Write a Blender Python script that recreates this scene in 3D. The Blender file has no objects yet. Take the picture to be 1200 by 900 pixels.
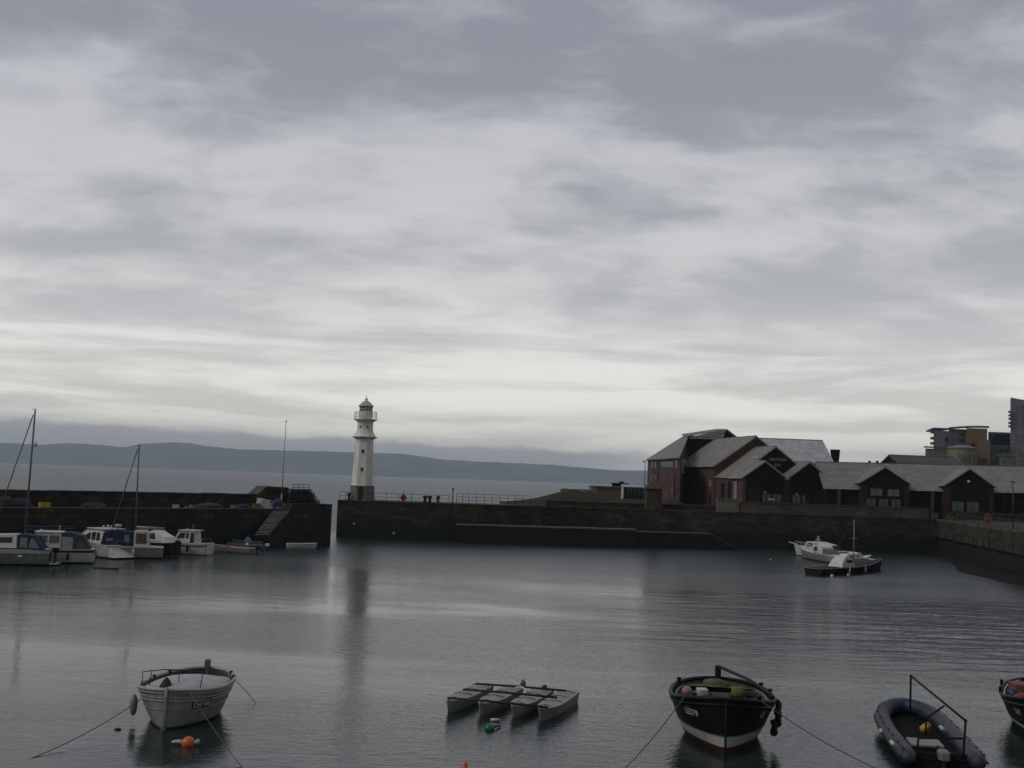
import bpy, math, random
from mathutils import Vector, Matrix, noise as mnoise
random.seed(7)
R = math.radians
SC = bpy.context.scene
COL = SC.collection

# ------------------------------------------------------------------ camera
F = 1300.0                    # focal length for a 1200 px wide picture
H = 8.0
PITCH = math.atan(112.2 / F)
ROLL = R(2.0)
FW = Vector((0, math.cos(PITCH), math.sin(PITCH)))
UP0 = Vector((0, -math.sin(PITCH), math.cos(PITCH)))
RT = Vector((1, 0, 0)) * math.cos(ROLL) + UP0 * math.sin(ROLL)
UP = UP0 * math.cos(ROLL) - Vector((1, 0, 0)) * math.sin(ROLL)
EYE = Vector((0, 0, H))
cam_d = bpy.data.cameras.new('camera'); cam = bpy.data.objects.new('camera', cam_d); COL.objects.link(cam)
m = Matrix((RT, UP, -FW)).transposed().to_4x4(); m.translation = EYE
cam.matrix_world = m
cam_d.sensor_width = 36; cam_d.lens = F / 1200 * 36; cam_d.clip_end = 30000; cam_d.clip_start = .1
SC.camera = cam

def ray(px, py): return FW * F + RT * (px - 600) - UP * (py - 450)
def W(px, py, Y):
    d = ray(px, py); return EYE + d * (Y / d.y)
def G(px, py, z=0.0):
    d = ray(px, py); return EYE + d * ((z - H) / d.z)
def proj(p):
    d = Vector(p) - EYE; zc = d.dot(FW); return 600 + F * d.dot(RT) / zc, 450 - F * d.dot(UP) / zc
def XatY(px, Y, z):
    a, b = -200.0, 200.0
    for _ in range(40):
        c = (a + b) / 2
        if proj((c, Y, z))[0] < px: a = c
        else: b = c
    return a
def zat(px, py, Y): return W(px, py, Y).z

# ------------------------------------------------------------------ materials
class NT:
    def __init__(s, tree): s.t = tree; s.n = tree.nodes; s.l = tree.links
    def add(s, typ, ins=None, **props):
        nd = s.n.new(typ)
        for k, v in props.items(): setattr(nd, k, v)
        for k, v in (ins or {}).items():
            if isinstance(v, bpy.types.NodeSocket): s.l.new(v, nd.inputs[k])
            else: nd.inputs[k].default_value = v
        return nd
    def math(s, op, a, b=0.0, c=0.0, clamp=False):
        nd = s.n.new('ShaderNodeMath'); nd.operation = op; nd.use_clamp = clamp
        for i, v in enumerate((a, b, c)):
            if isinstance(v, bpy.types.NodeSocket): s.l.new(v, nd.inputs[i])
            else: nd.inputs[i].default_value = v
        return nd.outputs[0]
    def ramp(s, fac, stops, interp='LINEAR'):
        nd = s.n.new('ShaderNodeValToRGB'); s.l.new(fac, nd.inputs[0]); cr = nd.color_ramp; cr.interpolation = interp
        while len(cr.elements) < len(stops): cr.elements.new(.5)
        for e, (p, c) in zip(cr.elements, stops):
            e.position = p; e.color = (c, c, c, 1) if isinstance(c, (int, float)) else (*c, 1)
        return nd.outputs[0]
    def mix(s, fac, a, b, blend='MIX'):
        nd = s.n.new('ShaderNodeMix'); nd.data_type = 'RGBA'; nd.blend_type = blend
        for i, v in ((0, fac), (6, a), (7, b)):
            if isinstance(v, bpy.types.NodeSocket): s.l.new(v, nd.inputs[i])
            else: nd.inputs[i].default_value = v if i == 0 else (*v, 1)
        return nd.outputs[2]
    def maprange(s, v, a, b, c, d, smooth=True):
        nd = s.n.new('ShaderNodeMapRange'); nd.interpolation_type = 'SMOOTHSTEP' if smooth else 'LINEAR'
        s.l.new(v, nd.inputs[0])
        for i, x in enumerate((a, b, c, d)): nd.inputs[i + 1].default_value = x
        return nd.outputs[0]

def newmat(name):
    mt = bpy.data.materials.new(name); mt.use_nodes = True
    nt = NT(mt.node_tree); b = mt.node_tree.nodes['Principled BSDF']
    return mt, nt, b

MC = {}
def mat(name, col, rough=.6, var=.25, scale=3.0, metal=0.0, bump=0.0, stain=0.0, spec=.5):
    """painted or plain surface with uneven tone, streaks and grain"""
    if name in MC: return MC[name]
    mt, nt, b = newmat(name)
    tc = nt.add('ShaderNodeTexCoord').outputs['Object']
    n1 = nt.add('ShaderNodeTexNoise', {'Vector': tc, 'Scale': scale, 'Detail': 6.0, 'Roughness': .6}).outputs[0]
    f = nt.ramp(n1, [(.3, 1 - var), (.7, 1 + var * .6 if var < .6 else 1.3)])
    c = nt.mix(1.0, col, f, 'MULTIPLY')
    if stain:
        mp = nt.add('ShaderNodeMapping', {'Vector': tc, 'Scale': (4, 4, .7)}).outputs[0]
        n2 = nt.add('ShaderNodeTexNoise', {'Vector': mp, 'Scale': 1.6, 'Detail': 5.0}).outputs[0]
        sf = nt.ramp(n2, [(.5, 0.0), (.72, stain)])
        c = nt.mix(sf, c, (.06, .05, .035))
    nt.l.new(c, b.inputs['Base Color'])
    b.inputs['Roughness'].default_value = rough; b.inputs['Metallic'].default_value = metal
    b.inputs['Specular IOR Level'].default_value = spec
    if bump:
        bp = nt.add('ShaderNodeBump', {'Height': n1, 'Strength': .5, 'Distance': bump}).outputs[0]
        nt.l.new(bp, b.inputs['Normal'])
    MC[name] = mt; return mt

def stone(name, c1, c2, mortar, bw=1.1, bh=.5, weed=True, weedz=2.4, bump=.05):
    mt, nt, b = newmat(name)
    uv = nt.add('ShaderNodeTexCoord').outputs['UV']
    pos = nt.add('ShaderNodeNewGeometry').outputs['Position']
    wob = nt.add('ShaderNodeTexNoise', {'Vector': pos, 'Scale': .8, 'Detail': 3.0}).outputs[1]
    uvw = nt.add('ShaderNodeMixRGB', {'Fac': .06, 'Color1': uv, 'Color2': wob}, blend_type='ADD').outputs[0]
    br = nt.add('ShaderNodeTexBrick', {'Vector': uvw, 'Color1': (*c1, 1), 'Color2': (*c2, 1), 'Mortar': (*mortar, 1), 'Scale': 1.0,
                'Mortar Size': .02, 'Mortar Smooth': .3, 'Bias': 0.0, 'Brick Width': bw, 'Row Height': bh})
    br.offset = .5
    n = nt.add('ShaderNodeTexNoise', {'Vector': pos, 'Scale': .35, 'Detail': 8.0, 'Roughness': .65}).outputs[0]
    n3 = nt.add('ShaderNodeTexNoise', {'Vector': pos, 'Scale': 5.0, 'Detail': 6.0, 'Roughness': .7}).outputs[0]
    c = nt.mix(1.0, br.outputs[0], nt.ramp(n, [(.25, .45), (.75, 1.5)]), 'MULTIPLY')
    c = nt.mix(1.0, c, nt.ramp(n3, [(.25, .6), (.75, 1.35)]), 'MULTIPLY')
    if weed:
        z = nt.add('ShaderNodeSeparateXYZ', {'Vector': pos}).outputs[2]
        zz = nt.math('ADD', z, nt.math('MULTIPLY', nt.math('SUBTRACT', n, .5), 2.6))
        wf = nt.maprange(zz, weedz - .9, weedz + .5, .92, 0.0)
        c = nt.mix(wf, c, (.010, .011, .008))
        nt.l.new(nt.math('SUBTRACT', .92, nt.math('MULTIPLY', wf, .3)), b.inputs['Roughness'])
    else: b.inputs['Roughness'].default_value = .9
    nt.l.new(c, b.inputs['Base Color'])
    b.inputs['Specular IOR Level'].default_value = .25
    hh = nt.math('ADD', br.outputs['Fac'], nt.math('MULTIPLY', n3, -.9))
    bp = nt.add('ShaderNodeBump', {'Height': hh, 'Strength': .6, 'Distance': -bump}).outputs[0]
    nt.l.new(bp, b.inputs['Normal'])
    MC[name] = mt; return mt

M_PIER = stone('pier_stone', (.058, .048, .034), (.022, .020, .016), (.009, .008, .006))
M_QUAY = stone('quay_stone', (.066, .055, .039), (.028, .025, .019), (.011, .010, .008))
M_LEDGE = mat('ledge_stone', (.15, .13, .10), .9, .5, 1.3, bump=.03, stain=.5)
M_PARAPET = stone('parapet_stone', (.10, .09, .072), (.075, .068, .055), (.04, .036, .03), 1.4, .6, weed=False)
M_BRICK = stone('red_brick', (.098, .047, .040), (.074, .037, .032), (.10, .07, .06), .45, .15, weed=False, bump=.01)
M_TOWERSTONE = stone('tower_base_stone', (.22, .19, .165), (.17, .15, .13), (.10, .09, .08), .7, .35, weed=False, bump=.02)
M_CLAD = mat('dark_cladding', (.016, .011, .010), .9, .3, 1.0, spec=.1)
M_BRICKD = stone('shaded_red_brick', (.050, .018, .015), (.040, .015, .013), (.03, .02, .018), .45, .15, weed=False, bump=.01)  # red brick with shade put into its colour, for fronts and recess

def roofmat(name, col, rows=.35):
    mt, nt, b = newmat(name)
    uv = nt.add('ShaderNodeTexCoord').outputs['UV']
    br = nt.add('ShaderNodeTexBrick', {'Vector': uv, 'Color1': (*[x * 1.12 for x in col], 1), 'Color2': (*[x * .88 for x in col], 1),
                'Mortar': (*[x * .5 for x in col], 1), 'Scale': 1.0, 'Mortar Size': .012, 'Brick Width': .45, 'Row Height': rows})
    pos = nt.add('ShaderNodeNewGeometry').outputs['Position']
    n = nt.add('ShaderNodeTexNoise', {'Vector': pos, 'Scale': .5, 'Detail': 8.0, 'Roughness': .7}).outputs[0]
    c = nt.mix(1.0, br.outputs[0], nt.ramp(n, [(.3, .72), (.7, 1.22)]), 'MULTIPLY')
    nt.l.new(c, b.inputs['Base Color']); b.inputs['Roughness'].default_value = .75
    b.inputs['Specular IOR Level'].default_value = .3
    return mt
M_SLATE = roofmat('grey_slate', (.22, .212, .188))
M_SLATEB = roofmat('blue_grey_slate', (.42, .42, .43))
M_SLATED = roofmat('dark_slate', (.075, .072, .072))

def glassmat(name, col=(.02, .024, .028), rough=.12):
    if name in MC: return MC[name]
    mt, nt, b = newmat(name); b.inputs['Base Color'].default_value = (*col, 1); b.inputs['Roughness'].default_value = rough
    b.inputs['Specular IOR Level'].default_value = .7
    MC[name] = mt; return mt
M_GLASS = glassmat('window_glass')
M_BARGE = mat('barge_board_paint', (.32, .31, .29), .6)
M_WHITE = mat('white_gelcoat', (.62, .62, .59), .3, .12, 2.0, stain=.35)
M_WHITE2 = mat('white_lighthouse_paint', (.78, .77, .71), .6, .14, .8, stain=.42)
M_CREAM = mat('cream_hull_paint', (.33, .31, .24), .4, .15, 2.0, stain=.35)
M_OLDWHITE = mat('weathered_white_paint', (.25, .262, .246), .5, .2, 3.0, stain=.5)
M_NAVY = mat('navy_canvas', (.018, .022, .052), .85, .3, 4)
M_TEAL = mat('teal_canvas', (.025, .058, .068), .85, .3, 4)
M_BLUEC = mat('blue_sail_cover', (.012, .022, .07), .85, .3, 4)
M_BLACK = mat('black_hull_paint', (.005, .005, .006), .5, .3, 3, spec=.25)
M_RUBBER = mat('black_rubber', (.011, .011, .012), .8, spec=.2)
M_RED = mat('red_paint', (.20, .018, .025), .5, .2, 3)
M_ORANGE = mat('orange_float', (.62, .12, .03), .45, .12, 6)
M_YELLOW = mat('yellow_plastic', (.42, .30, .02), .5, .2, 5)
M_GREEN = mat('green_float', (.01, .10, .05), .4, .2, 5)
M_WOOD = mat('varnished_wood', (.13, .05, .02), .5, .3, 5)
M_GREYWOOD = mat('grey_timber', (.12, .11, .085), .85, .35, 5, bump=.01)
M_OLIVE = mat('olive_bottom_boards', (.075, .07, .035), .9, .5, 6, bump=.01)
M_DARKWOOD = mat('dark_timber', (.02, .016, .012), .8, .4, 6, bump=.01)
M_STEEL = mat('galvanised_steel', (.22, .22, .22), .45, .2, 5, metal=.6)
M_DSTEEL = mat('dark_steel', (.03, .032, .035), .5, .3, 5, metal=.3)
M_MAST = mat('anodised_mast', (.10, .10, .105), .5, .1, 3)
M_PALEMAST = mat('weathered_pale_mast', (.26, .25, .19), .5, .1, 3)
M_ROPE = mat('mooring_rope', (.09, .085, .065), .95, .3, 12)
M_PALEROPE = mat('pale_rope', (.26, .27, .24), .95, .3, 12)
M_RIB = mat('grey_hypalon', (.027, .033, .045), .55, .25, 2.2, stain=.3)
M_RIBL = mat('faded_blue_hypalon', (.016, .028, .058), .55, .25, 2.2)
M_TARP = mat('white_tarpaulin', (.42, .42, .42), .7, .22, 1.6, bump=.10, stain=.35)
M_PONT = mat('pale_fibreglass', (.25, .25, .225), .55, .25, 2.4, stain=.6)
M_ANTIF = mat('red_antifouling', (.045, .011, .010), .6, .4, 4)
M_HWHITE = mat('hull_band_white', (.42, .42, .40), .45, .15, 4, stain=.3)
M_GREENL = mat('green_line_paint', (.01, .13, .07), .5)
M_INNER = mat('red_brown_inner_paint', (.045, .022, .018), .7, .35, 4)
M_PINK = mat('faded_pink_float', (.30, .19, .14), .5, .25, 5)
M_NET = mat('fishing_net', (.03, .035, .03), .95, .5, 7, bump=.02)
M_PLASTICW = mat('white_plastic_box', (.52, .54, .55), .5, .15, 4, stain=.2)
M_BLUEP = mat('blue_plastic', (.012, .022, .06), .5, .2, 4)
M_YG = mat('lime_plastic', (.13, .14, .02), .5, .2, 4)
M_CONC = mat('pale_concrete', (.17, .155, .13), .9, .35, .9, bump=.02, stain=.4)
M_TARMAC = mat('quay_tarmac', (.05, .047, .043), .95, .35, .6, bump=.01)

# ------------------------------------------------------------------ mesh builder
class MB:
    def __init__(s): s.v = []; s.f = []; s.mi = []; s.sm = []; s.mats = []
    def _m(s, mt):
        if mt not in s.mats: s.mats.append(mt)
        return s.mats.index(mt)
    def poly(s, pts, mt, smooth=False):
        b = len(s.v); s.v += [Vector(p) for p in pts]; s.f.append(tuple(range(b, b + len(pts)))); s.mi.append(s._m(mt)); s.sm.append(smooth)
        return s
    def mesh(s, vs, fs, mt, smooth=False):
        b = len(s.v); s.v += [Vector(p) for p in vs]; k = s._m(mt)
        for f in fs: s.f.append(tuple(i + b for i in f)); s.mi.append(k); s.sm.append(smooth)
        return s
    def box(s, lo, hi, mt, rz=0, bev=0.0, taper=0.0, origin=None):
        x0, y0, z0 = lo; x1, y1, z1 = hi; cx, cy = (x0 + x1) / 2, (y0 + y1) / 2
        def P(x, y, z):
            if rz:
                c, q = math.cos(rz), math.sin(rz); dx, dy = x - cx, y - cy
                return (cx + dx * c - dy * q, cy + dx * q + dy * c, z)
            return (x, y, z)
        if not bev:
            t = taper
            vs = [P(x0, y0, z0), P(x1, y0, z0), P(x1, y1, z0), P(x0, y1, z0), P(x0 + t, y0 + t, z1), P(x1 - t, y0 + t, z1), P(x1 - t, y1 - t, z1), P(x0 + t, y1 - t, z1)]
            fs = [(3, 2, 1, 0), (4, 5, 6, 7), (0, 1, 5, 4), (1, 2, 6, 5), (2, 3, 7, 6), (3, 0, 4, 7)]
            return s.mesh(vs, fs, mt)
        b = bev
        def ring(i, z): return [P(x0 + i, y0 + i + b, z), P(x0 + i + b, y0 + i, z), P(x1 - i - b, y0 + i, z), P(x1 - i, y0 + i + b, z), P(x1 - i, y1 - i - b, z), P(x1 - i - b, y1 - i, z), P(x0 + i + b, y1 - i, z), P(x0 + i, y1 - i - b, z)]
        rs = ring(b * .7, z0) + ring(0, z0 + b * .7) + ring(taper, z1 - b * .7) + ring(taper + b * .7, z1)
        fs = [tuple(range(7, -1, -1)), tuple(range(24, 32))]
        for k in range(3):
            for i in range(8): fs.append((k * 8 + i, k * 8 + (i + 1) % 8, k * 8 + 8 + (i + 1) % 8, k * 8 + 8 + i))
        return s.mesh(rs, fs, mt)
    def prism(s, pts, z0, z1, mt, mtop=None, batter=0.0):
        n = len(pts); c = Vector((sum(p[0] for p in pts) / n, sum(p[1] for p in pts) / n))
        lo = [(p[0], p[1], z0) for p in pts]; hi = [(p[0], p[1], z1) for p in pts]
        ar = sum(pts[i][0] * pts[(i + 1) % n][1] - pts[(i + 1) % n][0] * pts[i][1] for i in range(n))
        if ar < 0: lo.reverse(); hi.reverse()
        for i in range(n):
            j = (i + 1) % n; s.poly([lo[i], lo[j], hi[j], hi[i]], mt)
        s.poly(hi, mtop or mt); s.poly(lo[::-1], mt); return s
    def tube(s, pts, r, mt, n=8, r2=None, smooth=True, caps=True):
        pts = [Vector(p) for p in pts]; k = len(pts); vs = []; fs = []
        prev = None
        for i, p in enumerate(pts):
            d = (pts[min(i + 1, k - 1)] - pts[max(i - 1, 0)])
            d = d.normalized() if d.length > 1e-9 else Vector((0, 0, 1))
            if prev is None:
                a = d.cross(Vector((0, 0, 1)));
                if a.length < .05: a = d.cross(Vector((1, 0, 0)))
            else:
                a = prev - d * prev.dot(d)
                if a.length < 1e-6: a = d.orthogonal()
            a.normalize(); prev = a; b = d.cross(a)
            rr = r if r2 is None else r + (r2 - r) * i / max(k - 1, 1)
            if callable(r): rr = r(i / (k - 1))
            for j in range(n):
                th = 2 * math.pi * j / n; vs.append(p + a * math.cos(th) * rr + b * math.sin(th) * rr)
        for i in range(k - 1):
            for j in range(n):
                j2 = (j + 1) % n; fs.append((i * n + j, i * n + j2, (i + 1) * n + j2, (i + 1) * n + j))
        if caps: fs.append(tuple(range(n - 1, -1, -1))); fs.append(tuple(range((k - 1) * n, k * n)))
        return s.mesh(vs, fs, mt, smooth)
    def lathe(s, prof, c, mt, n=24, smooth=True, rot0=0.0):
        vs = []; fs = []
        for (r, z) in prof:
            for j in range(n):
                th = rot0 + 2 * math.pi * j / n; vs.append((c[0] + r * math.cos(th), c[1] + r * math.sin(th), c[2] + z))
        for i in range(len(prof) - 1):
            for j in range(n):
                j2 = (j + 1) % n; fs.append((i * n + j, i * n + j2, (i + 1) * n + j2, (i + 1) * n + j))
        fs.append(tuple(range(n - 1, -1, -1))); fs.append(tuple(range((len(prof) - 1) * n, len(prof) * n)))
        return s.mesh(vs, fs, mt, smooth)
    def ball(s, c, r, mt, sx=1, sy=1, sz=1, n=12):
        prof = [(max(.001, r * math.sin(math.pi * i / n)), -r * math.cos(math.pi * i / n)) for i in range(n + 1)]
        b = len(s.v); s.lathe(prof, (0, 0, 0), mt, 2 * n)
        for i in range(b, len(s.v)):
            v = s.v[i]; s.v[i] = Vector((c[0] + v.x * sx, c[1] + v.y * sy, c[2] + v.z * sz))
        return s
    def slab(s, quad, th, mt, medge=None):
        q = [Vector(p) for p in quad]; nrm = (q[1] - q[0]).cross(q[2] - q[0]).normalized()
        if nrm.z < 0: q.reverse(); nrm = -nrm
        lo = [p - nrm * th for p in q]
        s.poly(q, mt); s.poly(lo[::-1], medge or mt)
        for i in range(len(q)):
            j = (i + 1) % len(q); s.poly([lo[i], lo[j], q[j], q[i]], medge or mt)
        return s
    def build(s, name, parent=None, loc=None):
        me = bpy.data.meshes.new(name); me.from_pydata([tuple(v) for v in s.v], [], s.f)
        for mt in s.mats: me.materials.append(mt)
        for p, k, sm in zip(me.polygons, s.mi, s.sm): p.material_index = k; p.use_smooth = sm
        uvl = me.uv_layers.new(name='UVMap')
        for p in me.polygons:
            n = p.normal
            t = Vector((-n.y, n.x, 0))
            t = Vector((1, 0, 0)) if t.length < .05 else t.normalized()
            b = n.cross(t) if abs(n.z) < .999 else Vector((0, 1, 0))
            for li in p.loop_indices:
                co = me.vertices[me.loops[li].vertex_index].co; uvl.data[li].uv = (co.dot(t), co.dot(b))
        me.update()
        o = bpy.data.objects.new(name, me); COL.objects.link(o)
        if parent: o.parent = parent
        if loc: o.location = loc
        return o

def tag(o, label, cat, group=None):
    o['label'] = label; o['category'] = cat
    if group: o['group'] = group
    return o
def struct(o, kind='structure'): o['kind'] = kind; return o
def thing(name, label, cat, loc=(0, 0, 0), rz=0, group=None):
    o = bpy.data.objects.new(name, None); COL.objects.link(o); o.empty_display_size = .3
    o.location = loc; o.rotation_euler = (0, 0, rz); return tag(o, label, cat, group)
def dup(root, loc, rz=None, label=None, group=None, scale=None):
    r = root.copy(); COL.objects.link(r); r.location = loc
    if rz is not None: r.rotation_euler = (0, 0, rz)
    if scale: r.scale = (scale,) * 3
    if label: r['label'] = label
    if group: r['group'] = group
    for ch in list(root.children):
        c = ch.copy(); COL.objects.link(c); c.parent = r
        for g in list(ch.children):
            d = g.copy(); COL.objects.link(d); d.parent = c
    return r

def text_geo(txt, size):
    cu = bpy.data.curves.new('lettering', 'FONT'); cu.body = txt; cu.size = size; cu.resolution_u = 3
    cu.offset = size * .012
    o = bpy.data.objects.new('lettering', cu); COL.objects.link(o)
    dg = bpy.context.evaluated_depsgraph_get(); dg.update()
    me = bpy.data.meshes.new_from_object(o.evaluated_get(dg))
    vs = [v.co.copy() for v in me.vertices]; fs = [tuple(p.vertices) for p in me.polygons]
    bpy.data.objects.remove(o); bpy.data.curves.remove(cu); bpy.data.meshes.remove(me)
    return vs, fs

# ------------------------------------------------------------------ world
w = bpy.data.worlds.new('World'); SC.world = w; w.use_nodes = True
t = NT(w.node_tree); t.n.clear()
SUN_EL, SUN_AZ = R(38), R(-112)          # azimuth from +Y, negative = left of view
sky = t.add('ShaderNodeTexSky'); sky.sky_type = 'NISHITA'; sky.sun_disc = False
sky.sun_elevation = SUN_EL; sky.sun_rotation = SUN_AZ; sky.air_density = 1.5; sky.dust_density = 3
bg_sky = t.add('ShaderNodeBackground', {'Color': sky.outputs[0], 'Strength': .08})
gen = t.add('ShaderNodeTexCoord').outputs['Generated']
nrm = t.add('ShaderNodeVectorMath', {0: gen}, operation='NORMALIZE').outputs[0]
sp = t.add('ShaderNodeSeparateXYZ', {'Vector': nrm}); X, Y_, Z = sp.outputs
el = t.math('MULTIPLY', t.math('ARCSINE', Z), 57.2958)
az = t.math('MULTIPLY', t.math('ARCTAN2', X, Y_), 57.2958)
zc = t.math('ADD', t.math('MAXIMUM', Z, 0.0), .30)
pl = t.add('ShaderNodeCombineXYZ', {'X': t.math('DIVIDE', X, zc), 'Y': t.math('DIVIDE', Y_, zc), 'Z': 3.1}).outputs[0]
mp1 = t.add('ShaderNodeMapping', {'Vector': pl, 'Rotation': (0, 0, -.22), 'Scale': (1.65, 2.7, 1), 'Location': (7.35, 2.2, 0)}).outputs[0]
warp = t.add('ShaderNodeTexNoise', {'Vector': mp1, 'Scale': 1.7, 'Detail': 4.0, 'Roughness': .6}).outputs[1]
wv = t.add('ShaderNodeVectorMath', {0: warp, 1: (.5, .5, .5)}, operation='SUBTRACT').outputs[0]
wv = t.add('ShaderNodeVectorMath', {0: wv, 3: .40}, operation='SCALE').outputs[0]
mp2 = t.add('ShaderNodeVectorMath', {0: mp1, 1: wv}, operation='ADD').outputs[0]
big = t.add('ShaderNodeTexNoise', {'Vector': mp2, 'Scale': 1.15, 'Detail': 3.0, 'Roughness': .5}).outputs[0]
fine = t.add('ShaderNodeTexNoise', {'Vector': mp2, 'Scale': 2.6, 'Detail': 10.0, 'Roughness': .59}).outputs[0]
band = t.add('ShaderNodeCombineXYZ', {'X': t.math('MULTIPLY', az, .055), 'Y': t.math('MULTIPLY', el, .55), 'Z': 1.7}).outputs[0]
strat = t.add('ShaderNodeTexNoise', {'Vector': band, 'Scale': 1.0, 'Detail': 9.0, 'Roughness': .62, 'Distortion': .35}).outputs[0]
low = t.maprange(el, 3.0, 11.0, 1.0, 0.08)
cl_hi = t.math('ADD', t.math('MULTIPLY', big, .61), t.math('MULTIPLY', fine, .39))
cl = t.math('ADD', t.math('MULTIPLY', cl_hi, t.math('SUBTRACT', 1.0, low)), t.math('MULTIPLY', strat, low))
cl = t.math('SUBTRACT', cl, t.maprange(el, 12.0, 24.0, 0.0, .035))
dens = t.maprange(cl, .405, .60, 0.0, 1.0)
elr = t.math('DIVIDE', el, 90.0)
bright = t.ramp(elr, [(0, (1.28, 1.21, 1.07)), (.04, (1.22, 1.16, 1.05)), (.075, (.98, .96, .935)), (.12, (.70, .70, .705)), (.2, (.585, .59, .63)), (.30, (.51, .52, .575)), (1.0, (.52, .53, .58))])
dark = t.ramp(elr, [(0, (1.0, .94, .86)), (.04, (.86, .83, .77)), (.08, (.64, .64, .65)), (.11, (.50, .505, .53)), (.15, (.39, .40, .435)), (.22, (.30, .315, .365)), (.30, (.27, .285, .345)), (1.0, (.30, .31, .36))])
ccol = t.mix(dens, dark, bright)
# low cloud bank lying on the far hills, fading towards the right
bn = t.add('ShaderNodeTexNoise', {'Vector': t.add('ShaderNodeCombineXYZ', {'X': t.math('MULTIPLY', az, .35), 'Y': t.math('MULTIPLY', el, .8), 'Z': 0.0}).outputs[0], 'Scale': 1.0, 'Detail': 8.0, 'Roughness': .6}).outputs[0]
edge = t.math('ADD', 1.75, t.math('MULTIPLY', t.math('SUBTRACT', bn, .5), 1.0))
edge = t.math('SUBTRACT', edge, t.math('MULTIPLY', t.math('ADD', az, 5.0), .015))
bm = t.maprange(t.math('SUBTRACT', el, edge), -.22, .16, 1.0, 0.0)
bfade = t.maprange(az, 2.0, 12.0, 1.0, .10)
bcol = t.ramp(t.math('DIVIDE', el, 2.4), [(.1, (.36, .37, .39)), (.5, (.42, .42, .43)), (.85, (.56, .54, .53))])
ccol = t.mix(t.math('MULTIPLY', bm, bfade), ccol, bcol)
# sky dimmed behind the viewer, slightly overhead, to darken camera-facing surfaces
back = t.maprange(Y_, .45, -.4, 1.0, .45)
over = t.maprange(Z, .45, .95, 1.0, .95)
stren = t.math('MULTIPLY', back, over)
bg_cl = t.add('ShaderNodeBackground', {'Color': ccol, 'Strength': stren})
mx = t.add('ShaderNodeMixShader', {0: .95, 1: bg_sky.outputs[0], 2: bg_cl.outputs[0]})
wo = t.add('ShaderNodeOutputWorld'); t.l.new(mx.outputs[0], wo.inputs[0])

sd = bpy.data.lights.new('sun', 'SUN'); sd.energy = .85; sd.angle = R(20); sd.color = (1, .96, .90)
so = bpy.data.objects.new('sun', sd); COL.objects.link(so)
sdir = Vector((math.sin(SUN_AZ) * math.cos(SUN_EL), math.cos(SUN_AZ) * math.cos(SUN_EL), math.sin(SUN_EL)))
so.rotation_euler = sdir.to_track_quat('Z', 'Y').to_euler()

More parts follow.
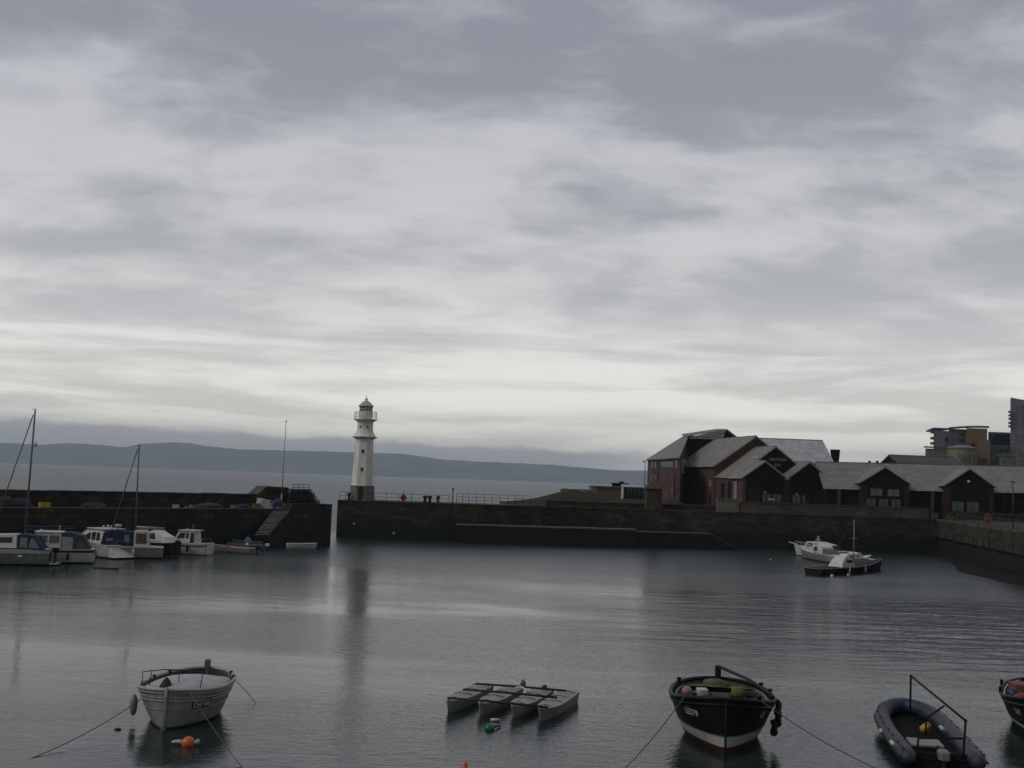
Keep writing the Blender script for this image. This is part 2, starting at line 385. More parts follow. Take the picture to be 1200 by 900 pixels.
# ------------------------------------------------------------------ water
def watermat(name, harbour):
    mt, nt, b = newmat(name)
    pos = nt.add('ShaderNodeNewGeometry').outputs['Position']
    b.inputs['Base Color'].default_value = (.010, .019, .0175, 1) if harbour else (.035, .048, .048, 1)
    b.inputs['IOR'].default_value = 1.333
    if harbour:
        mp = nt.add('ShaderNodeMapping', {'Vector': pos, 'Rotation': (0, 0, .25), 'Scale': (.8, 1.3, 1)}).outputs[0]
        big = nt.add('ShaderNodeTexNoise', {'Vector': mp, 'Scale': .55, 'Detail': 3.0, 'Roughness': .5, 'Distortion': .4}).outputs[0]
        mid = nt.add('ShaderNodeTexNoise', {'Vector': mp, 'Scale': 2.2, 'Detail': 4.0, 'Roughness': .6}).outputs[0]
        fin = nt.add('ShaderNodeTexNoise', {'Vector': mp, 'Scale': 8.0, 'Detail': 3.0, 'Roughness': .6}).outputs[0]
        # calm and wind-ruffled patches
        mk = nt.add('ShaderNodeMapping', {'Vector': pos, 'Scale': (.018, .05, 1), 'Location': (1.3, .4, 0)}).outputs[0]
        pn = nt.add('ShaderNodeTexNoise', {'Vector': mk, 'Scale': 1.0, 'Detail': 5.0, 'Roughness': .55, 'Distortion': .6}).outputs[0]
        ruff = nt.maprange(pn, .38, .62, .22, 1.15)
        # a wider swell runs in from the right of the harbour
        sx = nt.add('ShaderNodeSeparateXYZ', {'Vector': pos}).outputs
        swx = nt.maprange(nt.math('ADD', sx[0], nt.math('MULTIPLY', nt.math('SUBTRACT', pn, .5), 40.0)), 2.0, 42.0, 0.0, 1.0)
        swy = nt.math('MULTIPLY', nt.maprange(sx[1], 50.0, 62.0, .22, 1.0), nt.maprange(sx[1], 80.0, 92.0, 1.0, 0.0))
        sw = nt.math('MULTIPLY', swx, swy)
        mps = nt.add('ShaderNodeMapping', {'Vector': pos, 'Rotation': (0, 0, .1), 'Scale': (.15, .62, 1)}).outputs[0]
        swn = nt.add('ShaderNodeTexNoise', {'Vector': mps, 'Scale': 1.0, 'Detail': 4.0, 'Roughness': .6, 'Distortion': 1.1}).outputs[0]
        nearf = nt.maprange(sx[1], 62.0, 104.0, .55, 1.1)
        b1 = nt.add('ShaderNodeBump', {'Height': swn, 'Strength': nt.math('MULTIPLY', sw, 1.0), 'Distance': .50})
        b2 = nt.add('ShaderNodeBump', {'Height': big, 'Strength': nt.math('MULTIPLY', nearf, .45), 'Distance': .06, 'Normal': b1.outputs[0]})
        b3 = nt.add('ShaderNodeBump', {'Height': mid, 'Strength': nt.math('MULTIPLY', nt.math('MULTIPLY', ruff, nearf), .7), 'Distance': .055, 'Normal': b2.outputs[0]})
        b4 = nt.add('ShaderNodeBump', {'Height': fin, 'Strength': nt.math('MULTIPLY', nt.math('MULTIPLY', ruff, nearf), .8), 'Distance': .019, 'Normal': b3.outputs[0]})
        nt.l.new(b4.outputs[0], b.inputs['Normal'])
        yw = nt.math('ADD', sx[1], nt.math('MULTIPLY', nt.math('SUBTRACT', pn, .5), 30.0))
        far = nt.maprange(yw, 42.0, 62.0, 0.0, 1.0); far2 = nt.maprange(yw, 66.0, 118.0, 0.0, 1.0)
        rg = nt.math('ADD', .012, nt.math('MULTIPLY', far, .085)); rg = nt.math('ADD', rg, nt.math('MULTIPLY', far2, .20))
        rg = nt.math('MULTIPLY', rg, nt.math('SUBTRACT', 1.0, nt.math('MULTIPLY', sw, .75)))
        nt.l.new(rg, b.inputs['Roughness'])
    else:
        mp = nt.add('ShaderNodeMapping', {'Vector': pos, 'Scale': (.6, 1.0, 1)}).outputs[0]
        a = nt.add('ShaderNodeTexNoise', {'Vector': mp, 'Scale': .25, 'Detail': 6.0, 'Roughness': .65}).outputs[0]
        mk = nt.add('ShaderNodeMapping', {'Vector': pos, 'Scale': (.004, .02, 1)}).outputs[0]
        pn = nt.add('ShaderNodeTexNoise', {'Vector': mk, 'Scale': 1.0, 'Detail': 6.0, 'Roughness': .6}).outputs[0]
        b1 = nt.add('ShaderNodeBump', {'Height': a, 'Strength': nt.maprange(pn, .3, .7, .5, 1.0), 'Distance': 1.1})
        nt.l.new(b1.outputs[0], b.inputs['Normal']); b.inputs['Roughness'].default_value = .36
    return mt
M_HARB = watermat('harbour_water', True); M_SEA = watermat('sea_water', False)
WPOLY_Y = 150.0
mb = MB(); mb.poly([(-400, -300, 0), (400, -300, 0), (400, 131, 0), (-400, 131, 0)], M_HARB)
# beyond the pier heads the open firth starts; both sheets meet edge to edge under the piers
struct(mb.build('harbour_water'))
mb = MB(); mb.poly([(-400, 131, 0), (400, 131, 0), (400, 152, 0), (-400, 152, 0)], M_HARB); struct(mb.build('harbour_mouth_water'))
mb = MB(); mb.poly([(-9000, 152, 0), (9000, 152, 0), (9000, 9900, 0), (-9000, 9900, 0)], M_SEA)
mb.poly([(-9000, -300, 0), (-400, -300, 0), (-400, 152, 0), (-9000, 152, 0)], M_SEA)
mb.poly([(400, -300, 0), (9000, -300, 0), (9000, 152, 0), (400, 152, 0)], M_SEA)
struct(mb.build('sea'))

# ------------------------------------------------------------------ far hills
M_HILL, nt, b = newmat('far_hills')
pos = nt.add('ShaderNodeNewGeometry').outputs['Position']
n1 = nt.add('ShaderNodeTexNoise', {'Vector': pos, 'Scale': .0028, 'Detail': 6.0, 'Roughness': .6}).outputs[0]
vv = nt.add('ShaderNodeTexVoronoi', {'Vector': pos, 'Scale': .004}).outputs[1]
c = nt.mix(nt.ramp(n1, [(.42, 0.0), (.58, 1.0)]), (.030, .042, .034), (.085, .097, .09))
c = nt.mix(.25, c, vv, 'OVERLAY'); nt.l.new(c, b.inputs['Base Color']); b.inputs['Roughness'].default_value = 1; b.inputs['Specular IOR Level'].default_value = 0
prof = [(-900, 500), (-500, 508), (-200, 515), (0, 519), (50, 521), (78, 519.5), (105, 520.5), (146, 524), (165, 520), (200, 518), (222, 519), (240, 522.5), (280, 527), (330, 528), (380, 529), (430, 531), (475, 532), (515, 538.5), (550, 540.5), (600, 542.5), (648, 545), (690, 549), (720, 551), (760, 551.5), (900, 556), (1100, 560), (1400, 572), (2000, 590)]
def hillh(px):
    for (a, ya), (b2, yb) in zip(prof, prof[1:]):
        if a <= px <= b2: return ya + (yb - ya) * (px - a) / (b2 - a)
    return prof[-1][1]
NX, NY = 420, 14; vs = []; fs = []
for j in range(NY):
    v = j / (NY - 1)
    for i in range(NX):
        px = -900 + 2900 * i / (NX - 1)
        rz = W(px, hillh(px), 9300)
        y0 = 8000 + 150 * math.sin(px * .011); Yj = y0 + (9300 - y0) * min(v / .75, 1) + max(0, v - .75) * 2400
        x = rz.x * Yj / 9300
        hgt = rz.z * (math.sin(min(v / .75, 1) * math.pi / 2) ** .8 if v <= .75 else 1 - (v - .75) * 3.2)
        nn = mnoise.fractal(Vector((x * .0012, Yj * .0012, 0)), 1.0, 2.0, 5) * 26 * min(v / .3, 1) * (1 - min(v / .75, 1) * .85)
        nn += mnoise.noise(Vector((x * .011, Yj * .003, 3))) * 3 * min(v / .2, 1)
        vs.append((x, Yj, max(-.8 if j == 0 else -1, hgt + nn) if j else -.8))
for j in range(NY - 1):
    for i in range(NX - 1): fs.append((j * NX + i, j * NX + i + 1, (j + 1) * NX + i + 1, (j + 1) * NX + i))
mb = MB(); mb.mesh(vs, fs, M_HILL, True); struct(mb.build('hills'))
# monument on the far ridge
p = W(650, 546.5, 9280); mb = MB(); mb.lathe([(9, -12), (8, 14), (6, 24), (1, 30)], (p.x, p.y, p.z - 2), M_HILL, 8)
tag(mb.build('hilltop_tower'), 'tiny tower standing on the ridge of the far hills across the water', 'tower')
# pale village houses at the foot of the far hills
M_VIL = mat('village_wall', (.55, .53, .48), .9)
for k, (a, yy) in enumerate([(606, 553.5), (613, 554), (626, 555.5), (632, 556), (304, 549.8), (312, 550)]):
    Yv = 8350; q = W(a, yy, Yv); ll = 45 if k < 4 else 60
    mb = MB(); mb.box((q.x - ll / 2, Yv - 40, max(q.z - 30, -.5)), (q.x + ll / 2, Yv + 200, q.z + 5), M_VIL)
    mb.poly([(q.x - ll / 2 - 2, Yv - 42, q.z + 5), (q.x + ll / 2 + 2, Yv - 42, q.z + 5), (q.x + ll / 2 + 2, Yv, q.z + 10), (q.x - ll / 2 - 2, Yv, q.z + 10)], M_SLATED)
    tag(mb.build('shore_house'), 'tiny pale house row at the foot of the far hills', 'house', 'pale houses on the far shore')

# ------------------------------------------------------------------ piers
def seg_points(a, b, n): return [(a[0] + (b[0] - a[0]) * i / n, a[1] + (b[1] - a[1]) * i / n) for i in range(n + 1)]
def off(p, d, k): return (p[0] + d[0] * k, p[1] + d[1] * k)
def coping(mb, a, b, z, width, th, mt, inward, step=1.3, over=.08, jit=.02):
    """row of coping stones with slightly uneven joints"""
    L = math.hypot(b[0] - a[0], b[1] - a[1]); ux, uy = (b[0] - a[0]) / L, (b[1] - a[1]) / L; x = 0
    while x < L - .01:
        l = min(step * random.uniform(.75, 1.25), L - x); o = -over + random.uniform(-jit, jit); zt = z + random.uniform(-jit, jit)
        p = [(a[0] + ux * (x + .01) + inward[0] * o, a[1] + uy * (x + .01) + inward[1] * o), (a[0] + ux * (x + l - .01) + inward[0] * o, a[1] + uy * (x + l - .01) + inward[1] * o)]
        q = [(p[1][0] + inward[0] * (width - o), p[1][1] + inward[1] * (width - o)), (p[0][0] + inward[0] * (width - o), p[0][1] + inward[1] * (width - o))]
        mb.prism(p + q, z - th, zt, mt); x += l

# left breakwater
LA = W(0, 646, 97.7); A1 = G(387, 638.5, 0)
dA = Vector((A1.x + 45.1, A1.y - 97.7)); dl = dA.length; du = (dA.x / dl, dA.y / dl); dn = (-du[1], du[0])   # dn points out to sea
A0 = (A1.x - du[0] * 95, A1.y - du[1] * 95); A1 = (A1.x, A1.y)
def LP(s, k=0.0):      # point s metres from head along the pier, k metres inland from harbour face
    return (A1[0] - du[0] * s + dn[0] * k, A1[1] - du[1] * s + dn[1] * k)
def s_at(px, k, z):
    a, b2 = -5.0, 95.0
    for _ in range(40):
        c = (a + b2) / 2; p = LP(c, k)
        if proj((p[0], p[1], z))[0] > px: a = c
        else: b2 = c
    return a
pier = thing('breakwater', 'long dark stone breakwater with a raised parapet at left of the harbour mouth', 'breakwater')
ZD, ZH, ZP = 3.92, 4.55, 5.45
s_head = s_at(342, 0, ZH)
mb = MB()
mb.prism([LP(95), LP(s_head), LP(s_head, 6.2), LP(95, 6.2)], -1, ZD, M_PIER)
mb.prism([LP(s_head - .002), LP(0), LP(0, 7.2), LP(s_head - .002, 7.2)], -1, ZH - .3, M_PIER)
mb.build('quay_wall', pier)
mb = MB()
coping(mb, LP(95), LP(s_head), ZD + .06, .9, .28, M_PIER, dn, 1.5)
mb.build('deck_coping', pier)
M_EDGE = mat('worn_edge_stone', (.085, .075, .055), .9, .5, 2)
mb = MB(); mb.prism([LP(94.9, .03), LP(s_head + .1, .03), LP(s_head + .1, .75), LP(94.9, .75)], ZD + .05, ZD + .10, M_EDGE); mb.build('kerb_edge', pier)
mb = MB(); coping(mb, LP(s_head), LP(0), ZH, 7.1, .3, M_PIER, dn, 1.6, .05); mb.build('head_coping', pier)
# parapet with its stepped-up end
mb = MB()
s_up0 = s_at(302, 4.4, 5.4); s_up1 = s_at(312, 4.4, 6.3); s_e = s_at(338, 4.4, 6.2)
mb.prism([LP(95, 4.3), LP(s_up0, 4.3), LP(s_up0, 6.2), LP(95, 6.2)], ZD, ZP - .14, M_PIER)
lo = [LP(s_up0, 4.3), LP(s_up1, 4.3), LP(s_e, 4.3)]; hi = [LP(s_up0, 6.2), LP(s_up1, 6.2), LP(s_e, 6.2)]
zz = [ZP, 6.35, 6.25]
P3 = lambda p, z: (p[0], p[1], z)
mb.poly([P3(lo[0], ZD), P3(lo[1], ZD), P3(lo[2], ZD), P3(lo[2], zz[2]), P3(lo[1], zz[1]), P3(lo[0], zz[0])], M_PIER)
mb.poly([P3(lo[0], zz[0]), P3(lo[1], zz[1]), P3(hi[1], zz[1]), P3(hi[0], zz[0])], M_EDGE)
mb.poly([P3(lo[1], zz[1]), P3(lo[2], zz[2]), P3(hi[2], zz[2]), P3(hi[1], zz[1])], M_EDGE)
mb.poly([P3(lo[2], ZD), P3(hi[2], ZD), P3(hi[2], zz[2]), P3(lo[2], zz[2])], M_PIER)
mb.poly([P3(hi[0], ZD), P3(hi[0], zz[0]), P3(hi[1], zz[1]), P3(hi[2], zz[2]), P3(hi[2], ZD)], M_PIER)
mb.build('parapet', pier)
mb = MB(); coping(mb, LP(95, 4.25), LP(s_up0, 4.25), ZP, 2.0, .16, M_PIER, dn, 1.8, .03, .025); mb.build('parapet_coping', pier)
M_RAMP = mat('pale_ramp_stone', (.17, .15, .115), .9, .4, 1.5, stain=.5)  # ramp slabs paler than the pier stone around them
# landing steps built against the wall
mb = MB()
tL = s_at(321, -.02, 3.9); tR = s_at(341, -.02, 3.9); bL = s_at(298, -1.6, 1.4); bR = s_at(315, -1.6, 1.4)
tl, tr_, bl, br_ = LP(tL, -.02), LP(tR, -.02), LP(bL, -1.6), LP(bR, -1.6)
mb.mesh([(*tl, 3.93), (*tr_, 3.93), (*br_, 1.3), (*bl, 1.3), (*tl, -1), (*tr_, -1), (*br_, -1), (*bl, -1)], [(0, 3, 7, 4), (3, 2, 6, 7), (2, 1, 5, 6), (1, 0, 4, 5)], M_PIER)
for i in range(16):
    f0, f1 = i / 16 + .006, (i + 1) / 16 - .006
    P_ = lambda a_, b__, f, z: (a_[0] + (b__[0] - a_[0]) * f, a_[1] + (b__[1] - a_[1]) * f, 3.93 - 2.63 * f + z)
    dz = .02 + random.uniform(0, .04)
    mb.slab([P_(tl, bl, f0, dz), P_(tr_, br_, f0, dz), P_(tr_, br_, f1, dz), P_(tl, bl, f1, dz)], .08, M_RAMP)
mb.build('landing_steps', pier)
mb = MB(); mb.prism([LP(bR + .2, -.02), LP(.9, -.02), LP(.9, -.5), LP(bR - .4, -.5)], -1, .9, M_PIER); mb.build('toe_ledge', pier)

# right pier, quay and land
ZR = 4.7
fr = [G(395, 628.5), ]
front = [(G(395, 628.5).x, 142.6), (XatY(560, 143.5, ZR), 143.5), (XatY(700, 150, ZR), 149.5), (XatY(860, 150.3, ZR), 150.3), (XatY(1098, 151.6, ZR), 151.6), (XatY(1200, 111, ZR), 111), (48.0, 85.0), (46.0, 60.0)]
xb = XatY(592, 152, ZR)
quay = thing('harbour_quay', 'long dark stone quay wall running right from the lighthouse to the right edge', 'quay')
mb = MB()
pts = front + [(200, 60), (200, 420), (XatY(980, 420, ZR), 420), (XatY(745, 232, ZR), 232), (XatY(660, 188, ZR), 188), (xb, 152.5), (front[0][0] + 1.5, 150.8), (front[0][0], 149)]
mb.prism(pts, -1, ZR - .25, M_QUAY, M_TARMAC)
mb.build('quay_wall', quay)
mb = MB()
for a, b2 in zip(front, front[1:]):
    L = math.hypot(b2[0] - a[0], b2[1] - a[1]); ux, uy = (b2[0] - a[0]) / L, (b2[1] - a[1]) / L
    coping(mb, a, b2, ZR, 1.2, .27, M_QUAY if a[0] < 57 else M_PARAPET, (-uy, ux), 1.5, .06, .02)
mb.build('quay_coping', quay)
# deck of the lighthouse arm
mb = MB(); mb.prism([(front[0][0] + .1, 143.6), (front[1][0], 144.6), (xb + 3, 147), (xb, 152.4), (front[0][0] + 1.5, 150.7)], ZR - .25, ZR - .03, M_TARMAC); mb.build('deck_surface', quay)
# low mooring ledge along the foot of the wall
l0 = XatY(535, 140.5, 2.2); l1 = XatY(745, 141.6, 2.2); l2 = XatY(832, 144.5, 2.2); l3 = XatY(860, 145.5, 1)
mb = MB()
mb.prism([(l0, 139.2), (l1, 142.0), (l1, 150), (l0, 144.2)], -1, 2.12, M_QUAY)
coping(mb, (l0, 139.2), (l1, 142.0), 2.28, 1.6, .16, M_LEDGE, (0, 1), 1.9, .05, .03)
mb.prism([(l1 + .01, 143.0), (l2, 144.6), (l2, 150.1), (l1 + .01, 150)], -1, 1.85, M_QUAY)
coping(mb, (l1 + .01, 143.0), (l2, 144.6), 2.0, 1.5, .15, M_EDGE, (0, 1), 1.9, .05, .03)
for i in range(8):
    f0, f1 = i / 8, (i + 1) / 8; mb.prism([(l2 + (l3 - l2) * f0 + .003, 144.65), (l2 + (l3 - l2) * f1, 144.7), (l2 + (l3 - l2) * f1, 150), (l2 + (l3 - l2) * f0 + .003, 150)], -1, 1.9 - 1.7 * f0, M_QUAY, M_EDGE)
mb.build('mooring_ledge', quay)
M_FOOT = stone('mossy_footing', (.055, .05, .034), (.035, .032, .024), (.02, .018, .014), .8, .4, weed=False)
# lighter string course half way down the right-hand quay and rubbing stones
mb = MB()
a, b2 = front[4], front[5]; L = math.hypot(b2[0] - a[0], b2[1] - a[1]); u = ((b2[0] - a[0]) / L, (b2[1] - a[1]) / L); nn = (-u[1], u[0])
coping(mb, off(a, nn, -.35), off((b2[0] + u[0] * 25, b2[1] + u[1] * 25), nn, -.35), 3.25, .5, .9, M_FOOT, nn, 1.1, .03, .10)
mb.build('footing_course', quay)
# parapet block in front of the fish market
pw = thing('parapet_wall', 'low pale stone parapet wall on the quay in front of the gabled buildings', 'wall')
mb = MB(); x0 = XatY(866, 152.2, 5.5); x1 = XatY(1088, 153.0, 5.5)
mb.prism([(x0, 152.0), (x1, 153), (x1 + .4, 153.6), (x0, 152.7)], ZR - .25, 6.0, M_PARAPET)
mb.prism([(x1 + .4, 153.0), (x1 + 1.4, 153.0), (x1 + 1.4, 153.6), (x1 + .4, 153.6)], ZR - .25, 5.5, M_PARAPET)
mb.build('wall_body', pw)
mb = MB(); coping(mb, (x0, 151.95), (x1, 152.95), 6.12, .8, .12, M_PARAPET, (0, 1), 1.4, .05, .01); mb.build('wall_coping', pw)
xg = XatY(840, 152, 5.5)
mb = MB(); mb.prism([(xg, 151.6), (x0 - .1, 151.8), (x0 - .1, 152.5), (xg, 152.3)], ZR - .3, 6.35, M_CONC)
mb.prism([(xg - .1, 151.5), (x0 - .05, 151.7), (x0 - .05, 152.6), (xg - .1, 152.4)], 6.35, 6.45, M_CONC)
tag(mb.build('concrete_block_wall'), 'short pale concrete wall section by the brick corner of the gabled building', 'wall')
# second low wall, left of the parapet
mb = MB(); xa, xc = XatY(640, 151, 5), XatY(838, 153, 5)
mb.prism([(xa, 152.4), (xc, 152.4), (xc, 152.9), (xa, 152.9)], ZR - .3, 5.35, M_PIER)
coping(mb, (xa, 152.35), (xc, 152.35), 5.45, .6, .1, M_EDGE, (0, 1), 1.6, .03, .03)
tag(mb.build('low_wall'), 'low dark stone wall on the quay below the grassy mound', 'wall')

# grassy mound
M_GRASS, nt, b = newmat('rough_grass')
pos = nt.add('ShaderNodeNewGeometry').outputs['Position']
n1 = nt.add('ShaderNodeTexNoise', {'Vector': pos, 'Scale': .5, 'Detail': 10.0, 'Roughness': .7}).outputs[0]
c = nt.ramp(n1, [(.3, (.018, .018, .012)), (.5, (.036, .036, .022)), (.68, (.05, .055, .022)), (.8, (.07, .064, .045))])
nt.l.new(c, b.inputs['Base Color']); b.inputs['Roughness'].default_value = 1; b.inputs['Specular IOR Level'].default_value = .1
bp = nt.add('ShaderNodeBump', {'Height': n1, 'Strength': 1.0, 'Distance': .4}).outputs[0]; nt.l.new(bp, b.inputs['Normal'])
mp = [(586, 590.5), (600, 588), (615, 586.3), (633, 583), (650, 578), (662, 575.2), (675, 574.8), (692, 577), (705, 583), (740, 585), (770, 586), (800, 590)]
def mh(px):
    for (a, ya), (b2, yb) in zip(mp, mp[1:]):
        if a <= px <= b2: return ya + (yb - ya) * (px - a) / (b2 - a)
    return mp[-1][1]
NX, NY = 110, 26; vs = []; fs = []
for j in range(NY):
    v = j / (NY - 1); Yj = 154 + 30 * v
    for i in range(NX):
        px = 586 + 214 * i / (NX - 1); pk = W(px, mh(px), 168); x = pk.x * (Yj / 168)
        f = math.sin(min(v / .47, 1) * math.pi / 2) if v < .47 else math.cos(min((v - .47) / .53, 1) * math.pi / 2) ** .6
        e = min(i / 6, 1)
        z = (ZR - .3) + max(0, pk.z - ZR + .3) * f + e * f * (mnoise.fractal(Vector((x * .5, Yj * .5, 1)), 1, 2, 4)) * .16
        vs.append((x, Yj, z))
for j in range(NY - 1):
    for i in range(NX - 1): fs.append((j * NX + i, j * NX + i + 1, (j + 1) * NX + i + 1, (j + 1) * NX + i))
mb = MB(); mb.mesh(vs, fs, M_GRASS, True); struct(mb.build('mound_terrain'))
# scrubby bushes on the mound: many small leaf faces
M_LEAF = mat('scrub_leaf', (.05, .065, .025), .8, .4, 3)
M_HEDGE = mat('hedge_leaf', (.02, .035, .016), .85, .5, 2)
def bush(px, py, Y, wd, hg, label, name='scrub_bush', leaf=M_LEAF, n=420, group=None, dp=None, zbase=None):
    c = W(px, py, Y); c.z = zbase if zbase is not None else c.z
    root = thing(name, label, 'bush' if name != 'hedge' else 'hedge', (c.x, c.y, c.z), 0, group)
    mb = MB(); dp = dp or wd * .6
    for k in range(n):
        u = Vector((random.gauss(0, 1), random.gauss(0, 1), random.gauss(0, 1))).normalized() * random.uniform(.35, 1) ** .5
        lump = 1 + .35 * mnoise.noise(u * 2.3 + Vector((px, 0, 0)))
        p = Vector((u.x * wd / 2 * lump, u.y * dp / 2 * lump, hg * .45 + u.z * hg * .5 * lump)); p.z = max(p.z, .02)
        a = Vector((random.uniform(-1, 1), random.uniform(-1, 1), random.uniform(-1, 1))).normalized(); bb = a.orthogonal().normalized(); sz = random.uniform(.06, .13)
        mb.poly([p - a * sz, p + bb * sz * .5, p + a * sz, p - bb * sz * .5], leaf)
    mb.build('foliage', root)
    mb = MB()
    for k in range(5): mb.tube([(random.uniform(-.1, .1) * wd, 0, -.15), (random.uniform(-.35, .35) * wd, random.uniform(-.2, .2) * dp, hg * .6)], .03, M_DARKWOOD, 5, r2=.01)
    mb.build('stem', root)
bush(664, 576.5, 167.5, 2.2, .55, 'low scrubby bush on the left crown of the grassy mound')
bush(684, 577.6, 167.5, 2.6, .6, 'low scrubby bush beside the flat roofed blockhouse')
bush(673, 576, 168.5, 1.3, .35, 'smallest scrub tuft between two bushes on the mound top')

# ------------------------------------------------------------------ lighthouse
LY = 146.3; lx = XatY(424, LY, ZR)
lh = thing('lighthouse', 'white octagonal lighthouse with a stone base standing on the pier head', 'lighthouse', (lx, LY, ZR - .03))
r8 = math.pi / 8
mb = MB(); mb.lathe([(1.80, 0), (1.76, .3), (1.70, .32), (1.62, 1.78), (1.66, 1.8), (1.66, 1.9)], (0, 0, 0), M_TOWERSTONE, 8, False, r8); mb.build('stone_base', lh)
mb = MB(); mb.lathe([(1.56, 1.9), (1.50, 2.1), (1.20, 7.95), (1.23, 8.0)], (0, 0, 0), M_WHITE2, 8, False, r8); mb.build('tower', lh)
mb = MB(); mb.lathe([(1.25, 8.0), (1.40, 8.08), (1.66, 8.22), (1.68, 8.32), (1.45, 8.36), (1.2, 8.75), (1.06, 9.2), (1.03, 9.7), (1.06, 10.2), (1.2, 10.35)], (0, 0, 0), M_WHITE2, 16, False, 0); mb.build('upper_stage', lh)
mb = MB(); mb.lathe([(1.2, 10.35), (1.5, 10.5), (1.55, 10.52), (1.55, 10.62), (1.2, 10.62)], (0, 0, 0), M_WHITE2, 16, False, 0); mb.build('gallery_floor', lh)
gal = MB(); 
for k in range(16):
    th = 2 * math.pi * k / 16; gal.tube([(1.48 * math.cos(th), 1.48 * math.sin(th), 10.6), (1.48 * math.cos(th), 1.48 * math.sin(th), 11.55)], .025, M_WHITE2, 5)
for zq in (10.95, 11.25, 11.55): gal.tube([(1.48 * math.cos(2 * math.pi * k / 24), 1.48 * math.sin(2 * math.pi * k / 24), zq) for k in range(25)], .022 if zq < 11.5 else .035, M_WHITE2, 5, caps=False)
gal.build('gallery_railing', lh)
mb = MB(); mb.lathe([(.90, 10.6), (.90, 11.55), (.94, 11.57), (.94, 11.63), (.9, 11.65)], (0, 0, 0), M_WHITE2, 12, False, 0); mb.build('lantern_wall', lh)
lan = MB(); lan.lathe([(.80, 11.64), (.80, 12.3)], (0, 0, 0), glassmat('lantern_glass', (.10, .11, .11), .1), 12, False, 0); lo_ = lan.build('lantern_glazing', lh)
mb = MB()
for k in range(12):
    th = 2 * math.pi * k / 12; mb.tube([(.84 * math.cos(th), .84 * math.sin(th), 11.63), (.84 * math.cos(th), .84 * math.sin(th), 12.32)], .035, M_WHITE2, 5)
mb.tube([(.84 * math.cos(2 * math.pi * k / 24), .84 * math.sin(2 * math.pi * k / 24), 11.98) for k in range(25)], .02, M_WHITE2, 5, caps=False)
mb.build('glazing_bar', lh)
mb = MB(); mb.lathe([(1.02, 12.28), (1.04, 12.36), (.95, 12.42), (.55, 12.85), (.25, 13.05), (.2, 13.08)], (0, 0, 0), M_STEEL if False else mat('lantern_roof_paint', (.42, .42, .40), .5), 16, True); rf = mb.build('roof', lh)
mb = MB(); mb.lathe([(.1, 13.05), (.12, 13.1), (.2, 13.2), (.2, 13.32), (.1, 13.42), (.04, 13.48), (.03, 13.85), (.005, 13.9)], (0, 0, 0), M_WHITE2, 12); mb.build('finial', rf)
def face_panel(mb, ang, rad, z0, z1, wd, mt, d=.02):
    ux, uy = -math.sin(ang), math.cos(ang); nx, ny = math.cos(ang), math.sin(ang)
    pts = [(nx * rad + ux * -wd / 2, ny * rad + uy * -wd / 2), (nx * rad + ux * wd / 2, ny * rad + uy * wd / 2), (nx * (rad - .15) + ux * wd / 2, ny * (rad - .15) + uy * wd / 2), (nx * (rad - .15) - ux * wd / 2, ny * (rad - .15) - uy * wd / 2)]
    mb.prism(pts, z0, z1, mt)
fa = -math.pi / 2 
mb = MB(); face_panel(mb, fa, 1.66, 0.02, 1.72, .62, M_DARKWOOD); d_ = mb.build('door', lh)
for zz_, rr in ((3.75, 1.33), (6.1, 1.22)):
    mb = MB(); face_panel(mb, fa, rr, zz_, zz_ + .5, .34, M_GLASS); wi = mb.build('window', lh)
    mb = MB(); face_panel(mb, fa, rr + .03, zz_ - .08, zz_ - .005, .46, M_WHITE2); mb.build('sill', wi)
for da in (-.5, .38):
    mb = MB(); face_panel(mb, fa + da, 1.075, 9.45, 9.72, .24, M_GLASS); mb.build('window', lh)

# ------------------------------------------------------------------ railing on the pier
def railing(name, label, pts, h, nrails, spacing, mt=M_DSTEEL, r=.035, group=None, zb=ZR - .03):
    rt = thing(name, label, 'railing', (pts[0][0], pts[0][1], zb), 0, group); o = Vector((pts[0][0], pts[0][1], 0))
    allp = []
    for a, b2 in zip(pts, pts[1:]):
        L = math.hypot(b2[0] - a[0], b2[1] - a[1]); n = max(1, round(L / spacing))
        allp += [(a[0] + (b2[0] - a[0]) * i / n, a[1] + (b2[1] - a[1]) * i / n) for i in range(n)]
    allp.append(pts[-1])
    for p in allp:
        mb = MB(); mb.tube([(p[0] - o.x, p[1] - o.y, 0), (p[0] - o.x + random.uniform(-.02, .02), p[1] - o.y, h)], r, mt, 6); mb.build('post', rt)
    for k in range(nrails):
        z = h * (k + 1) / nrails - .02
        mb = MB(); mb.tube([(p[0] - o.x, p[1] - o.y, z + random.uniform(-.015, .015)) for p in allp], r * .8, mt, 6); mb.build('rail', rt)
    return rt
ry = 149.3
def rx(px, Y=ry): return XatY(px, Y, ZR + .6)
railing('pier_railing', 'dark two-rail railing on the pier head left of the lighthouse', [(rx(398), ry), (rx(412), ry)], .95, 2, .9)
railing('pier_railing', 'dark two-rail railing between the lighthouse and the lamp post', [(rx(438), ry), (rx(526), ry + .6)], .95, 2, 1.7)
railing('pier_railing', 'close-set dark railing right of the lamp post, running to the mound', [(rx(535), ry + .6), (rx(549), ry + .7), (rx(622, 152), 151.9)], 1.25, 3, 1.05)
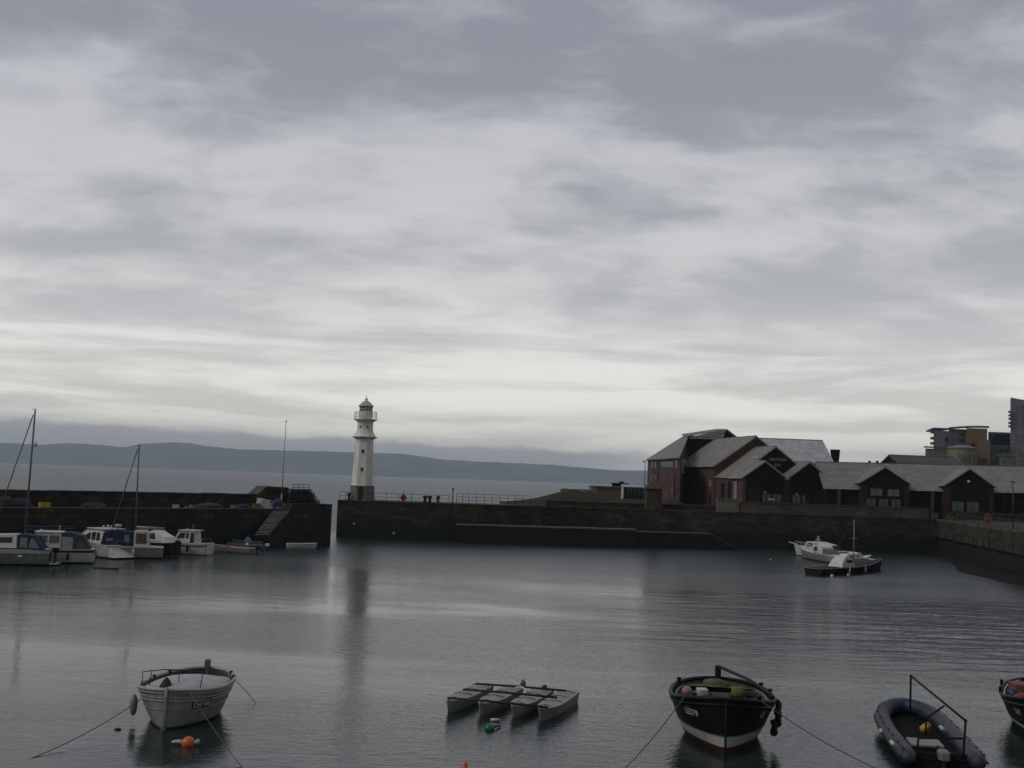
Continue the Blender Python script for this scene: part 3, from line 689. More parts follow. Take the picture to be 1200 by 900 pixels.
# red lifebuoy cabinet
p = (rx(473, 145), 145.0)
lb = thing('lifebuoy_cabinet', 'red lifebuoy cabinet on a post by the railing right of the lighthouse', 'lifebuoy cabinet', (p[0], p[1], ZR))
mb = MB(); mb.tube([(0, 0, 0), (0, 0, 1.3)], .05, M_DSTEEL); mb.build('post', lb)
mb = MB(); mb.lathe([(.42, -.11), (.42, .11)], (0, 0, 0), M_RED, 8, False, r8)
for i in range(len(mb.v)): v = mb.v[i]; mb.v[i] = Vector((v.x, v.z, v.y + .5))
mb.build('housing', lb)
mb = MB(); mb.tube([(.3 * math.cos(a * .3927), -.12, .5 + .3 * math.sin(a * .3927)) for a in range(17)], .05, mat('dark_red_ring', (.2, .02, .03), .6), 6, caps=False); mb.build('ring', lb)
def bollard(px, Y, label, z=ZR, k=1.0, group=None, name='bollard'):
    o = MB(); o.lathe([(.26 * k, 0), (.24 * k, .12), (.17 * k, .2), (.17 * k, .55), (.30 * k, .62), (.32 * k, .78), (.22 * k, .86), (.02, .88)], (0, 0, 0), M_RUBBER, 14)
    x = XatY(px, Y, z + .3); b_ = o.build(name, None, (x, Y, z)); tag(b_, label, 'bollard', group)
bollard(498, 144.8, 'black iron mooring bollard, left one of a pair on the pier')
bollard(503.5, 144.8, 'black iron mooring bollard, right one of a pair on the pier')
bollard(513.5, 145.4, 'single black bollard just left of the pier lamp post', k=.8)
bollard(409, 144.9, 'black bollard at the left foot of the lighthouse', k=.8)
lp_ = thing('lamp_post', 'short dark lamp post standing at the middle of the pier railing', 'lamp post', (rx(530.5, 145), 145, ZR))
mb = MB(); mb.tube([(0, 0, 0), (0, 0, 1.75)], .07, M_DSTEEL); mb.build('post', lp_)
mb = MB(); mb.lathe([(.09, 1.72), (.13, 1.8), (.13, 1.95), (.05, 2.0)], (0, 0, 0), M_DSTEEL, 10); mb.build('lamp_head', lp_)
for px_ in (538, 541):
    pass
for px_, py_, lab in ((415, 613.5, 'small pale mooring plate on the pier wall below the lighthouse'), (461.5, 625, 'small pale plate low on the pier wall, right of the lighthouse')):
    q = W(px_, py_, 142.75); mb = MB(); mb.box((-.14, -.06, -.1), (.14, .2, .1), M_PLASTICW, bev=.03); tag(mb.build('mooring_plate', None, (q.x, q.y - .02, q.z)), lab, 'plate')
# timber fender piles / ladder on the pier wall
def ladder(px, Y, z0, z1, label):
    x = XatY(px, Y, 2.5); L_ = thing('quay_ladder', label, 'ladder', (x, Y, 0))
    for s_ in (-.2, .2):
        mb = MB(); mb.tube([(s_, 0, z0), (s_, 0, z1)], .03, M_DSTEEL, 6); mb.build('stile', L_)
    z = z0 + .2
    while z < z1: mb = MB(); mb.tube([(-.2, 0, z), (.2, 0, z)], .018, M_DSTEEL, 5); mb.build('rung', L_); z += .3
ladder(534, 142.95, -.3, 4.9, 'steel ladder down the pier wall at the start of the low ledge')
ladder(884, 150.05, -.3, 4.9, 'steel ladder on the dark quay wall below the gabled buildings')

# ------------------------------------------------------------------ things on the left breakwater
def fishbox(mt):
    mb = MB(); w_, d_, h_ = .8, .5, .5
    mb.box((-w_ / 2, -d_ / 2, 0), (w_ / 2, d_ / 2, .04), mt)
    mb.box((-w_ / 2, -d_ / 2, .04), (w_ / 2, -d_ / 2 + .03, h_), mt); mb.box((-w_ / 2, d_ / 2 - .03, .04), (w_ / 2, d_ / 2, h_), mt)
    mb.box((-w_ / 2, -d_ / 2 + .03, .04), (-w_ / 2 + .03, d_ / 2 - .03, h_), mt); mb.box((w_ / 2 - .03, -d_ / 2 + .03, .04), (w_ / 2, d_ / 2 - .03, h_), mt)
    mb.box((-w_ / 2 - .03, -d_ / 2 - .03, h_ - .06), (w_ / 2 + .03, -d_ / 2 - .002, h_), mt)
    mb.box((-w_ / 2 - .03, d_ / 2 + .002, h_ - .06), (w_ / 2 + .03, d_ / 2 + .03, h_), mt); return mb
def on_deck(px, k, z): s_ = s_at(px, k, z); p = LP(s_, k); return p
zt = ZD + .03
def put_box(px, k, mt, label, rz=.3, sc=1, sz=1, dz=0, tilt=0):
    p = on_deck(px, k, zt); o = fishbox(mt).build('fish_box', None, (p[0], p[1], zt + dz)); o.rotation_euler = (tilt, 0, rz); o.scale = (sc, sc, sc * sz); tag(o, label, 'box')
put_box(303.5, 1.9, M_PLASTICW, 'tall white fish box leaning by the foot of the breakwater steps', 1.3, 1.15, 1.9, 0, .25)
put_box(310.5, 1.9, M_PLASTICW, 'upright white fish box right of the leaning one on the breakwater', .7, 1.2, 1.6)
put_box(313, 1.2, M_PLASTICW, 'flat white fish box lying at the deck edge near the steps', .75, 1.2, .5)
put_box(300.5, 1.3, M_YG, 'lime yellow box beside the white fish boxes', .6, .95, 1.2)
put_box(52, 1.5, M_YELLOW, 'orange yellow crate on the breakwater edge behind the moored cruisers', .8, 1.1, .9)
put_box(206, 2.0, M_PLASTICW, 'small pale box on the breakwater above the white pilothouse boat', .5, .7, 1)
put_box(221, 1.3, mat('grey_box', (.25, .25, .24), .7), 'grey flat box on the breakwater deck edge', .7, .9, .4)
put_box(226, 2.6, mat('grey_box2', (.18, .18, .17), .7), 'small dark grey box by the foot of the parapet', .9, .8, .8)
put_box(275, 2.2, mat('grey_box3', (.16, .155, .14), .7), 'brownish grey box against the parapet left of its rise', .9, .9, .8)
put_box(328, 1.6, mat('grey_box4', (.22, .21, .19), .7), 'grey box at the top of the landing steps', .9, .8, .6)
def heap(px, k, wd, hg, mt, label, name, cat, z=None, seed=1):
    p = on_deck(px, k, zt); mb = MB(); n = 22; m_ = 10; vs = []; fs = []
    for j in range(m_):
        for i in range(n):
            th = 2 * math.pi * i / n; f = j / (m_ - 1); q = Vector((math.cos(th), math.sin(th), f * 2 + seed * 7))
            rr = (1 - f ** 1.8) ** .6 * (1 + .3 * mnoise.noise(q * 1.4)); vs.append((math.cos(th) * rr * wd / 2, math.sin(th) * rr * wd * .32, f * hg * (1 + .15 * mnoise.noise(q * 2.1))))
    for j in range(m_ - 1):
        for i in range(n): fs.append((j * n + i, j * n + (i + 1) % n, (j + 1) * n + (i + 1) % n, (j + 1) * n + i))
    fs.append(tuple(range((m_ - 1) * n, m_ * n))); mb.mesh(vs, fs, mt, True)
    o = mb.build(name, None, (p[0], p[1], z or zt)); o.rotation_euler = (0, 0, math.atan2(du[1], du[0])); tag(o, label, cat); return o
heap(325, 2.6, 2.2, 1.1, M_BLUEP, 'dark blue tarpaulin heap beside the flagpole on the breakwater', 'tarpaulin_heap', 'tarpaulin', seed=2)
heap(20, 2.4, 3.0, .85, mat('dark_blue_net', (.012, .02, .045), .9, .4, 3), 'dark blue net heap against the parapet at the left edge', 'net_heap', 'fishing net', seed=3)
heap(5, 2.4, 2.4, 1.0, M_NET, 'dark brown net heap at the very left of the breakwater', 'net_heap', 'fishing net', seed=4)
heap(245, 2.4, 3.2, .6, M_NET, 'low dark net heap midway along the parapet', 'net_heap', 'fishing net', seed=5)
heap(285, 2.6, 2.0, .5, mat('blueish_net', (.02, .03, .045), .9, .4, 3), 'small bluish net heap left of the yellow box', 'net_heap', 'fishing net', seed=6)
heap(110, 2.5, 2.8, .5, mat('green_net', (.015, .025, .018), .9, .4, 3), 'low greenish net heap behind the moored white cruiser', 'net_heap', 'fishing net', seed=8)
# flagpole
fp = on_deck(329.5, 3.0, 4); tp = zat(331.5, 494, fp[1])
ft = thing('flagpole', 'tall thin bare pole rising from the raised end of the breakwater', 'pole', (fp[0], fp[1], zt))
mb = MB(); mb.tube([(0, 0, 0), (0, 0, (tp - zt) * .5), (0.05, 0, tp - zt)], .055, M_STEEL, 8, r2=.03); mb.build('pole', ft)
mb = MB(); mb.lathe([(.3, 0), (.3, .5), (.12, .55), (.1, 1.6), (.06, 1.65)], (0, 0, 0), M_STEEL, 10); mb.build('base', ft)
mb = MB(); mb.ball((.05, 0, tp - zt + .05), .09, M_STEEL, n=8); mb.build('cap', ft)
# creels
def creel_root(x, y, z, rz, first=[None]):
    lab = 'black netted creel in the stack on the breakwater head'
    if first[0] is None:
        r_ = thing('lobster_creel', lab, 'creel', (x, y, z), rz, 'creels stacked on the breakwater head')
        mb = MB()
        for s_ in (-.22, .22): mb.tube([(-.38, s_, .02), (.38, s_, .02)], .022, M_RUBBER, 5)
        for s_ in (-.38, 0, .38):
            mb.tube([(s_, -.22 + .0, .02), (s_, -.22, .2), (s_, -.16, .33), (s_, 0, .38), (s_, .16, .33), (s_, .22, .2), (s_, .22, .02)], .024, M_RUBBER, 5)
        mb.build('frame', r_)
        mb = MB(); pr = [(-.2, .03), (-.2, .2), (-.14, .31), (0, .35), (.14, .31), (.2, .2), (.2, .03)]
        for i in range(9):
            x_ = -.36 + .09 * i; mb.tube([(x_, a, b_) for a, b_ in pr], .015, M_NET, 4)
        for a, b_ in pr + [(-.2, .11), (.2, .11), (-.07, .33), (.07, .33)]: mb.tube([(-.37, a, b_), (.37, a, b_)], .015, M_NET, 4)
        mb.build('netting', r_); first[0] = r_; return
    dup(first[0], (x, y, z), rz)
ang = math.atan2(du[1], du[0])
for lay in range(4):
    pxs = [338 + 4.6 * i + lay * 1.2 for i in range(8 - lay)]
    if lay == 3: pxs = [346, 351, 356, 361]
    for i, q in enumerate(pxs):
        kk = 1.6 + .25 * ((i + lay) % 3); p = LP(s_at(q, kk, ZH + .3 * lay), kk)
        creel_root(p[0], p[1], ZH + .03 + lay * .39, ang + random.uniform(-.2, .2))
for i, q in enumerate([341, 347, 353, 359, 364]):
    kk = 3.1; p = LP(s_at(q, kk, ZH), kk)
    for lay in range(4 if i < 4 else 3): creel_root(p[0], p[1], ZH + .03 + lay * .39, ang + random.uniform(-.25, .25))
# light frame on the pier head
s0, s1 = s_at(343, 4.2, 6), s_at(362, 4.2, 6)
fr_ = thing('pipe_barrier', 'thin pipe barrier frame above the creel stack on the breakwater head', 'barrier')
p0, p1 = LP(s0, 4.2), LP(s1, 4.2)
zt1 = zat(352, 568, p0[1] + 1)
mb = MB()
for f in (0, .35, .62, 1): mb.tube([(p0[0] + (p1[0] - p0[0]) * f, p0[1] + (p1[1] - p0[1]) * f, ZH), (p0[0] + (p1[0] - p0[0]) * f, p0[1] + (p1[1] - p0[1]) * f, zt1)], .035, M_DSTEEL, 6)
mb.build('posts', fr_)
for dz in (0, -.32):
    mb = MB(); mb.tube([(p0[0], p0[1], zt1 + dz), (p1[0], p1[1], zt1 + dz)], .035, M_DSTEEL, 6); mb.build('rail', fr_)

# ------------------------------------------------------------------ buildings
def frame(O, ang):
    c, s_ = math.cos(ang), math.sin(ang)
    return lambda u, w_, z: Vector((O[0] + u * c - w_ * s_, O[1] + u * s_ + w_ * c, z))
def u_at(FRM, px, w_, z):
    a, b2 = -60.0, 120.0
    for _ in range(40):
        c = (a + b2) / 2
        if proj(FRM(c, w_, z))[0] < px: a = c
        else: b2 = c
    return a
def gable(parent, FRM, u0, u1, w0, w1, z0, ze, zr, mwall, mroof, front=None, ov=.35, th=.18, ur=None, back=True, barge=M_BARGE, front_panel_z=None, kz=0.0):
    """ridge runs along w; front gable at w0"""
    f_ = lambda u, w_, z: FRM(u, w_, z + kz * u)
    ur = (u0 + u1) / 2 if ur is None else ur
    mb = MB(); front = front or mwall
    mb.poly([f_(u0, w0, z0), f_(u1, w0, z0), f_(u1, w0, ze), f_(ur, w0, zr), f_(u0, w0, ze)], front)
    mb.poly([f_(u0, w1, z0), f_(u0, w1, ze), f_(ur, w1, zr), f_(u1, w1, ze), f_(u1, w1, z0)], mwall)
    mb.poly([f_(u0, w0, z0), f_(u0, w0, ze), f_(u0, w1, ze), f_(u0, w1, z0)], mwall)
    mb.poly([f_(u1, w0, z0), f_(u1, w1, z0), f_(u1, w1, ze), f_(u1, w0, ze)], mwall)
    mb.build('wall', parent)
    sl = (zr - ze) / (ur - u0); sr = (zr - ze) / (u1 - ur); mb = MB(); d = .06
    mb.slab([f_(u0 - ov, w0 - ov, ze - sl * ov + th), f_(u0 - ov, w1 + ov, ze - sl * ov + th), f_(ur, w1 + ov, zr + th), f_(ur, w0 - ov, zr + th)], th, mroof, barge)
    mb.slab([f_(ur + .001, w0 - ov, zr + th), f_(ur + .001, w1 + ov, zr + th), f_(u1 + ov, w1 + ov, ze - sr * ov + th), f_(u1 + ov, w0 - ov, ze - sr * ov + th)], th, mroof, barge)
    rf = mb.build('roof', parent)
    mb = MB()
    mb.tube([f_(ur, w0 - ov, zr + th), f_(ur, w1 + ov, zr + th)], .09, mroof, 6); mb.build('ridge_tiles', rf)
    mb = MB(); mb.tube([f_(u0 - ov - .05, w0 - ov, ze - sl * ov + .08), f_(u0 - ov - .05, w1 + ov, ze - sl * ov + .08)], .08, barge, 6); mb.build('gutter', rf)
    return rf
def front_panel(parent, FRM, u0, u1, z0, z1, w_, mt, name='window', d=.06, frame_m=None):
    mb = MB(); mb.mesh([FRM(u0, w_ - d, z0), FRM(u1, w_ - d, z0), FRM(u1, w_ - d, z1), FRM(u0, w_ - d, z1), FRM(u0, w_ + .04, z0), FRM(u1, w_ + .04, z0), FRM(u1, w_ + .04, z1), FRM(u0, w_ + .04, z1)],
                      [(0, 1, 2, 3), (1, 5, 6, 2), (4, 0, 3, 7), (3, 2, 6, 7), (4, 5, 1, 0)], mt)
    o = mb.build(name, parent)
    if frame_m:
        mb = MB(); t_ = .07; e = w_ - d - .03
        for (a, b2, c, d2) in ((u0, u1, z0, z0 + t_), (u0, u1, z1 - t_, z1), (u0, u0 + t_, z0 + t_, z1 - t_), (u1 - t_, u1, z0 + t_, z1 - t_), ((u0 + u1) / 2 - t_ / 2, (u0 + u1) / 2 + t_ / 2, z0 + t_, z1 - t_)):
            mb.poly([FRM(a, e, c), FRM(b2, e, c), FRM(b2, e, d2), FRM(a, e, d2)], frame_m)
        mb.build('frame', o)
    return o
ZB = ZR - .3
ROTC = R(10)
# --- building A : three storeys, left end
bA = thing('brick_building', 'three-storey red brick building with tall grey roof at the left end of the row', 'building')
Pn = Vector((XatY(797, 172, 12), 172)); Pf = Vector((XatY(759, 195, 12), 195))
zeA = zat(797, 536.5, 172); ridge_f = W(803, 510, 198); cut = W(806, 511.3, 193); zrA = ridge_f.z
mb = MB()
mb.poly([(Pf.x, Pf.y, ZB), (Pn.x, Pn.y, ZB), (Pn.x, Pn.y, zeA), (Pf.x, Pf.y, zeA)], M_BRICK)
mb.poly([(Pn.x, Pn.y, ZB), (cut.x, cut.y, ZB), (cut.x, cut.y, cut.z - .05), (Pn.x, Pn.y, zeA)], M_BRICK)
mb.poly([(Pf.x, Pf.y, ZB), (Pf.x, Pf.y, zeA), (ridge_f.x, 198, zrA), (38, 199, zrA), (38, 199, ZB)], M_BRICK)
mb.build('wall', bA)
recR = W(862, 515, 190.2)
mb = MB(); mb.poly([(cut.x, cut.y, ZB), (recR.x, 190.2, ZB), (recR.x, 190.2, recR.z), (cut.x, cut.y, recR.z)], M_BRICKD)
mb.poly([(recR.x, 190.2, ZB), (recR.x, 199, ZB), (recR.x, 199, recR.z), (recR.x, 190.2, recR.z)], M_BRICKD); mb.build('recessed_wall', bA)  # shade of the recess is carried by the darker brick colour
mb = MB(); e1 = Vector((Pn.x - .35, Pn.y - .6, zeA + .02)); e2 = Vector((Pf.x - .35, Pf.y, zeA + .02))
mb.slab([e1, tuple(cut + Vector((0, -.3, .1))), (ridge_f.x, 198, zrA + .1), e2], .2, M_SLATE, M_BARGE)
mb.build('roof', bA)
ap = W(852, 503, 190)
mb = MB(); eL = Vector((cut.x - .2, 192.6, cut.z + .12)); eR = W(864.5, 512.8, 190)
mb.slab([(cut.x - .2, 190.2, cut.z + .13), (ap.x, 189.6, ap.z), (ap.x, 199, ap.z + .5), (cut.x - .2, 199, cut.z + .63)], .2, M_SLATE, M_BARGE)
mb.slab([(ap.x + .002, 189.6, ap.z), (eR.x, 189.6, eR.z), (eR.x, 199, eR.z + .5), (ap.x + .002, 199, ap.z + .5)], .2, M_SLATE, M_BARGE)
mb.build('roof', bA)
mb = MB(); g0 = W(845, 511.5, 189.9); mb.poly([(cut.x - .2, 189.55, recR.z + .13), (g0.x, 189.55, recR.z + .13), (ap.x, 189.75, ap.z - .01)], M_SLATE); mb.poly([(g0.x, 189.9, recR.z), (recR.x, 189.9, recR.z), (recR.x, 189.9, eR.z - .2), (ap.x, 189.9, ap.z - .22)], M_CLAD); mb.build('gable_wall', bA)
mb = MB(); mb.box((cut.x - .1, 189.5, recR.z - .12), (recR.x + .4, 190.1, recR.z + .06), M_BARGE); mb.build('fascia', bA)
def onA(px, py, lift=.05):     # left facade plane through Pf,Pn
    d = ray(px, py); n_ = Vector((Pn.y - Pf.y, -(Pn.x - Pf.x), 0)).normalized()
    if n_.x > 0: n_ = -n_
    p0_ = Vector((Pn.x, Pn.y, 0)) + n_ * lift; tt = (p0_ - EYE).dot(n_) / d.dot(n_); return EYE + d * tt, n_
def panelA(x0, x1, y0, y1, mt, name='window'):
    q = [onA(a, b_)[0] for a, b_ in ((x0, y1), (x1, y1), (x1, y0), (x0, y0))]; n_ = onA(x0, y0)[1]
    mb = MB(); back = [p - n_ * .12 for p in q]
    mb.poly(q, mt)
    for i in range(4): j = (i + 1) % 4; mb.poly([q[i], back[i], back[j], q[j]], M_BARGE)
    mb.build(name, bA)
for (x0, x1, y0, y1) in ((763, 765, 541.5, 549), (767, 769, 541.5, 549), (775, 788.5, 541, 547.5), (791, 793.5, 540, 549), (762.5, 764, 557, 562), (767, 768.5, 557, 562), (763, 764.5, 570, 577), (786.5, 788, 573, 579)):
    panelA(x0, x1, y0, y1, M_GLASS)
for (x0, x1, y0, y1) in ((771, 772.4, 541, 583), (789.5, 791.8, 557, 586), (794, 795.5, 558, 586)): panelA(x0, x1, y0, y1, M_CLAD, 'dark_strip')
# white sign on flank
nf = Vector((cut.y - Pn.y, -(cut.x - Pn.x), 0)).normalized()
def onF(px, py, lift=.08):
    d = ray(px, py); p0_ = Vector((Pn.x, Pn.y, 0)) + nf * lift; tt = (p0_ - EYE).dot(nf) / d.dot(nf); return EYE + d * tt
mb = MB(); q = [onF(a, b_) for a, b_ in ((799.3, 555), (803.3, 554.5), (803.8, 538), (799.6, 538))]; mb.poly(q, mat('sign_white', (.42, .44, .47), .5)); 
for i in range(4): j = (i + 1) % 4; mb.poly([q[i], q[i] - nf * .1, q[j] - nf * .1, q[j]], M_BARGE)
sg = mb.build('sign_board', bA)
mb = MB(); q = [onF(a, b_, .1) for a, b_ in ((800.4, 552), (802.2, 551.8), (802.5, 541), (800.6, 541))]; mb.poly(q, mat('sign_blue_mark', (.12, .14, .2), .5)); mb.build('sign_mark', sg)

# --- building B : gabled hall
OB = (XatY(837.5, 171, 11), 171.0); FB = frame(OB, ROTC)
bB = thing('brick_hall', 'red brick gabled hall with steep grey roof between the tall block and the signed gable', 'building')
zeB = zat(837.5, 545, 171); sB = 6.62
zrB = zat(885, 510.5, 172.1)
gable(bB, FB, 0, 13.2, 0, 18, ZB, zeB - .1, zrB - .2, M_BRICK, M_SLATE, ov=.3)
front_panel(bB, FB, -.0, 0, 0, 0, 0, M_BRICK, 'quoin') if False else None
# windows on B's left side
def side_panel(parent, FRM, u, w0, w1, z0, z1, mt, name='window', d=.05):
    mb = MB(); mb.mesh([FRM(u - d, w0, z0), FRM(u - d, w1, z0), FRM(u - d, w1, z1), FRM(u - d, w0, z1), FRM(u + .05, w0, z0), FRM(u + .05, w1, z0), FRM(u + .05, w1, z1), FRM(u + .05, w0, z1)],
                      [(1, 0, 3, 2), (0, 4, 7, 3), (5, 1, 2, 6), (2, 3, 7, 6), (0, 1, 5, 4)], mt); return mb.build(name, parent)
side_panel(bB, FB, 0, 1.0, 2.4, 8.0, 9.1, mat('pale_sign', (.16, .16, .16), .6), 'sign_board')
side_panel(bB, FB, 0, 4.2, 5.0, 8.0, 9.6, M_GLASS); side_panel(bB, FB, 0, 4.2, 5.0, 5.2, 7, M_GLASS); side_panel(bB, FB, 0, 1.2, 2.2, 5.2, 6.8, M_GLASS)

# --- building C : signed gable and its two porch gables
OC = (XatY(870, 160, 9.5), 160.0); FC = frame(OC, ROTC)
bC = thing('restaurant_building', 'brick building with two dark front gables and a lettered gable above them', 'building')
zeC = 9.45
gable(bC, FC, 0.05, 12.75, 3.15, 11.0, ZB, zeC, 14.15, M_BRICK, M_SLATE, front=M_CLAD, ov=.12)
gable(bC, FC, 0, 6.8, 0, 4.6, ZB, zeC + .02, 11.86, M_BRICK, M_SLATE, front=M_CLAD, ov=.28)
gable(bC, FC, 6.83, 13.65, 0, 4.6, ZB, zeC + .06, 11.98, M_BRICKD, M_SLATE, front=M_CLAD, ov=.25)
for (u0, u1) in ((0, .55), (6.3, 7.35), (13.1, 13.7)):
    front_panel(bC, FC, u0, u1, ZB, 9.0 if u0 else 9.3, 0, M_BRICKD if u0 else M_BRICK, 'brick_pier', .16)
for (u0, u1) in ((.9, 2.7), (10.9, 12.7)): front_panel(bC, FC, u0, u1, ZB, 8.1, 0, M_BRICKD, 'brick_panel', .05)
for (u0, u1) in ((3.0, 4.4), (4.55, 6.0), (7.6, 9.0), (9.15, 10.5)): front_panel(bC, FC, u0, u1, 5.2, 7.3, 0, M_GLASS, 'window', .05, M_CLAD)
front_panel(bC, FC, 4.0, 4.9, 6.35, 6.62, -.08, mat('white_plate', (.5, .5, .48), .5), 'notice', .03)
for px_, py_ in ((897, 577.2), (933.8, 579.5)):
    u_ = u_at(FC, px_, -.2, 7); z_ = zat(px_, py_, FC(u_, -.2, 0).y); mb = MB(); q = FC(u_, -.16, z_); mb.ball(q, .16, mat('lamp_globe', (.3, .3, .34), .3), n=6); mb.build('wall_lamp', bC)
side_panel(bC, FC, 0, 2.0, 3.2, ZB + .1, 8.9, mat('curtain_white', (.22, .22, .2), .7), 'window'); side_panel(bC, FC, 0, 4.2, 5.6, ZB + .1, 8.9, M_GLASS); side_panel(bC, FC, 0, 7.0, 8.4, 5.2, 8.6, M_GLASS)
# skylight bar on the roof slope
mb = MB(); q0, q1 = FC(3.85, 3.3, 12.55), FC(3.85, 5.6, 12.55); mb.tube([q0, q1], .12, mat('roof_light_frame', (.5, .5, .48), .4), 6); mb.build('roof_light', bC)
# lettering, gold, two lines
M_GOLD = mat('gold_lettering', (.36, .25, .11), .5, .1)
sgn = None
for k, (txt, sz, pxc, pyc) in enumerate((('NEWHAVEN', .82, 911.5, 540.2), ('QUAY', .82, 911.3, 546.6))):
    vs_, fs_ = text_geo(txt, sz); wd = max(v.x for v in vs_) - min(v.x for v in vs_); mnx = min(v.x for v in vs_)
    uc = u_at(FC, pxc, 3.05, 12); Yc = FC(uc, 3.05, 0).y; zc_ = zat(pxc, pyc, Yc); scx = (2.6 if k == 0 else 1.1) / wd
    mb = MB(); mb.mesh([FC(uc + ((v.x - mnx) - wd / 2) * scx, 3.15 - .09, zc_ + v.y * .75) for v in vs_], fs_, M_GOLD); mb.build('sign_lettering', bC)

# --- D big bluish roof behind
bD = thing('slate_roofed_hall', 'long hall behind the gables with a wide pale blue-grey roof', 'building')
def hipless(parent, FRM, u0, u1, w0, w1, z0, ze, zr, mwall, mroof, ov=.3, th=.2, kz=0.0, barge=M_BARGE):
    """ridge runs along u"""
    f_ = lambda u, w_, z: FRM(u, w_, z + kz * u)
    wm = (w0 + w1) / 2; mb = MB()
    mb.poly([f_(u0, w0, z0), f_(u1, w0, z0), f_(u1, w0, ze), f_(u0, w0, ze)], mwall); mb.poly([f_(u0, w1, z0), f_(u0, w1, ze), f_(u1, w1, ze), f_(u1, w1, z0)], mwall)
    mb.poly([f_(u0, w0, z0), f_(u0, w0, ze), f_(u0, wm, zr), f_(u0, w1, ze), f_(u0, w1, z0)], mwall); mb.poly([f_(u1, w0, z0), f_(u1, w1, z0), f_(u1, w1, ze), f_(u1, wm, zr), f_(u1, w0, ze)], mwall)
    mb.build('wall', parent); s_ = (zr - ze) / (wm - w0); mb = MB()
    mb.slab([f_(u0 - ov, w0 - ov, ze - s_ * ov + th), f_(u1 + ov, w0 - ov, ze - s_ * ov + th), f_(u1 + ov, wm, zr + th), f_(u0 - ov, wm, zr + th)], th, mroof, barge)
    mb.slab([f_(u0 - ov, wm + .002, zr + th), f_(u1 + ov, wm + .002, zr + th), f_(u1 + ov, w1 + ov, ze - s_ * ov + th), f_(u0 - ov, w1 + ov, ze - s_ * ov + th)], th, mroof, barge)
    rf = mb.build('roof', parent)
    mb = MB(); mb.tube([f_(u0 - ov, wm, zr + th), f_(u1 + ov, wm, zr + th)], .1, M_SLATED, 6); mb.build('ridge_tiles', rf)
    mb = MB(); mb.tube([f_(u0 - ov, w0 - ov - .06, ze - s_ * ov + .05), f_(u1 + ov, w0 - ov - .06, ze - s_ * ov + .05)], .09, barge, 6); mb.build('gutter', rf)
    return rf
FD = frame((0, 185.0), 0)
hipless(bD, FD, 40.5, XatY(975.5, 185, 12.6), 0, 14, ZB, 12.55, 16.45, M_BRICK, M_SLATEB)
q = W(978.5, 527, 190); mb = MB(); mb.mesh([(q.x - .3, 189, 12.6), (q.x + .35, 189, 12.6), (q.x + .35, 190.5, 12.6), (q.x - .3, 190.5, 12.6), (q.x - .7, 189, q.z), (q.x + .6, 189, q.z), (q.x + .6, 190.5, q.z), (q.x - .7, 190.5, q.z)],
    [(3, 2, 1, 0), (4, 5, 6, 7), (0, 1, 5, 4), (1, 2, 6, 5), (2, 3, 7, 6), (3, 0, 4, 7)], M_CLAD); mb.build('ventilation_tower', bD)

# --- E long fish market
OE = (XatY(966, 158.5, 8.5), 158.5); FE = frame(OE, R(-6)); KZ = .012
bE = thing('market_building', 'long low market building with grey roof and two dark front gables on the right', 'building')
hipless(bE, FE, .3, 60, 0, 13, ZB, 8.55, 12.0, M_CLAD, M_SLATE, kz=KZ, ov=.5)
wE = -1.6
for gi, (a, b2, ya) in enumerate(((1006.8, 1067.5, 545.3), (1105, 1167, 547.2), (1206, 1270, 549))):
    u0, u1 = u_at(FE, a, wE, 9.6) + .3, u_at(FE, b2, wE, 9.6) - .3
    zr_ = zat((a + b2) / 2 + 1, ya, FE((u0 + u1) / 2, wE, 0).y) - .3
    gable(bE, FE, u0, u1, wE, 6.4, ZB, 9.42, zr_, M_BRICKD, M_SLATE, front=M_CLAD, ov=.35)
    for (p0_, p1_) in ((u0, u0 + .75), (u1 - .6, u1)): front_panel(bE, FE, p0_, p1_, ZB, 9.1, wE, M_BRICKD, 'brick_pier', .14)
    um = (u0 + u1) / 2
    if gi == 0:
        for s_ in (-1, 1): front_panel(bE, FE, um + s_ * 1.15 - .85, um + s_ * 1.15 + .85, 7.5, 8.6, wE, mat('pane_sky_reflection', (.13, .14, .12), .6), 'window', .05, M_BRICKD)  # upper panes coloured pale to stand for sky reflected in glass
        for s_ in (-1.9, -.2, 1.5): front_panel(bE, FE, um + s_ - .7, um + s_ + .7, ZB + .1, 7.2, wE, glassmat('blue_glass', (.02, .035, .06), .2), 'glass_door', .05, M_CLAD)
    else:
        for s_ in (-1.6, .4): front_panel(bE, FE, um + s_ - .8, um + s_ + .9, ZB + .3, 7.2, wE, M_GLASS, 'window', .05, M_CLAD)
    if gi == 1:
        q = FE(u_at(FE, 1135, wE, 9.5), wE - .08, 9.95); mb = MB(); mb.ball(q, .19, mat('lamp_white', (.7, .72, .72), .3), n=8); mb.build('wall_lamp', bE)
M_ARC = mat('arcade_render', (.055, .05, .042), .9, .3, 1)
for k in range(15):
    u = 3.2 * k + 2.0
    mb = MB(); b0 = FE(u, -.35, ZB); mb.box((b0.x - .18, b0.y - .18, ZB), (b0.x + .18, b0.y + .18, 8.4), M_BRICKD if k % 2 else M_ARC); mb.build('arcade_pier', bE)
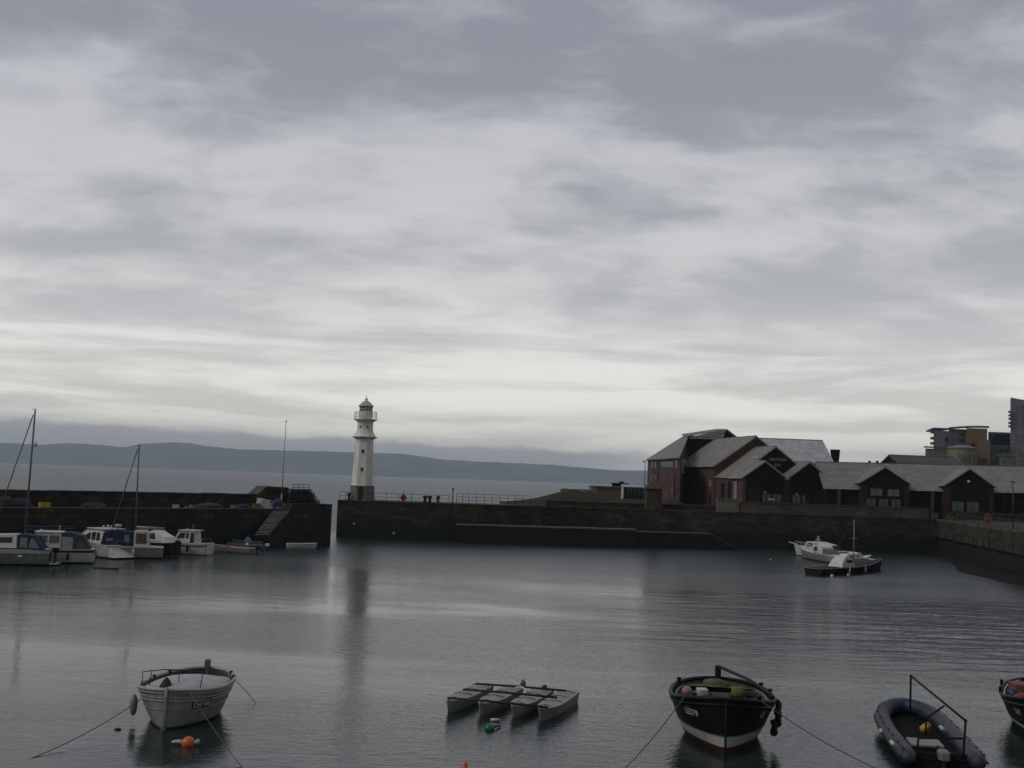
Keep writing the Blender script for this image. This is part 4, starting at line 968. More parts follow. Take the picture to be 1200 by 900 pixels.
# F dark roof behind
bF = thing('dark_roofed_building', 'dark flat-ridged roof showing above the long market building', 'building')
FF = frame((0, 205.0), 0); xa, xb_ = XatY(1043, 212, 15), XatY(1116, 212, 15)
hipless(bF, FF, xa, xb_, 0, 14, ZB, 12.9, zat(1078, 535.5, 212), M_CLAD, M_SLATED, barge=M_SLATED)
for px_ in (1019, 1028):
    q = W(px_, 543, 175); mb = MB(); mb.lathe([(.16, -2), (.16, .1), (.25, .15), (.22, .35), (.02, .45)], (q.x, q.y, q.z), M_DSTEEL, 8)
    tag(mb.build('roof_vent'), 'small dark vent above the market ridge, %s of two' % ('left' if px_ < 1022 else 'right'), 'vent')

# apartments far right
def shift_box(mb, px0, px1, py0, Y, depth, mt, zb=ZB):
    a = W(px0, py0, Y); b_ = W(px1, py0, Y); k_ = (Y + depth) / Y; mb.prism([(a.x, Y), (b_.x, Y), (b_.x * k_, Y + depth), (a.x * k_, Y + depth)], zb, a.z, mt); return a, b_
def win_grid(parent, px0, px1, py0, py1, nx, ny, Y, mt=M_GLASS, wf=.5, hf=.5):
    for i in range(nx):
        for j in range(ny):
            cx_ = px0 + (px1 - px0) * (i + .5) / nx; cy_ = py0 + (py1 - py0) * (j + .5) / ny; q = W(cx_, cy_, Y); ww = (px1 - px0) / nx * wf * Y / F / 2; hh = (py1 - py0) / ny * hf * Y / F / 2
            mb = MB(); mb.box((q.x - ww, Y - .12, q.z - hh), (q.x + ww, Y + .2, q.z + hh), mt); wo_ = mb.build('window', parent)
            mb = MB(); mb.box((q.x - ww - .1, Y - .2, q.z - hh - .18), (q.x + ww + .1, Y - .02, q.z - hh - .02), M_BARGE); mb.build('sill', wo_)
AY = 330
M_AG = mat('grey_render', (.17, .18, .205), .8, .12, .2); M_AD = mat('dark_grey_render', (.09, .095, .11), .8, .15, .2); M_AT = mat('tan_render', (.19, .135, .078), .85, .15, .2)
M_AC = mat('cream_render', (.19, .175, .125), .85, .15, .2); M_ATL = mat('teal_cladding', (.055, .095, .10), .5, .2, .2)
t1 = thing('apartment_block', 'pale grey apartment block with a notched left edge beside the dark curved-roof block', 'building')
mb = MB(); shift_box(mb, 1094, 1113, 504.5, AY + 6, 16, M_AG); mb.build('wall', t1)
mb = MB(); a = W(1093, 503, AY + 6); mb.prism([(a.x, AY + 5.8), (a.x + 5.2, AY + 5.8), (a.x + 6.0, AY + 22), (a.x + 4, AY + 22)], a.z, a.z + .5, M_AD)
for yy in (508, 515, 521): q = W(1092, yy, AY + 6); mb.box((q.x - .1, AY + 5.7, q.z), (q.x + .5, AY + 7, q.z + .8), M_AD)
mb.build('balcony', t1); win_grid(t1, 1106, 1112, 510, 530, 1, 2, AY + 6)
t2 = thing('apartment_block', 'dark grey apartment block with curved top, joined to the tan tower', 'building')
mb = MB(); shift_box(mb, 1112, 1133, 502.5, AY + 3, 18, M_AD); mb.build('wall', t2)
mb = MB(); q0, q1 = W(1111, 502, AY + 3), W(1158, 500.5, AY + 3)
mb.tube([(q0.x + (q1.x - q0.x) * i / 10, AY + 2.6, q0.z + (q1.z - q0.z) * i / 10 + .25 * math.sin(math.pi * i / 10)) for i in range(11)], .35, M_AD, 6); mb.build('curved_roof', t2)
win_grid(t2, 1116, 1131, 507, 528, 2, 3, AY + 3, wf=.45)
t3 = thing('apartment_tower', 'tan rendered apartment tower between dark grey and teal blocks', 'building')
mb = MB(); shift_box(mb, 1132.5, 1157, 501.5, AY, 18, M_AT); shift_box(mb, 1146, 1160, 515, AY - 3, 3, M_AT); mb.build('wall', t3); win_grid(t3, 1149, 1158, 528, 545, 1, 2, AY - 3, wf=.5); win_grid(t3, 1136, 1144, 517, 545, 1, 3, AY)
t4 = thing('apartment_block', 'low cream block with a stepped left end behind the dark roof', 'building')
mb = MB(); shift_box(mb, 1084.5, 1110, 525.5, AY - 6, 12, M_AC); mb.build('wall', t4); mb = MB(); a = W(1083.5, 524.5, AY - 6); mb.box((a.x, AY - 6.4, a.z), (a.x + 6.8, AY - 5.4, a.z + .4), M_AD); mb.build('roof', t4); win_grid(t4, 1086, 1109, 528, 535, 3, 1, AY - 6, wf=.4)
t5 = thing('apartment_block', 'cream rounded bay block below the tan tower', 'building')
mb = MB(); c_ = W(1130, 526, AY - 8); mb.lathe([(4.3, ZB - c_.z), (4.3, 0)], (c_.x, c_.y + 2, c_.z), M_AC, 20, False); mb.build('wall', t5)
mb = MB(); mb.lathe([(4.6, 0), (4.6, .35), (1, 1.2)], (c_.x, c_.y + 2, c_.z), M_AG, 20, False); mb.build('roof', t5); win_grid(t5, 1121, 1141, 531, 545, 4, 2, AY - 10.6, wf=.4)
t6 = thing('apartment_block', 'teal clad apartment block with dark balconies right of the tan tower', 'building')
mb = MB(); shift_box(mb, 1158, 1184, 506, AY + 8, 14, M_AD); shift_box(mb, 1160, 1192, 521, AY + 3, 5, M_ATL); mb.build('wall', t6)
mb = MB(); 
for yy in (510, 515, 519): q = W(1164, yy, AY + 8); mb.box((q.x, AY + 7, q.z - .3), (q.x + 5, AY + 8, q.z + .3), M_RUBBER)
mb.build('balcony', t6); win_grid(t6, 1163, 1190, 525, 540, 4, 2, AY + 3)
t7 = thing('apartment_tower', 'tallest pale grey apartment tower at the far right edge', 'building')
mb = MB(); a = W(1184, 468, AY + 12); b_ = W(1225, 470, AY + 12); k_ = (AY + 30) / (AY + 12)
mb.mesh([(a.x, AY + 12, ZB), (b_.x, AY + 12, ZB), (b_.x * k_, AY + 30, ZB), (a.x * k_, AY + 30, ZB), (a.x, AY + 12, a.z + .6), (b_.x, AY + 12, a.z - 1), (b_.x * k_, AY + 30, a.z - 1), (a.x * k_, AY + 30, a.z + .6)], [(0, 1, 5, 4), (1, 2, 6, 5), (2, 3, 7, 6), (3, 0, 4, 7), (4, 5, 6, 7)], M_AG); mb.build('wall', t7)
mb = MB()
for yy in (484, 488, 492, 497, 501): q = W(1183, yy, AY + 12); mb.box((q.x - .2, AY + 11.6, q.z), (q.x + 1.0, AY + 12.4, q.z + .7), M_AD)
mb.build('balcony', t7); win_grid(t7, 1188, 1222, 474, 500, 5, 4, AY + 12, wf=.35)
t8 = thing('apartment_block', 'grey and cream apartment block at the right edge under the tall tower', 'building')
mb = MB(); shift_box(mb, 1184.5, 1230, 504, AY + 2, 9, M_AG); shift_box(mb, 1190, 1230, 524, AY - 4, 6, M_AC); mb.build('wall', t8); win_grid(t8, 1188, 1228, 508, 521, 5, 2, AY + 2, wf=.5); win_grid(t8, 1192, 1228, 528, 545, 4, 2, AY - 4, wf=.4)
t9 = thing('apartment_block', 'small cream block with paired windows below the teal block', 'building')
mb = MB(); shift_box(mb, 1171, 1188, 534, AY - 14, 8, M_AC); mb.build('wall', t9); win_grid(t9, 1173, 1187, 537, 547, 2, 1, AY - 14, wf=.5); mb = MB(); a = W(1170, 533.5, AY - 14); mb.box((a.x, AY - 14.4, a.z), (a.x + 4.8, AY - 13.4, a.z + .35), M_AG); mb.build('roof', t9)

# small things around the mound
bh = thing('blockhouse', 'low flat-roofed brown blockhouse with a pale end beside the mound', 'building')
a, b_ = W(693.5, 570.5, 176), W(728, 570.5, 176)
mb = MB(); mb.prism([(a.x + .8, 176), (b_.x, 176), (b_.x, 181), (a.x + .8, 181)], ZB, a.z, mat('brown_render', (.13, .085, .055), .9, .3, 1)); mb.prism([(a.x, 175.9), (a.x + .8, 175.9), (a.x + .8, 181.02), (a.x, 181.02)], ZB, a.z + .02, M_CONC); mb.build('wall', bh)
mb = MB(); mb.prism([(a.x - .15, 175.8), (b_.x + .2, 175.8), (b_.x + .2, 181.2), (a.x - .15, 181.2)], a.z + .02, a.z + .2, M_CONC); mb.build('roof', bh)
hut = thing('lookout_hut', 'small lookout hut with wide dark flat roof above the blockhouse', 'hut')
a, b_ = W(717.5, 567, 178), W(733, 567, 178); mb = MB(); mb.prism([(a.x + .2, 178), (b_.x - .7, 178), (b_.x - .7, 180.5), (a.x + .2, 180.5)], ZB, a.z, M_CLAD); mb.build('wall', hut)
mb = MB(); mb.prism([(a.x, 177.6), (b_.x + .5, 177.6), (b_.x + .5, 181), (a.x, 181)], a.z, a.z + .16, M_CLAD); mb.prism([(a.x + 1.2, 178.6), (a.x + 1.9, 178.6), (a.x + 1.9, 179.2), (a.x + 1.2, 179.2)], a.z + .16, a.z + .42, M_RUBBER); mb.build('roof', hut)
fn = thing('green_fence', 'green netted fence right of the lookout hut, before the brick gate lodge', 'fence')
a, b_ = W(731, 570.5, 182), W(759, 570.5, 182); mb = MB(); mb.box((a.x, 182, ZB), (b_.x, 182.06, a.z), mat('green_netting', (.012, .06, .04), .9, .4, .8)); mb.build('netting', fn)
for i in range(7):
    x = a.x + (b_.x - a.x) * i / 6; mb = MB(); mb.tube([(x, 181.9, ZB), (x, 181.9, a.z + .1)], .05, M_DSTEEL, 6); mb.build('post', fn)
gl = thing('gate_lodge', 'square dark stone gate pier with a pyramid tiled roof on the quay edge', 'lodge')
a, b_ = W(758, 572.5, 150.6), W(776, 572.5, 150.6)
mb = MB(); mb.prism([(a.x, 150.6), (b_.x, 150.6), (b_.x, 152.7), (a.x, 152.7)], ZB, a.z, stone('lodge_stone', (.085, .06, .045), (.06, .045, .036), (.03, .025, .02), .7, .3, weed=False)); mb.build('wall', gl)
mb = MB(); x0, x1 = a.x - .3, b_.x + .3; cxm = W(766.5, 560, 151.6)
for tri in (((x0, 150.3), (x1, 150.3)), ((x1, 150.3), (x1, 153)), ((x1, 153), (x0, 153)), ((x0, 153), (x0, 150.3))):
    mb.poly([(*tri[0], a.z), (*tri[1], a.z), (cxm.x + .25, 151.65, cxm.z), (cxm.x - .25, 151.65, cxm.z)] if False else [(*tri[0], a.z), (*tri[1], a.z), (cxm.x, 151.65, cxm.z)], mat('brown_tiles', (.075, .045, .036), .8, .3, 2))
mb.poly([(x0, 150.3, a.z), (x0, 153, a.z), (x1, 153, a.z), (x1, 150.3, a.z)], M_CLAD); mb.build('roof', gl)
q = W(756, 541, 177); lp2 = thing('street_lamp', 'tall slim blue-grey lamp standing left of the three-storey brick building', 'street lamp', (q.x, q.y, ZB))
mb = MB(); mb.tube([(0, 0, 0), (0, 0, q.z - ZB)], .09, mat('blue_grey_pole', (.09, .12, .17), .5), 8, r2=.06); mb.build('post', lp2)
mb = MB(); mb.box((-.5, -.12, q.z - ZB), (.15, .12, q.z - ZB + .14), M_DSTEEL, bev=.03); mb.build('lamp_head', lp2)

# right-hand quay furniture
def QR(px, back, z):      # point on right-hand quay, `back` metres inland from its edge
    a_, b__ = Vector(front[4]), Vector(front[5]); u_ = (b__ - a_).normalized(); nn_ = Vector((-u_.y, u_.x)); lo_, hi_ = -5.0, 70.0
    for _ in range(40):
        c_ = (lo_ + hi_) / 2; p_ = a_ + u_ * c_ + nn_ * back
        if proj((p_.x, p_.y, z))[0] < px: lo_ = c_
        else: hi_ = c_
    return a_ + u_ * lo_ + nn_ * back
q = QR(1157.5, .9, 5.3); rb = thing('lifebuoy_cabinet', 'red lifebuoy cabinet on the right-hand quay in front of the dark hedge', 'lifebuoy cabinet', (q.x, q.y, ZR))
mb = MB(); mb.tube([(0, 0, 0), (0, 0, .5)], .05, M_DSTEEL); mb.build('post', rb)
mb = MB(); mb.box((-.33, -.13, .3), (.33, .13, 1.05), M_RED, bev=.08); mb.build('housing', rb)
mb = MB(); mb.box((-.22, -.13, 1.05), (.22, .13, 1.25), M_RED, bev=.06); mb.build('lid', rb)
q = QR(1187, .8, 5); zt_ = zat(1189, 565, q.y); rl = thing('lamp_post', 'dark lamp post with short crosshead on the right-hand quay', 'lamp post', (q.x, q.y, ZR))
mb = MB(); mb.tube([(0, 0, 0), (.03, 0, zt_ - ZR)], .07, M_DSTEEL, 8, r2=.05); mb.build('post', rl)
mb = MB(); mb.box((-.22, -.08, zt_ - ZR - .05), (.25, .08, zt_ - ZR + .08), M_DSTEEL, bev=.02); mb.build('lamp_head', rl)
pts_ = [QR(1120, .6, 5), QR(1196, .6, 5), QR(1196, .6, 5) + (QR(1196, .6, 5) - QR(1120, .6, 5)).normalized() * 10]
railing('quay_railing', 'thin dark railing with close posts along the right-hand quay edge', [tuple(p) for p in pts_], .95, 2, 1.5, r=.022, zb=ZR)
# hedge strip and flower bushes behind it
hx0, hx1 = XatY(1112, 149, 5), XatY(1215, 132, 5)
hd = thing('hedge', 'long dark clipped hedge in front of the right market gable', 'hedge', (0, 0, 0)); mb = MB(); hb_ = MB()
pA_, pB_ = Vector((XatY(1113, 151.5, 5.3), 152.3)), Vector((XatY(1240, 147, 5.3), 148.5))
dH = pB_ - pA_
for k in range(3600):
    f = random.random(); s_ = random.uniform(-.55, .55); zz_ = ZR - .2 + 1.25 * random.random() ** .6
    p_ = pA_ + dH * f + Vector((0, s_)); p3 = Vector((p_.x, p_.y, zz_ + .12 * mnoise.noise(Vector((p_.x, 0, 0))))); a = Vector((random.uniform(-1, 1), random.uniform(-1, 1), random.uniform(-1, 1))).normalized(); bb = a.orthogonal().normalized(); sz = random.uniform(.07, .15)
    mb.poly([p3 - a * sz, p3 + bb * sz * .6, p3 + a * sz, p3 - bb * sz * .6], M_HEDGE)
mb.build('foliage', hd)
mb = MB(); mb.prism([(pA_.x, pA_.y - .4), (pB_.x, pB_.y - .4), (pB_.x, pB_.y + .4), (pA_.x, pA_.y + .4)], ZR - .25, ZR + .7, M_HEDGE); mb.build('hedge_core', hd)
M_LGRASS = mat('verge_grass', (.035, .045, .015), 1, .5, 1.5, bump=.05)
mb = MB(); e0, e1 = QR(1118, 1.6, 4.8), QR(1230, 1.6, 4.8); mb.poly([(e0.x, e0.y, ZR + .01), (e1.x, e1.y, ZR + .01), (pB_.x + 8, pB_.y - 1, ZR + .01), (pA_.x, pA_.y - .8, ZR + .01)], M_LGRASS); struct(mb.build('verge_grass'), 'stuff')
M_YLEAF = mat('yellow_green_leaf', (.11, .12, .03), .8, .4, 3)
for k, (px_, lab) in enumerate(((1112, 'yellowish shrub at the inner corner of the quay'), (1117, 'second yellowish shrub, just right of the quay corner'))):
    q = QR(px_, 1.2, 5); bush(px_, 0, 150, 1.0, .55, lab, 'flower_bush', M_YLEAF, 200)
    o = [x for x in COL.objects if x.name.startswith('flower_bush') and x.type == 'EMPTY'][-1]; o.location = (q.x, q.y, ZR)

# low near-black bank sloping into the water below the right-hand quay
M_BANK = mat('dark_bank', (.010, .009, .007), .85, .5, .8, bump=.10, spec=.12)
vs = []; fs = []; NX, NY = 60, 8
for i in range(NX):
    f = i / (NX - 1); a_, b__ = Vector(front[4]), Vector(front[6]); base = a_ + (b__ - a_) * f
    wd = 2 + 5.0 * math.exp(-((f - .55) / .25) ** 2) + .9 * mnoise.noise(Vector((f * 9, 0, 5)))
    for j in range(NY):
        g = j / (NY - 1); vs.append((base.x - wd * g * .99, base.y - wd * g * .1, .75 * (1 - g) ** 1.4 - .06 + .10 * mnoise.noise(Vector((f * 30, g * 4, 0))) * (1 - g * .5) - .05 * g))
for i in range(NX - 1):
    for j in range(NY - 1): fs.append((i * NY + j, i * NY + j + 1, (i + 1) * NY + j + 1, (i + 1) * NY + j))
mb = MB(); mb.mesh(vs, fs, M_BANK, True); struct(mb.build('low_bank'))
#BOATS
exec_boats = True
# ------------------------------------------------------------------ boats
def make_surf(L, B, zk, zm, zb, zs, double=False, tm=.45, pb=2.2, rnd=1.0, full=.32, sf=.8, rake=.3, srake=0.0, bowf=.85):
    def hb(t_):
        if t_ > tm: return B * max(0, 1 - ((t_ - tm) / (1 - tm)) ** pb) ** rnd
        if double: return B * max(0, 1 - ((tm - t_) / tm) ** pb) ** rnd
        return B * (sf + (1 - sf) * (1 - ((tm - t_) / tm) ** 2))
    def sheer(t_):
        if t_ > .4: return zm + (zb - zm) * ((t_ - .4) / .6) ** 2
        return zm + (zs - zm) * ((.4 - t_) / .4) ** 2
    def S(t_, v, s_=1):
        z = zk + (sheer(t_) - zk) * v
        a = full + (bowf - full) * t_ ** 3
        if double: a = max(a, full + (bowf - full) * (1 - t_) ** 3)
        return Vector((-L / 2 + L * t_ + rake * v * t_ ** 4 - srake * v * (1 - t_) ** 4, s_ * hb(t_) * v ** a, z))
    S.L = L; S.hb = hb; S.sheer = sheer; S.zk = zk; S.double = double
    return S
def tz(t_, S, z): return (z - S.zk) / (S.sheer(t_) - S.zk)
def hull_parts(root, S, bands, m_in, m_gun, NT_=28, NV=12, open_=True, floor=.25, th=.06, gun_r=.05, rails=(), rail_m=None, deck_m=None, strakes=0):
    """bands: [(ztop, mat), ...] bottom to top by real height"""
    ts = [(1 - math.cos(math.pi * (i / NT_))) / 2 if S.double else 1 - (1 - i / NT_) ** 1.35 for i in range(NT_ + 1)]
    if not S.double: ts[0] = 0
    mb = MB(); zb_ = [b_[0] for b_ in bands]
    def vrows(t_):
        out = [0]
        for k, z in enumerate(zb_[:-1]): 
            hi_ = min(max(tz(t_, S, z), .02), .98); lo_ = out[-1]; out += [lo_ + (hi_ - lo_) * q / 3 for q in (1, 2, 3)]
        lo_ = out[-1]; out += [lo_ + (1 - lo_) * q / 5 for q in range(1, 6)]; return out
    rows = [vrows(t_) for t_ in ts]; nr = len(rows[0])
    for s_ in (1, -1):
        for i in range(NT_):
            for j in range(nr - 1):
                q = [S(ts[i], rows[i][j], s_), S(ts[i + 1], rows[i + 1][j], s_), S(ts[i + 1], rows[i + 1][j + 1], s_), S(ts[i], rows[i][j + 1], s_)]
                if s_ > 0: q.reverse()
                mb.poly(q, bands[min(j // 3, len(bands) - 1)][1], True)
    if not S.double:
        for j in range(nr - 1):
            mb.poly([S(0, rows[0][j], -1), S(0, rows[0][j], 1), S(0, rows[0][j + 1], 1), S(0, rows[0][j + 1], -1)][::-1], bands[min(j // 3, len(bands) - 1)][1])
    hull = mb.build('hull', root)
    # weld for smooth shading
    import bmesh
    bm = bmesh.new(); bm.from_mesh(hull.data); bmesh.ops.remove_doubles(bm, verts=bm.verts, dist=.0008); bmesh.ops.recalc_face_normals(bm, faces=bm.faces); bm.to_mesh(hull.data); bm.free()
    if open_:
        mb = MB()
        def I(t_, v, s_):
            p = S(t_, v, s_); p.y = s_ * max(0, abs(p.y) - th); p.x *= (1 - th / S.L * 1.6); return p
        for s_ in (1, -1):
            for i in range(NT_):
                for j in range(4):
                    f = lambda t_, k: 1 - (1 - tz(t_, S, floor)) * k / 4
                    q = [I(ts[i], f(ts[i], j), s_), I(ts[i + 1], f(ts[i + 1], j), s_), I(ts[i + 1], f(ts[i + 1], j + 1), s_), I(ts[i], f(ts[i], j + 1), s_)]
                    mb.poly(q, m_in, True)
        for i in range(NT_):
            q = [I(ts[i], tz(ts[i], S, floor), -1), I(ts[i], tz(ts[i], S, floor), 1), I(ts[i + 1], tz(ts[i + 1], S, floor), 1), I(ts[i + 1], tz(ts[i + 1], S, floor), -1)]
            mb.poly(q, m_in)
        if not S.double:
            mb.poly([I(0, 1, -1) + Vector((.05, 0, 0)), I(0, 1, 1) + Vector((.05, 0, 0)), I(0, tz(0, S, floor), 1) + Vector((.05, 0, 0)), I(0, tz(0, S, floor), -1) + Vector((.05, 0, 0))], m_in)
        mb.build('inner_planking', root)
    else:
        mb = MB()
        for i in range(NT_):
            d = lambda t_, s_: S(t_, .995, s_) * 1.0
            c0, c1 = S(ts[i], 1, 1), S(ts[i + 1], 1, 1)
            m0, m1 = Vector((c0.x, 0, c0.z + .06 * c0.y)), Vector((c1.x, 0, c1.z + .06 * c1.y))
            for s_ in (1, -1):
                mb.poly([d(ts[i], s_), d(ts[i + 1], s_), m1, m0], deck_m or m_in, True)
        mb.build('deck', root)
    mb = MB()
    for s_ in (1, -1):
        mb.tube([S(t_, 1, s_) + Vector((0, -s_ * gun_r * .3, gun_r * .4)) for t_ in ts], gun_r, m_gun, 6)
    if not S.double: mb.tube([S(0, 1, -1) + Vector((0, 0, gun_r * .4)), S(0, 1, 1) + Vector((0, 0, gun_r * .4))], gun_r, m_gun, 6)
    mb.build('gunwale', root)
    for v, rr, mt_ in rails:
        mb = MB()
        for s_ in (1, -1): mb.tube([S(t_, v if v > 0 else tz(t_, S, -v), s_) for t_ in ts], rr, mt_, 6)
        mb.build('rubbing_strake', root)
    return hull
def hull_text(root, S, txt, size, t0, v0, side, mt, tdir, zc=None, stretch=1.0, plate=None):
    z0 = zc; e = .01
    S0 = S(t0, tz(t0, S, z0), side); T = (S(t0 + e, tz(t0 + e, S, z0), side) - S(t0 - e, tz(t0 - e, S, z0), side)) * tdir; T.z = 0; T.normalize()
    def at(x, y, lift):
        t_ = t0 + tdir * x / S.L
        for _ in range(8):
            p = S(t_, tz(t_, S, z0 + y), side); p2 = S(t_ + .002 * tdir, tz(t_ + .002 * tdir, S, z0 + y), side); g = (p2 - p).dot(T) / .002
            t_ += tdir * (x - (p - S0).dot(T)) / max(abs(g), .3); t_ = min(max(t_, .02), .985)
        vv = tz(t_, S, z0 + y); p = S(t_, vv, side); a = S(min(t_ + e, .99), vv, side) - S(t_ - e, vv, side); b_ = S(t_, vv + e, side) - S(t_, vv - e, side); n_ = a.cross(b_).normalized()
        if n_.y * side < 0: n_ = -n_
        return p + n_ * lift
    vs_, fs_ = text_geo(txt, size); mb = MB(); wd = max(v.x for v in vs_) * stretch
    mb.mesh([at(v.x * stretch, v.y, .022) for v in vs_], fs_, mt); o = mb.build('registration_lettering', root)
    md = o.modifiers.new('solid', 'SOLIDIFY'); md.thickness = .006; md.offset = 0
    if plate:
        mb = MB(); n = 14; vs = [at(-.05 + (wd + .1) * i / n, -.06 + (size * .75 + .10) * j / 3, .012) for i in range(n + 1) for j in range(4)]
        mb.mesh(vs, [(i * 4 + j, i * 4 + 4 + j, i * 4 + 5 + j, i * 4 + 1 + j) for i in range(n) for j in range(3)], plate, True); mb.build('registration_plate', root)
def rope(name, pts, r, label, mt=M_ROPE, sag=0.0):
    P = [Vector(p) for p in pts]; out = []
    for a, b_ in zip(P, P[1:]):
        for k in range(10):
            f = k / 10; p = a.lerp(b_, f); p.z -= sag * 4 * f * (1 - f); out.append(p)
    out.append(P[-1]); mb = MB(); mb.tube(out, r, mt, 6); return tag(mb.build(name), label, 'rope')
def place(root, bow, stern):
    c = (Vector(bow) + Vector(stern)) / 2; d = Vector(bow) - Vector(stern); root.location = (c.x, c.y, 0); root.rotation_euler = (0, 0, math.atan2(d.y, d.x)); return d.length
def toworld(root, p):
    from mathutils import Euler
    return Matrix.Translation(root.location) @ root.rotation_euler.to_matrix().to_4x4() @ Vector(p)
def tolocal(root, p): return (Matrix.Translation(root.location) @ root.rotation_euler.to_matrix().to_4x4()).inverted() @ Vector(p)

# ---- 1 white open boat
wb = thing('open_boat', 'small white open fishing boat under a white tarpaulin, an orange float at its bow', 'boat')
bow = G(191, 856); stern = Vector((XatY(243, 39.3, .8), 39.3, 0)); Lw = place(wb, (bow.x, bow.y + .1), (stern.x, stern.y))
S1 = make_surf(Lw, 1.38, -.45, 1.02, 1.16, 1.12, True, .52, 2.7, .54, .16, rake=-.06, bowf=.80)
hull_parts(wb, S1, [(.06, M_DARKWOOD), (.62, M_OLDWHITE), (2, M_OLDWHITE)], M_INNER, mat('pale_gunwale', (.40, .39, .35), .6, .2, 4, stain=.4), floor=.35, th=.14, gun_r=.055, rails=[(.95, .035, M_OLDWHITE), (.80, .03, M_OLDWHITE), (.86, .022, M_OLDWHITE), (.64, .018, M_OLDWHITE)])
mb = MB(); mb.tube([S1(1, .02) + Vector((.02, 0, 0)), S1(1, .5) + Vector((.04, 0, 0)), S1(1, 1) + Vector((.05, 0, .1))], .05, M_OLDWHITE, 6); mb.build('stem_post', wb)
mb = MB(); mb.box((-Lw / 2 - .02, -.09, .3), (-Lw / 2 + .14, .09, 1.42), M_GREYWOOD, bev=.02); mb.build('stern_post', wb)
mb = MB(); mb.box((-Lw / 2 - .35, -.03, -.2), (-Lw / 2 - .03, .03, 1.0), M_DARKWOOD, bev=.01); mb.build('rudder', wb)
# tarpaulin: domed cover with a low ridge
vs = []; fs = []; n1, n2 = 30, 16
for i in range(n1 + 1):
    t_ = .17 + .79 * i / n1
    for j in range(n2 + 1):
        f = -1 + 2 * j / n2; y = f * max(.02, S1.hb(t_) - .13); e = (1 - abs(f) ** 2.2) * math.sin(math.pi * min(1, max(0, i / n1 * 1.0))) ** .6
        z = S1.sheer(t_) - .07 + .27 * e + .03 * mnoise.noise(Vector((t_ * 14, f * 3, 2)))
        vs.append((S1(t_, 1).x, y, z))
for i in range(n1):
    for j in range(n2): fs.append((i * (n2 + 1) + j, i * (n2 + 1) + j + 1, (i + 1) * (n2 + 1) + j + 1, (i + 1) * (n2 + 1) + j))
mb = MB(); mb.mesh(vs, fs, M_TARP, True); mb.build('tarpaulin', wb)
def railhoop(root, pts, r, mt, name='rail_hoop'):
    mb = MB(); mb.tube(pts, r, mt, 6); return mb.build(name, root)
xr = Lw / 2 - 1.0
railhoop(wb, [(xr + .35, -.98, 1.12), (xr + .35, -.98, 1.6), (xr - .05, -.45, 1.62), (xr - .2, .0, 1.6), (xr - .25, .75, 1.56), (xr + .25, .82, 1.12)], .018, M_DSTEEL)
railhoop(wb, [(xr + .05, -.85, 1.12), (xr + .02, -.8, 1.6)], .015, M_DSTEEL, 'rail_post'); railhoop(wb, [(xr - .2, -.0, 1.2), (xr - .2, .0, 1.6)], .015, M_DSTEEL, 'rail_post')
for s_, t_ in ((1, .28), (-1, .38), (-1, .18), (1, .15)):
    p = S1(t_, 1, s_); mb = MB(); mb.lathe([(.05, 0), (.05, .07), (.065, .08), (.065, .11), (.02, .12)], (p.x, p.y - s_ * .06, p.z), M_DARKWOOD, 8); mb.build('thole_block', wb)
mb = MB(); mb.lathe([(.28, 0), (.2, .1), (.10, .28), (.02, .36)], (Lw / 2 - .75, -.25, 1.08), M_DARKWOOD, 9); mb.build('covered_winch', wb)
hull_text(wb, S1, 'LH166', .25, .90, .7, 1, mat('letter_white', (.6, .6, .58), .5), -1, zc=.60, stretch=.95, plate=mat('plate_dark', (.02, .022, .026), .6))
p = S1(.80, .9, -1); mb = MB(); mb.lathe([(.03, -.36), (.09, -.28), (.12, -.1), (.12, .12), (.07, .26), (.03, .3)], (p.x, p.y - .16, p.z - .38), M_PONT, 12)
fen = tag(mb.build('fender', None), 'long pale fender hanging off the left side of the white open boat', 'fender'); fen.location = wb.location; fen.rotation_euler = wb.rotation_euler
b0 = toworld(wb, S1(1, 1) + Vector((.05, 0, .05)))
rope('mooring_rope', [b0, (b0.x - .02, b0.y - .25, -.05)], .016, 'pale rope hanging straight down from the bow of the white open boat', M_PALEROPE)
q1 = toworld(wb, S1(.965, 1.0, 1) + Vector((.06, .1, .02))); rope('mooring_rope', [q1, G(284, 900)], .013, 'pale mooring rope running from the white boat to the lower right', M_ROPE, .06)
q1 = toworld(wb, S1(.86, .8, -1)); rope('mooring_rope', [q1, G(18, 896, -.03)], .013, 'dark mooring rope running from the white boat to the lower left corner', M_ROPE, .16)
q1 = toworld(wb, S1(.12, .95, 1)); rope('stern_line', [q1, q1 + Vector((.5, .3, -.55)), q1 + Vector((.9, .5, -1.1))], .012, 'thin line trailing off the stern quarter of the white boat', M_ROPE)
q = G(138, 855); mb = MB(); mb.ball((0, 0, .0), .07, M_NET, 1.6, 1, .8, 8); tag(mb.build('small_float', None, tuple(q)), 'tiny dark float on the water left of the white boat', 'float')
q = G(220.5, 871.5, .05); fl = thing('mooring_buoy', 'orange ball buoy with two white bottles floating before the white boat', 'buoy', (q.x, q.y, .04))
mb = MB(); mb.ball((0, 0, .03), .19, M_ORANGE, n=10); mb.build('ball', fl)
mb = MB(); mb.tube([(-.17, 0, .03), (-.24, -.02, .07), (-.4, -.04, .06), (-.46, -.04, .05)], .07, M_PLASTICW, 8, r2=.03); mb.build('bottle', fl)
mb = MB(); mb.tube([(.17, 0, .03), (.24, 0, .06), (.31, .04, .1)], .05, mat('yellowish_white', (.45, .44, .3), .5), 8, r2=.07); mb.build('bottle', fl)
q = G(544, 905); b_ = MB(); b_.ball((0, 0, .02), .16, M_ORANGE, n=10); o_ = thing('mooring_buoy', 'orange brown buoy breaking the bottom edge of the picture', 'buoy', (q.x, q.y, 0))
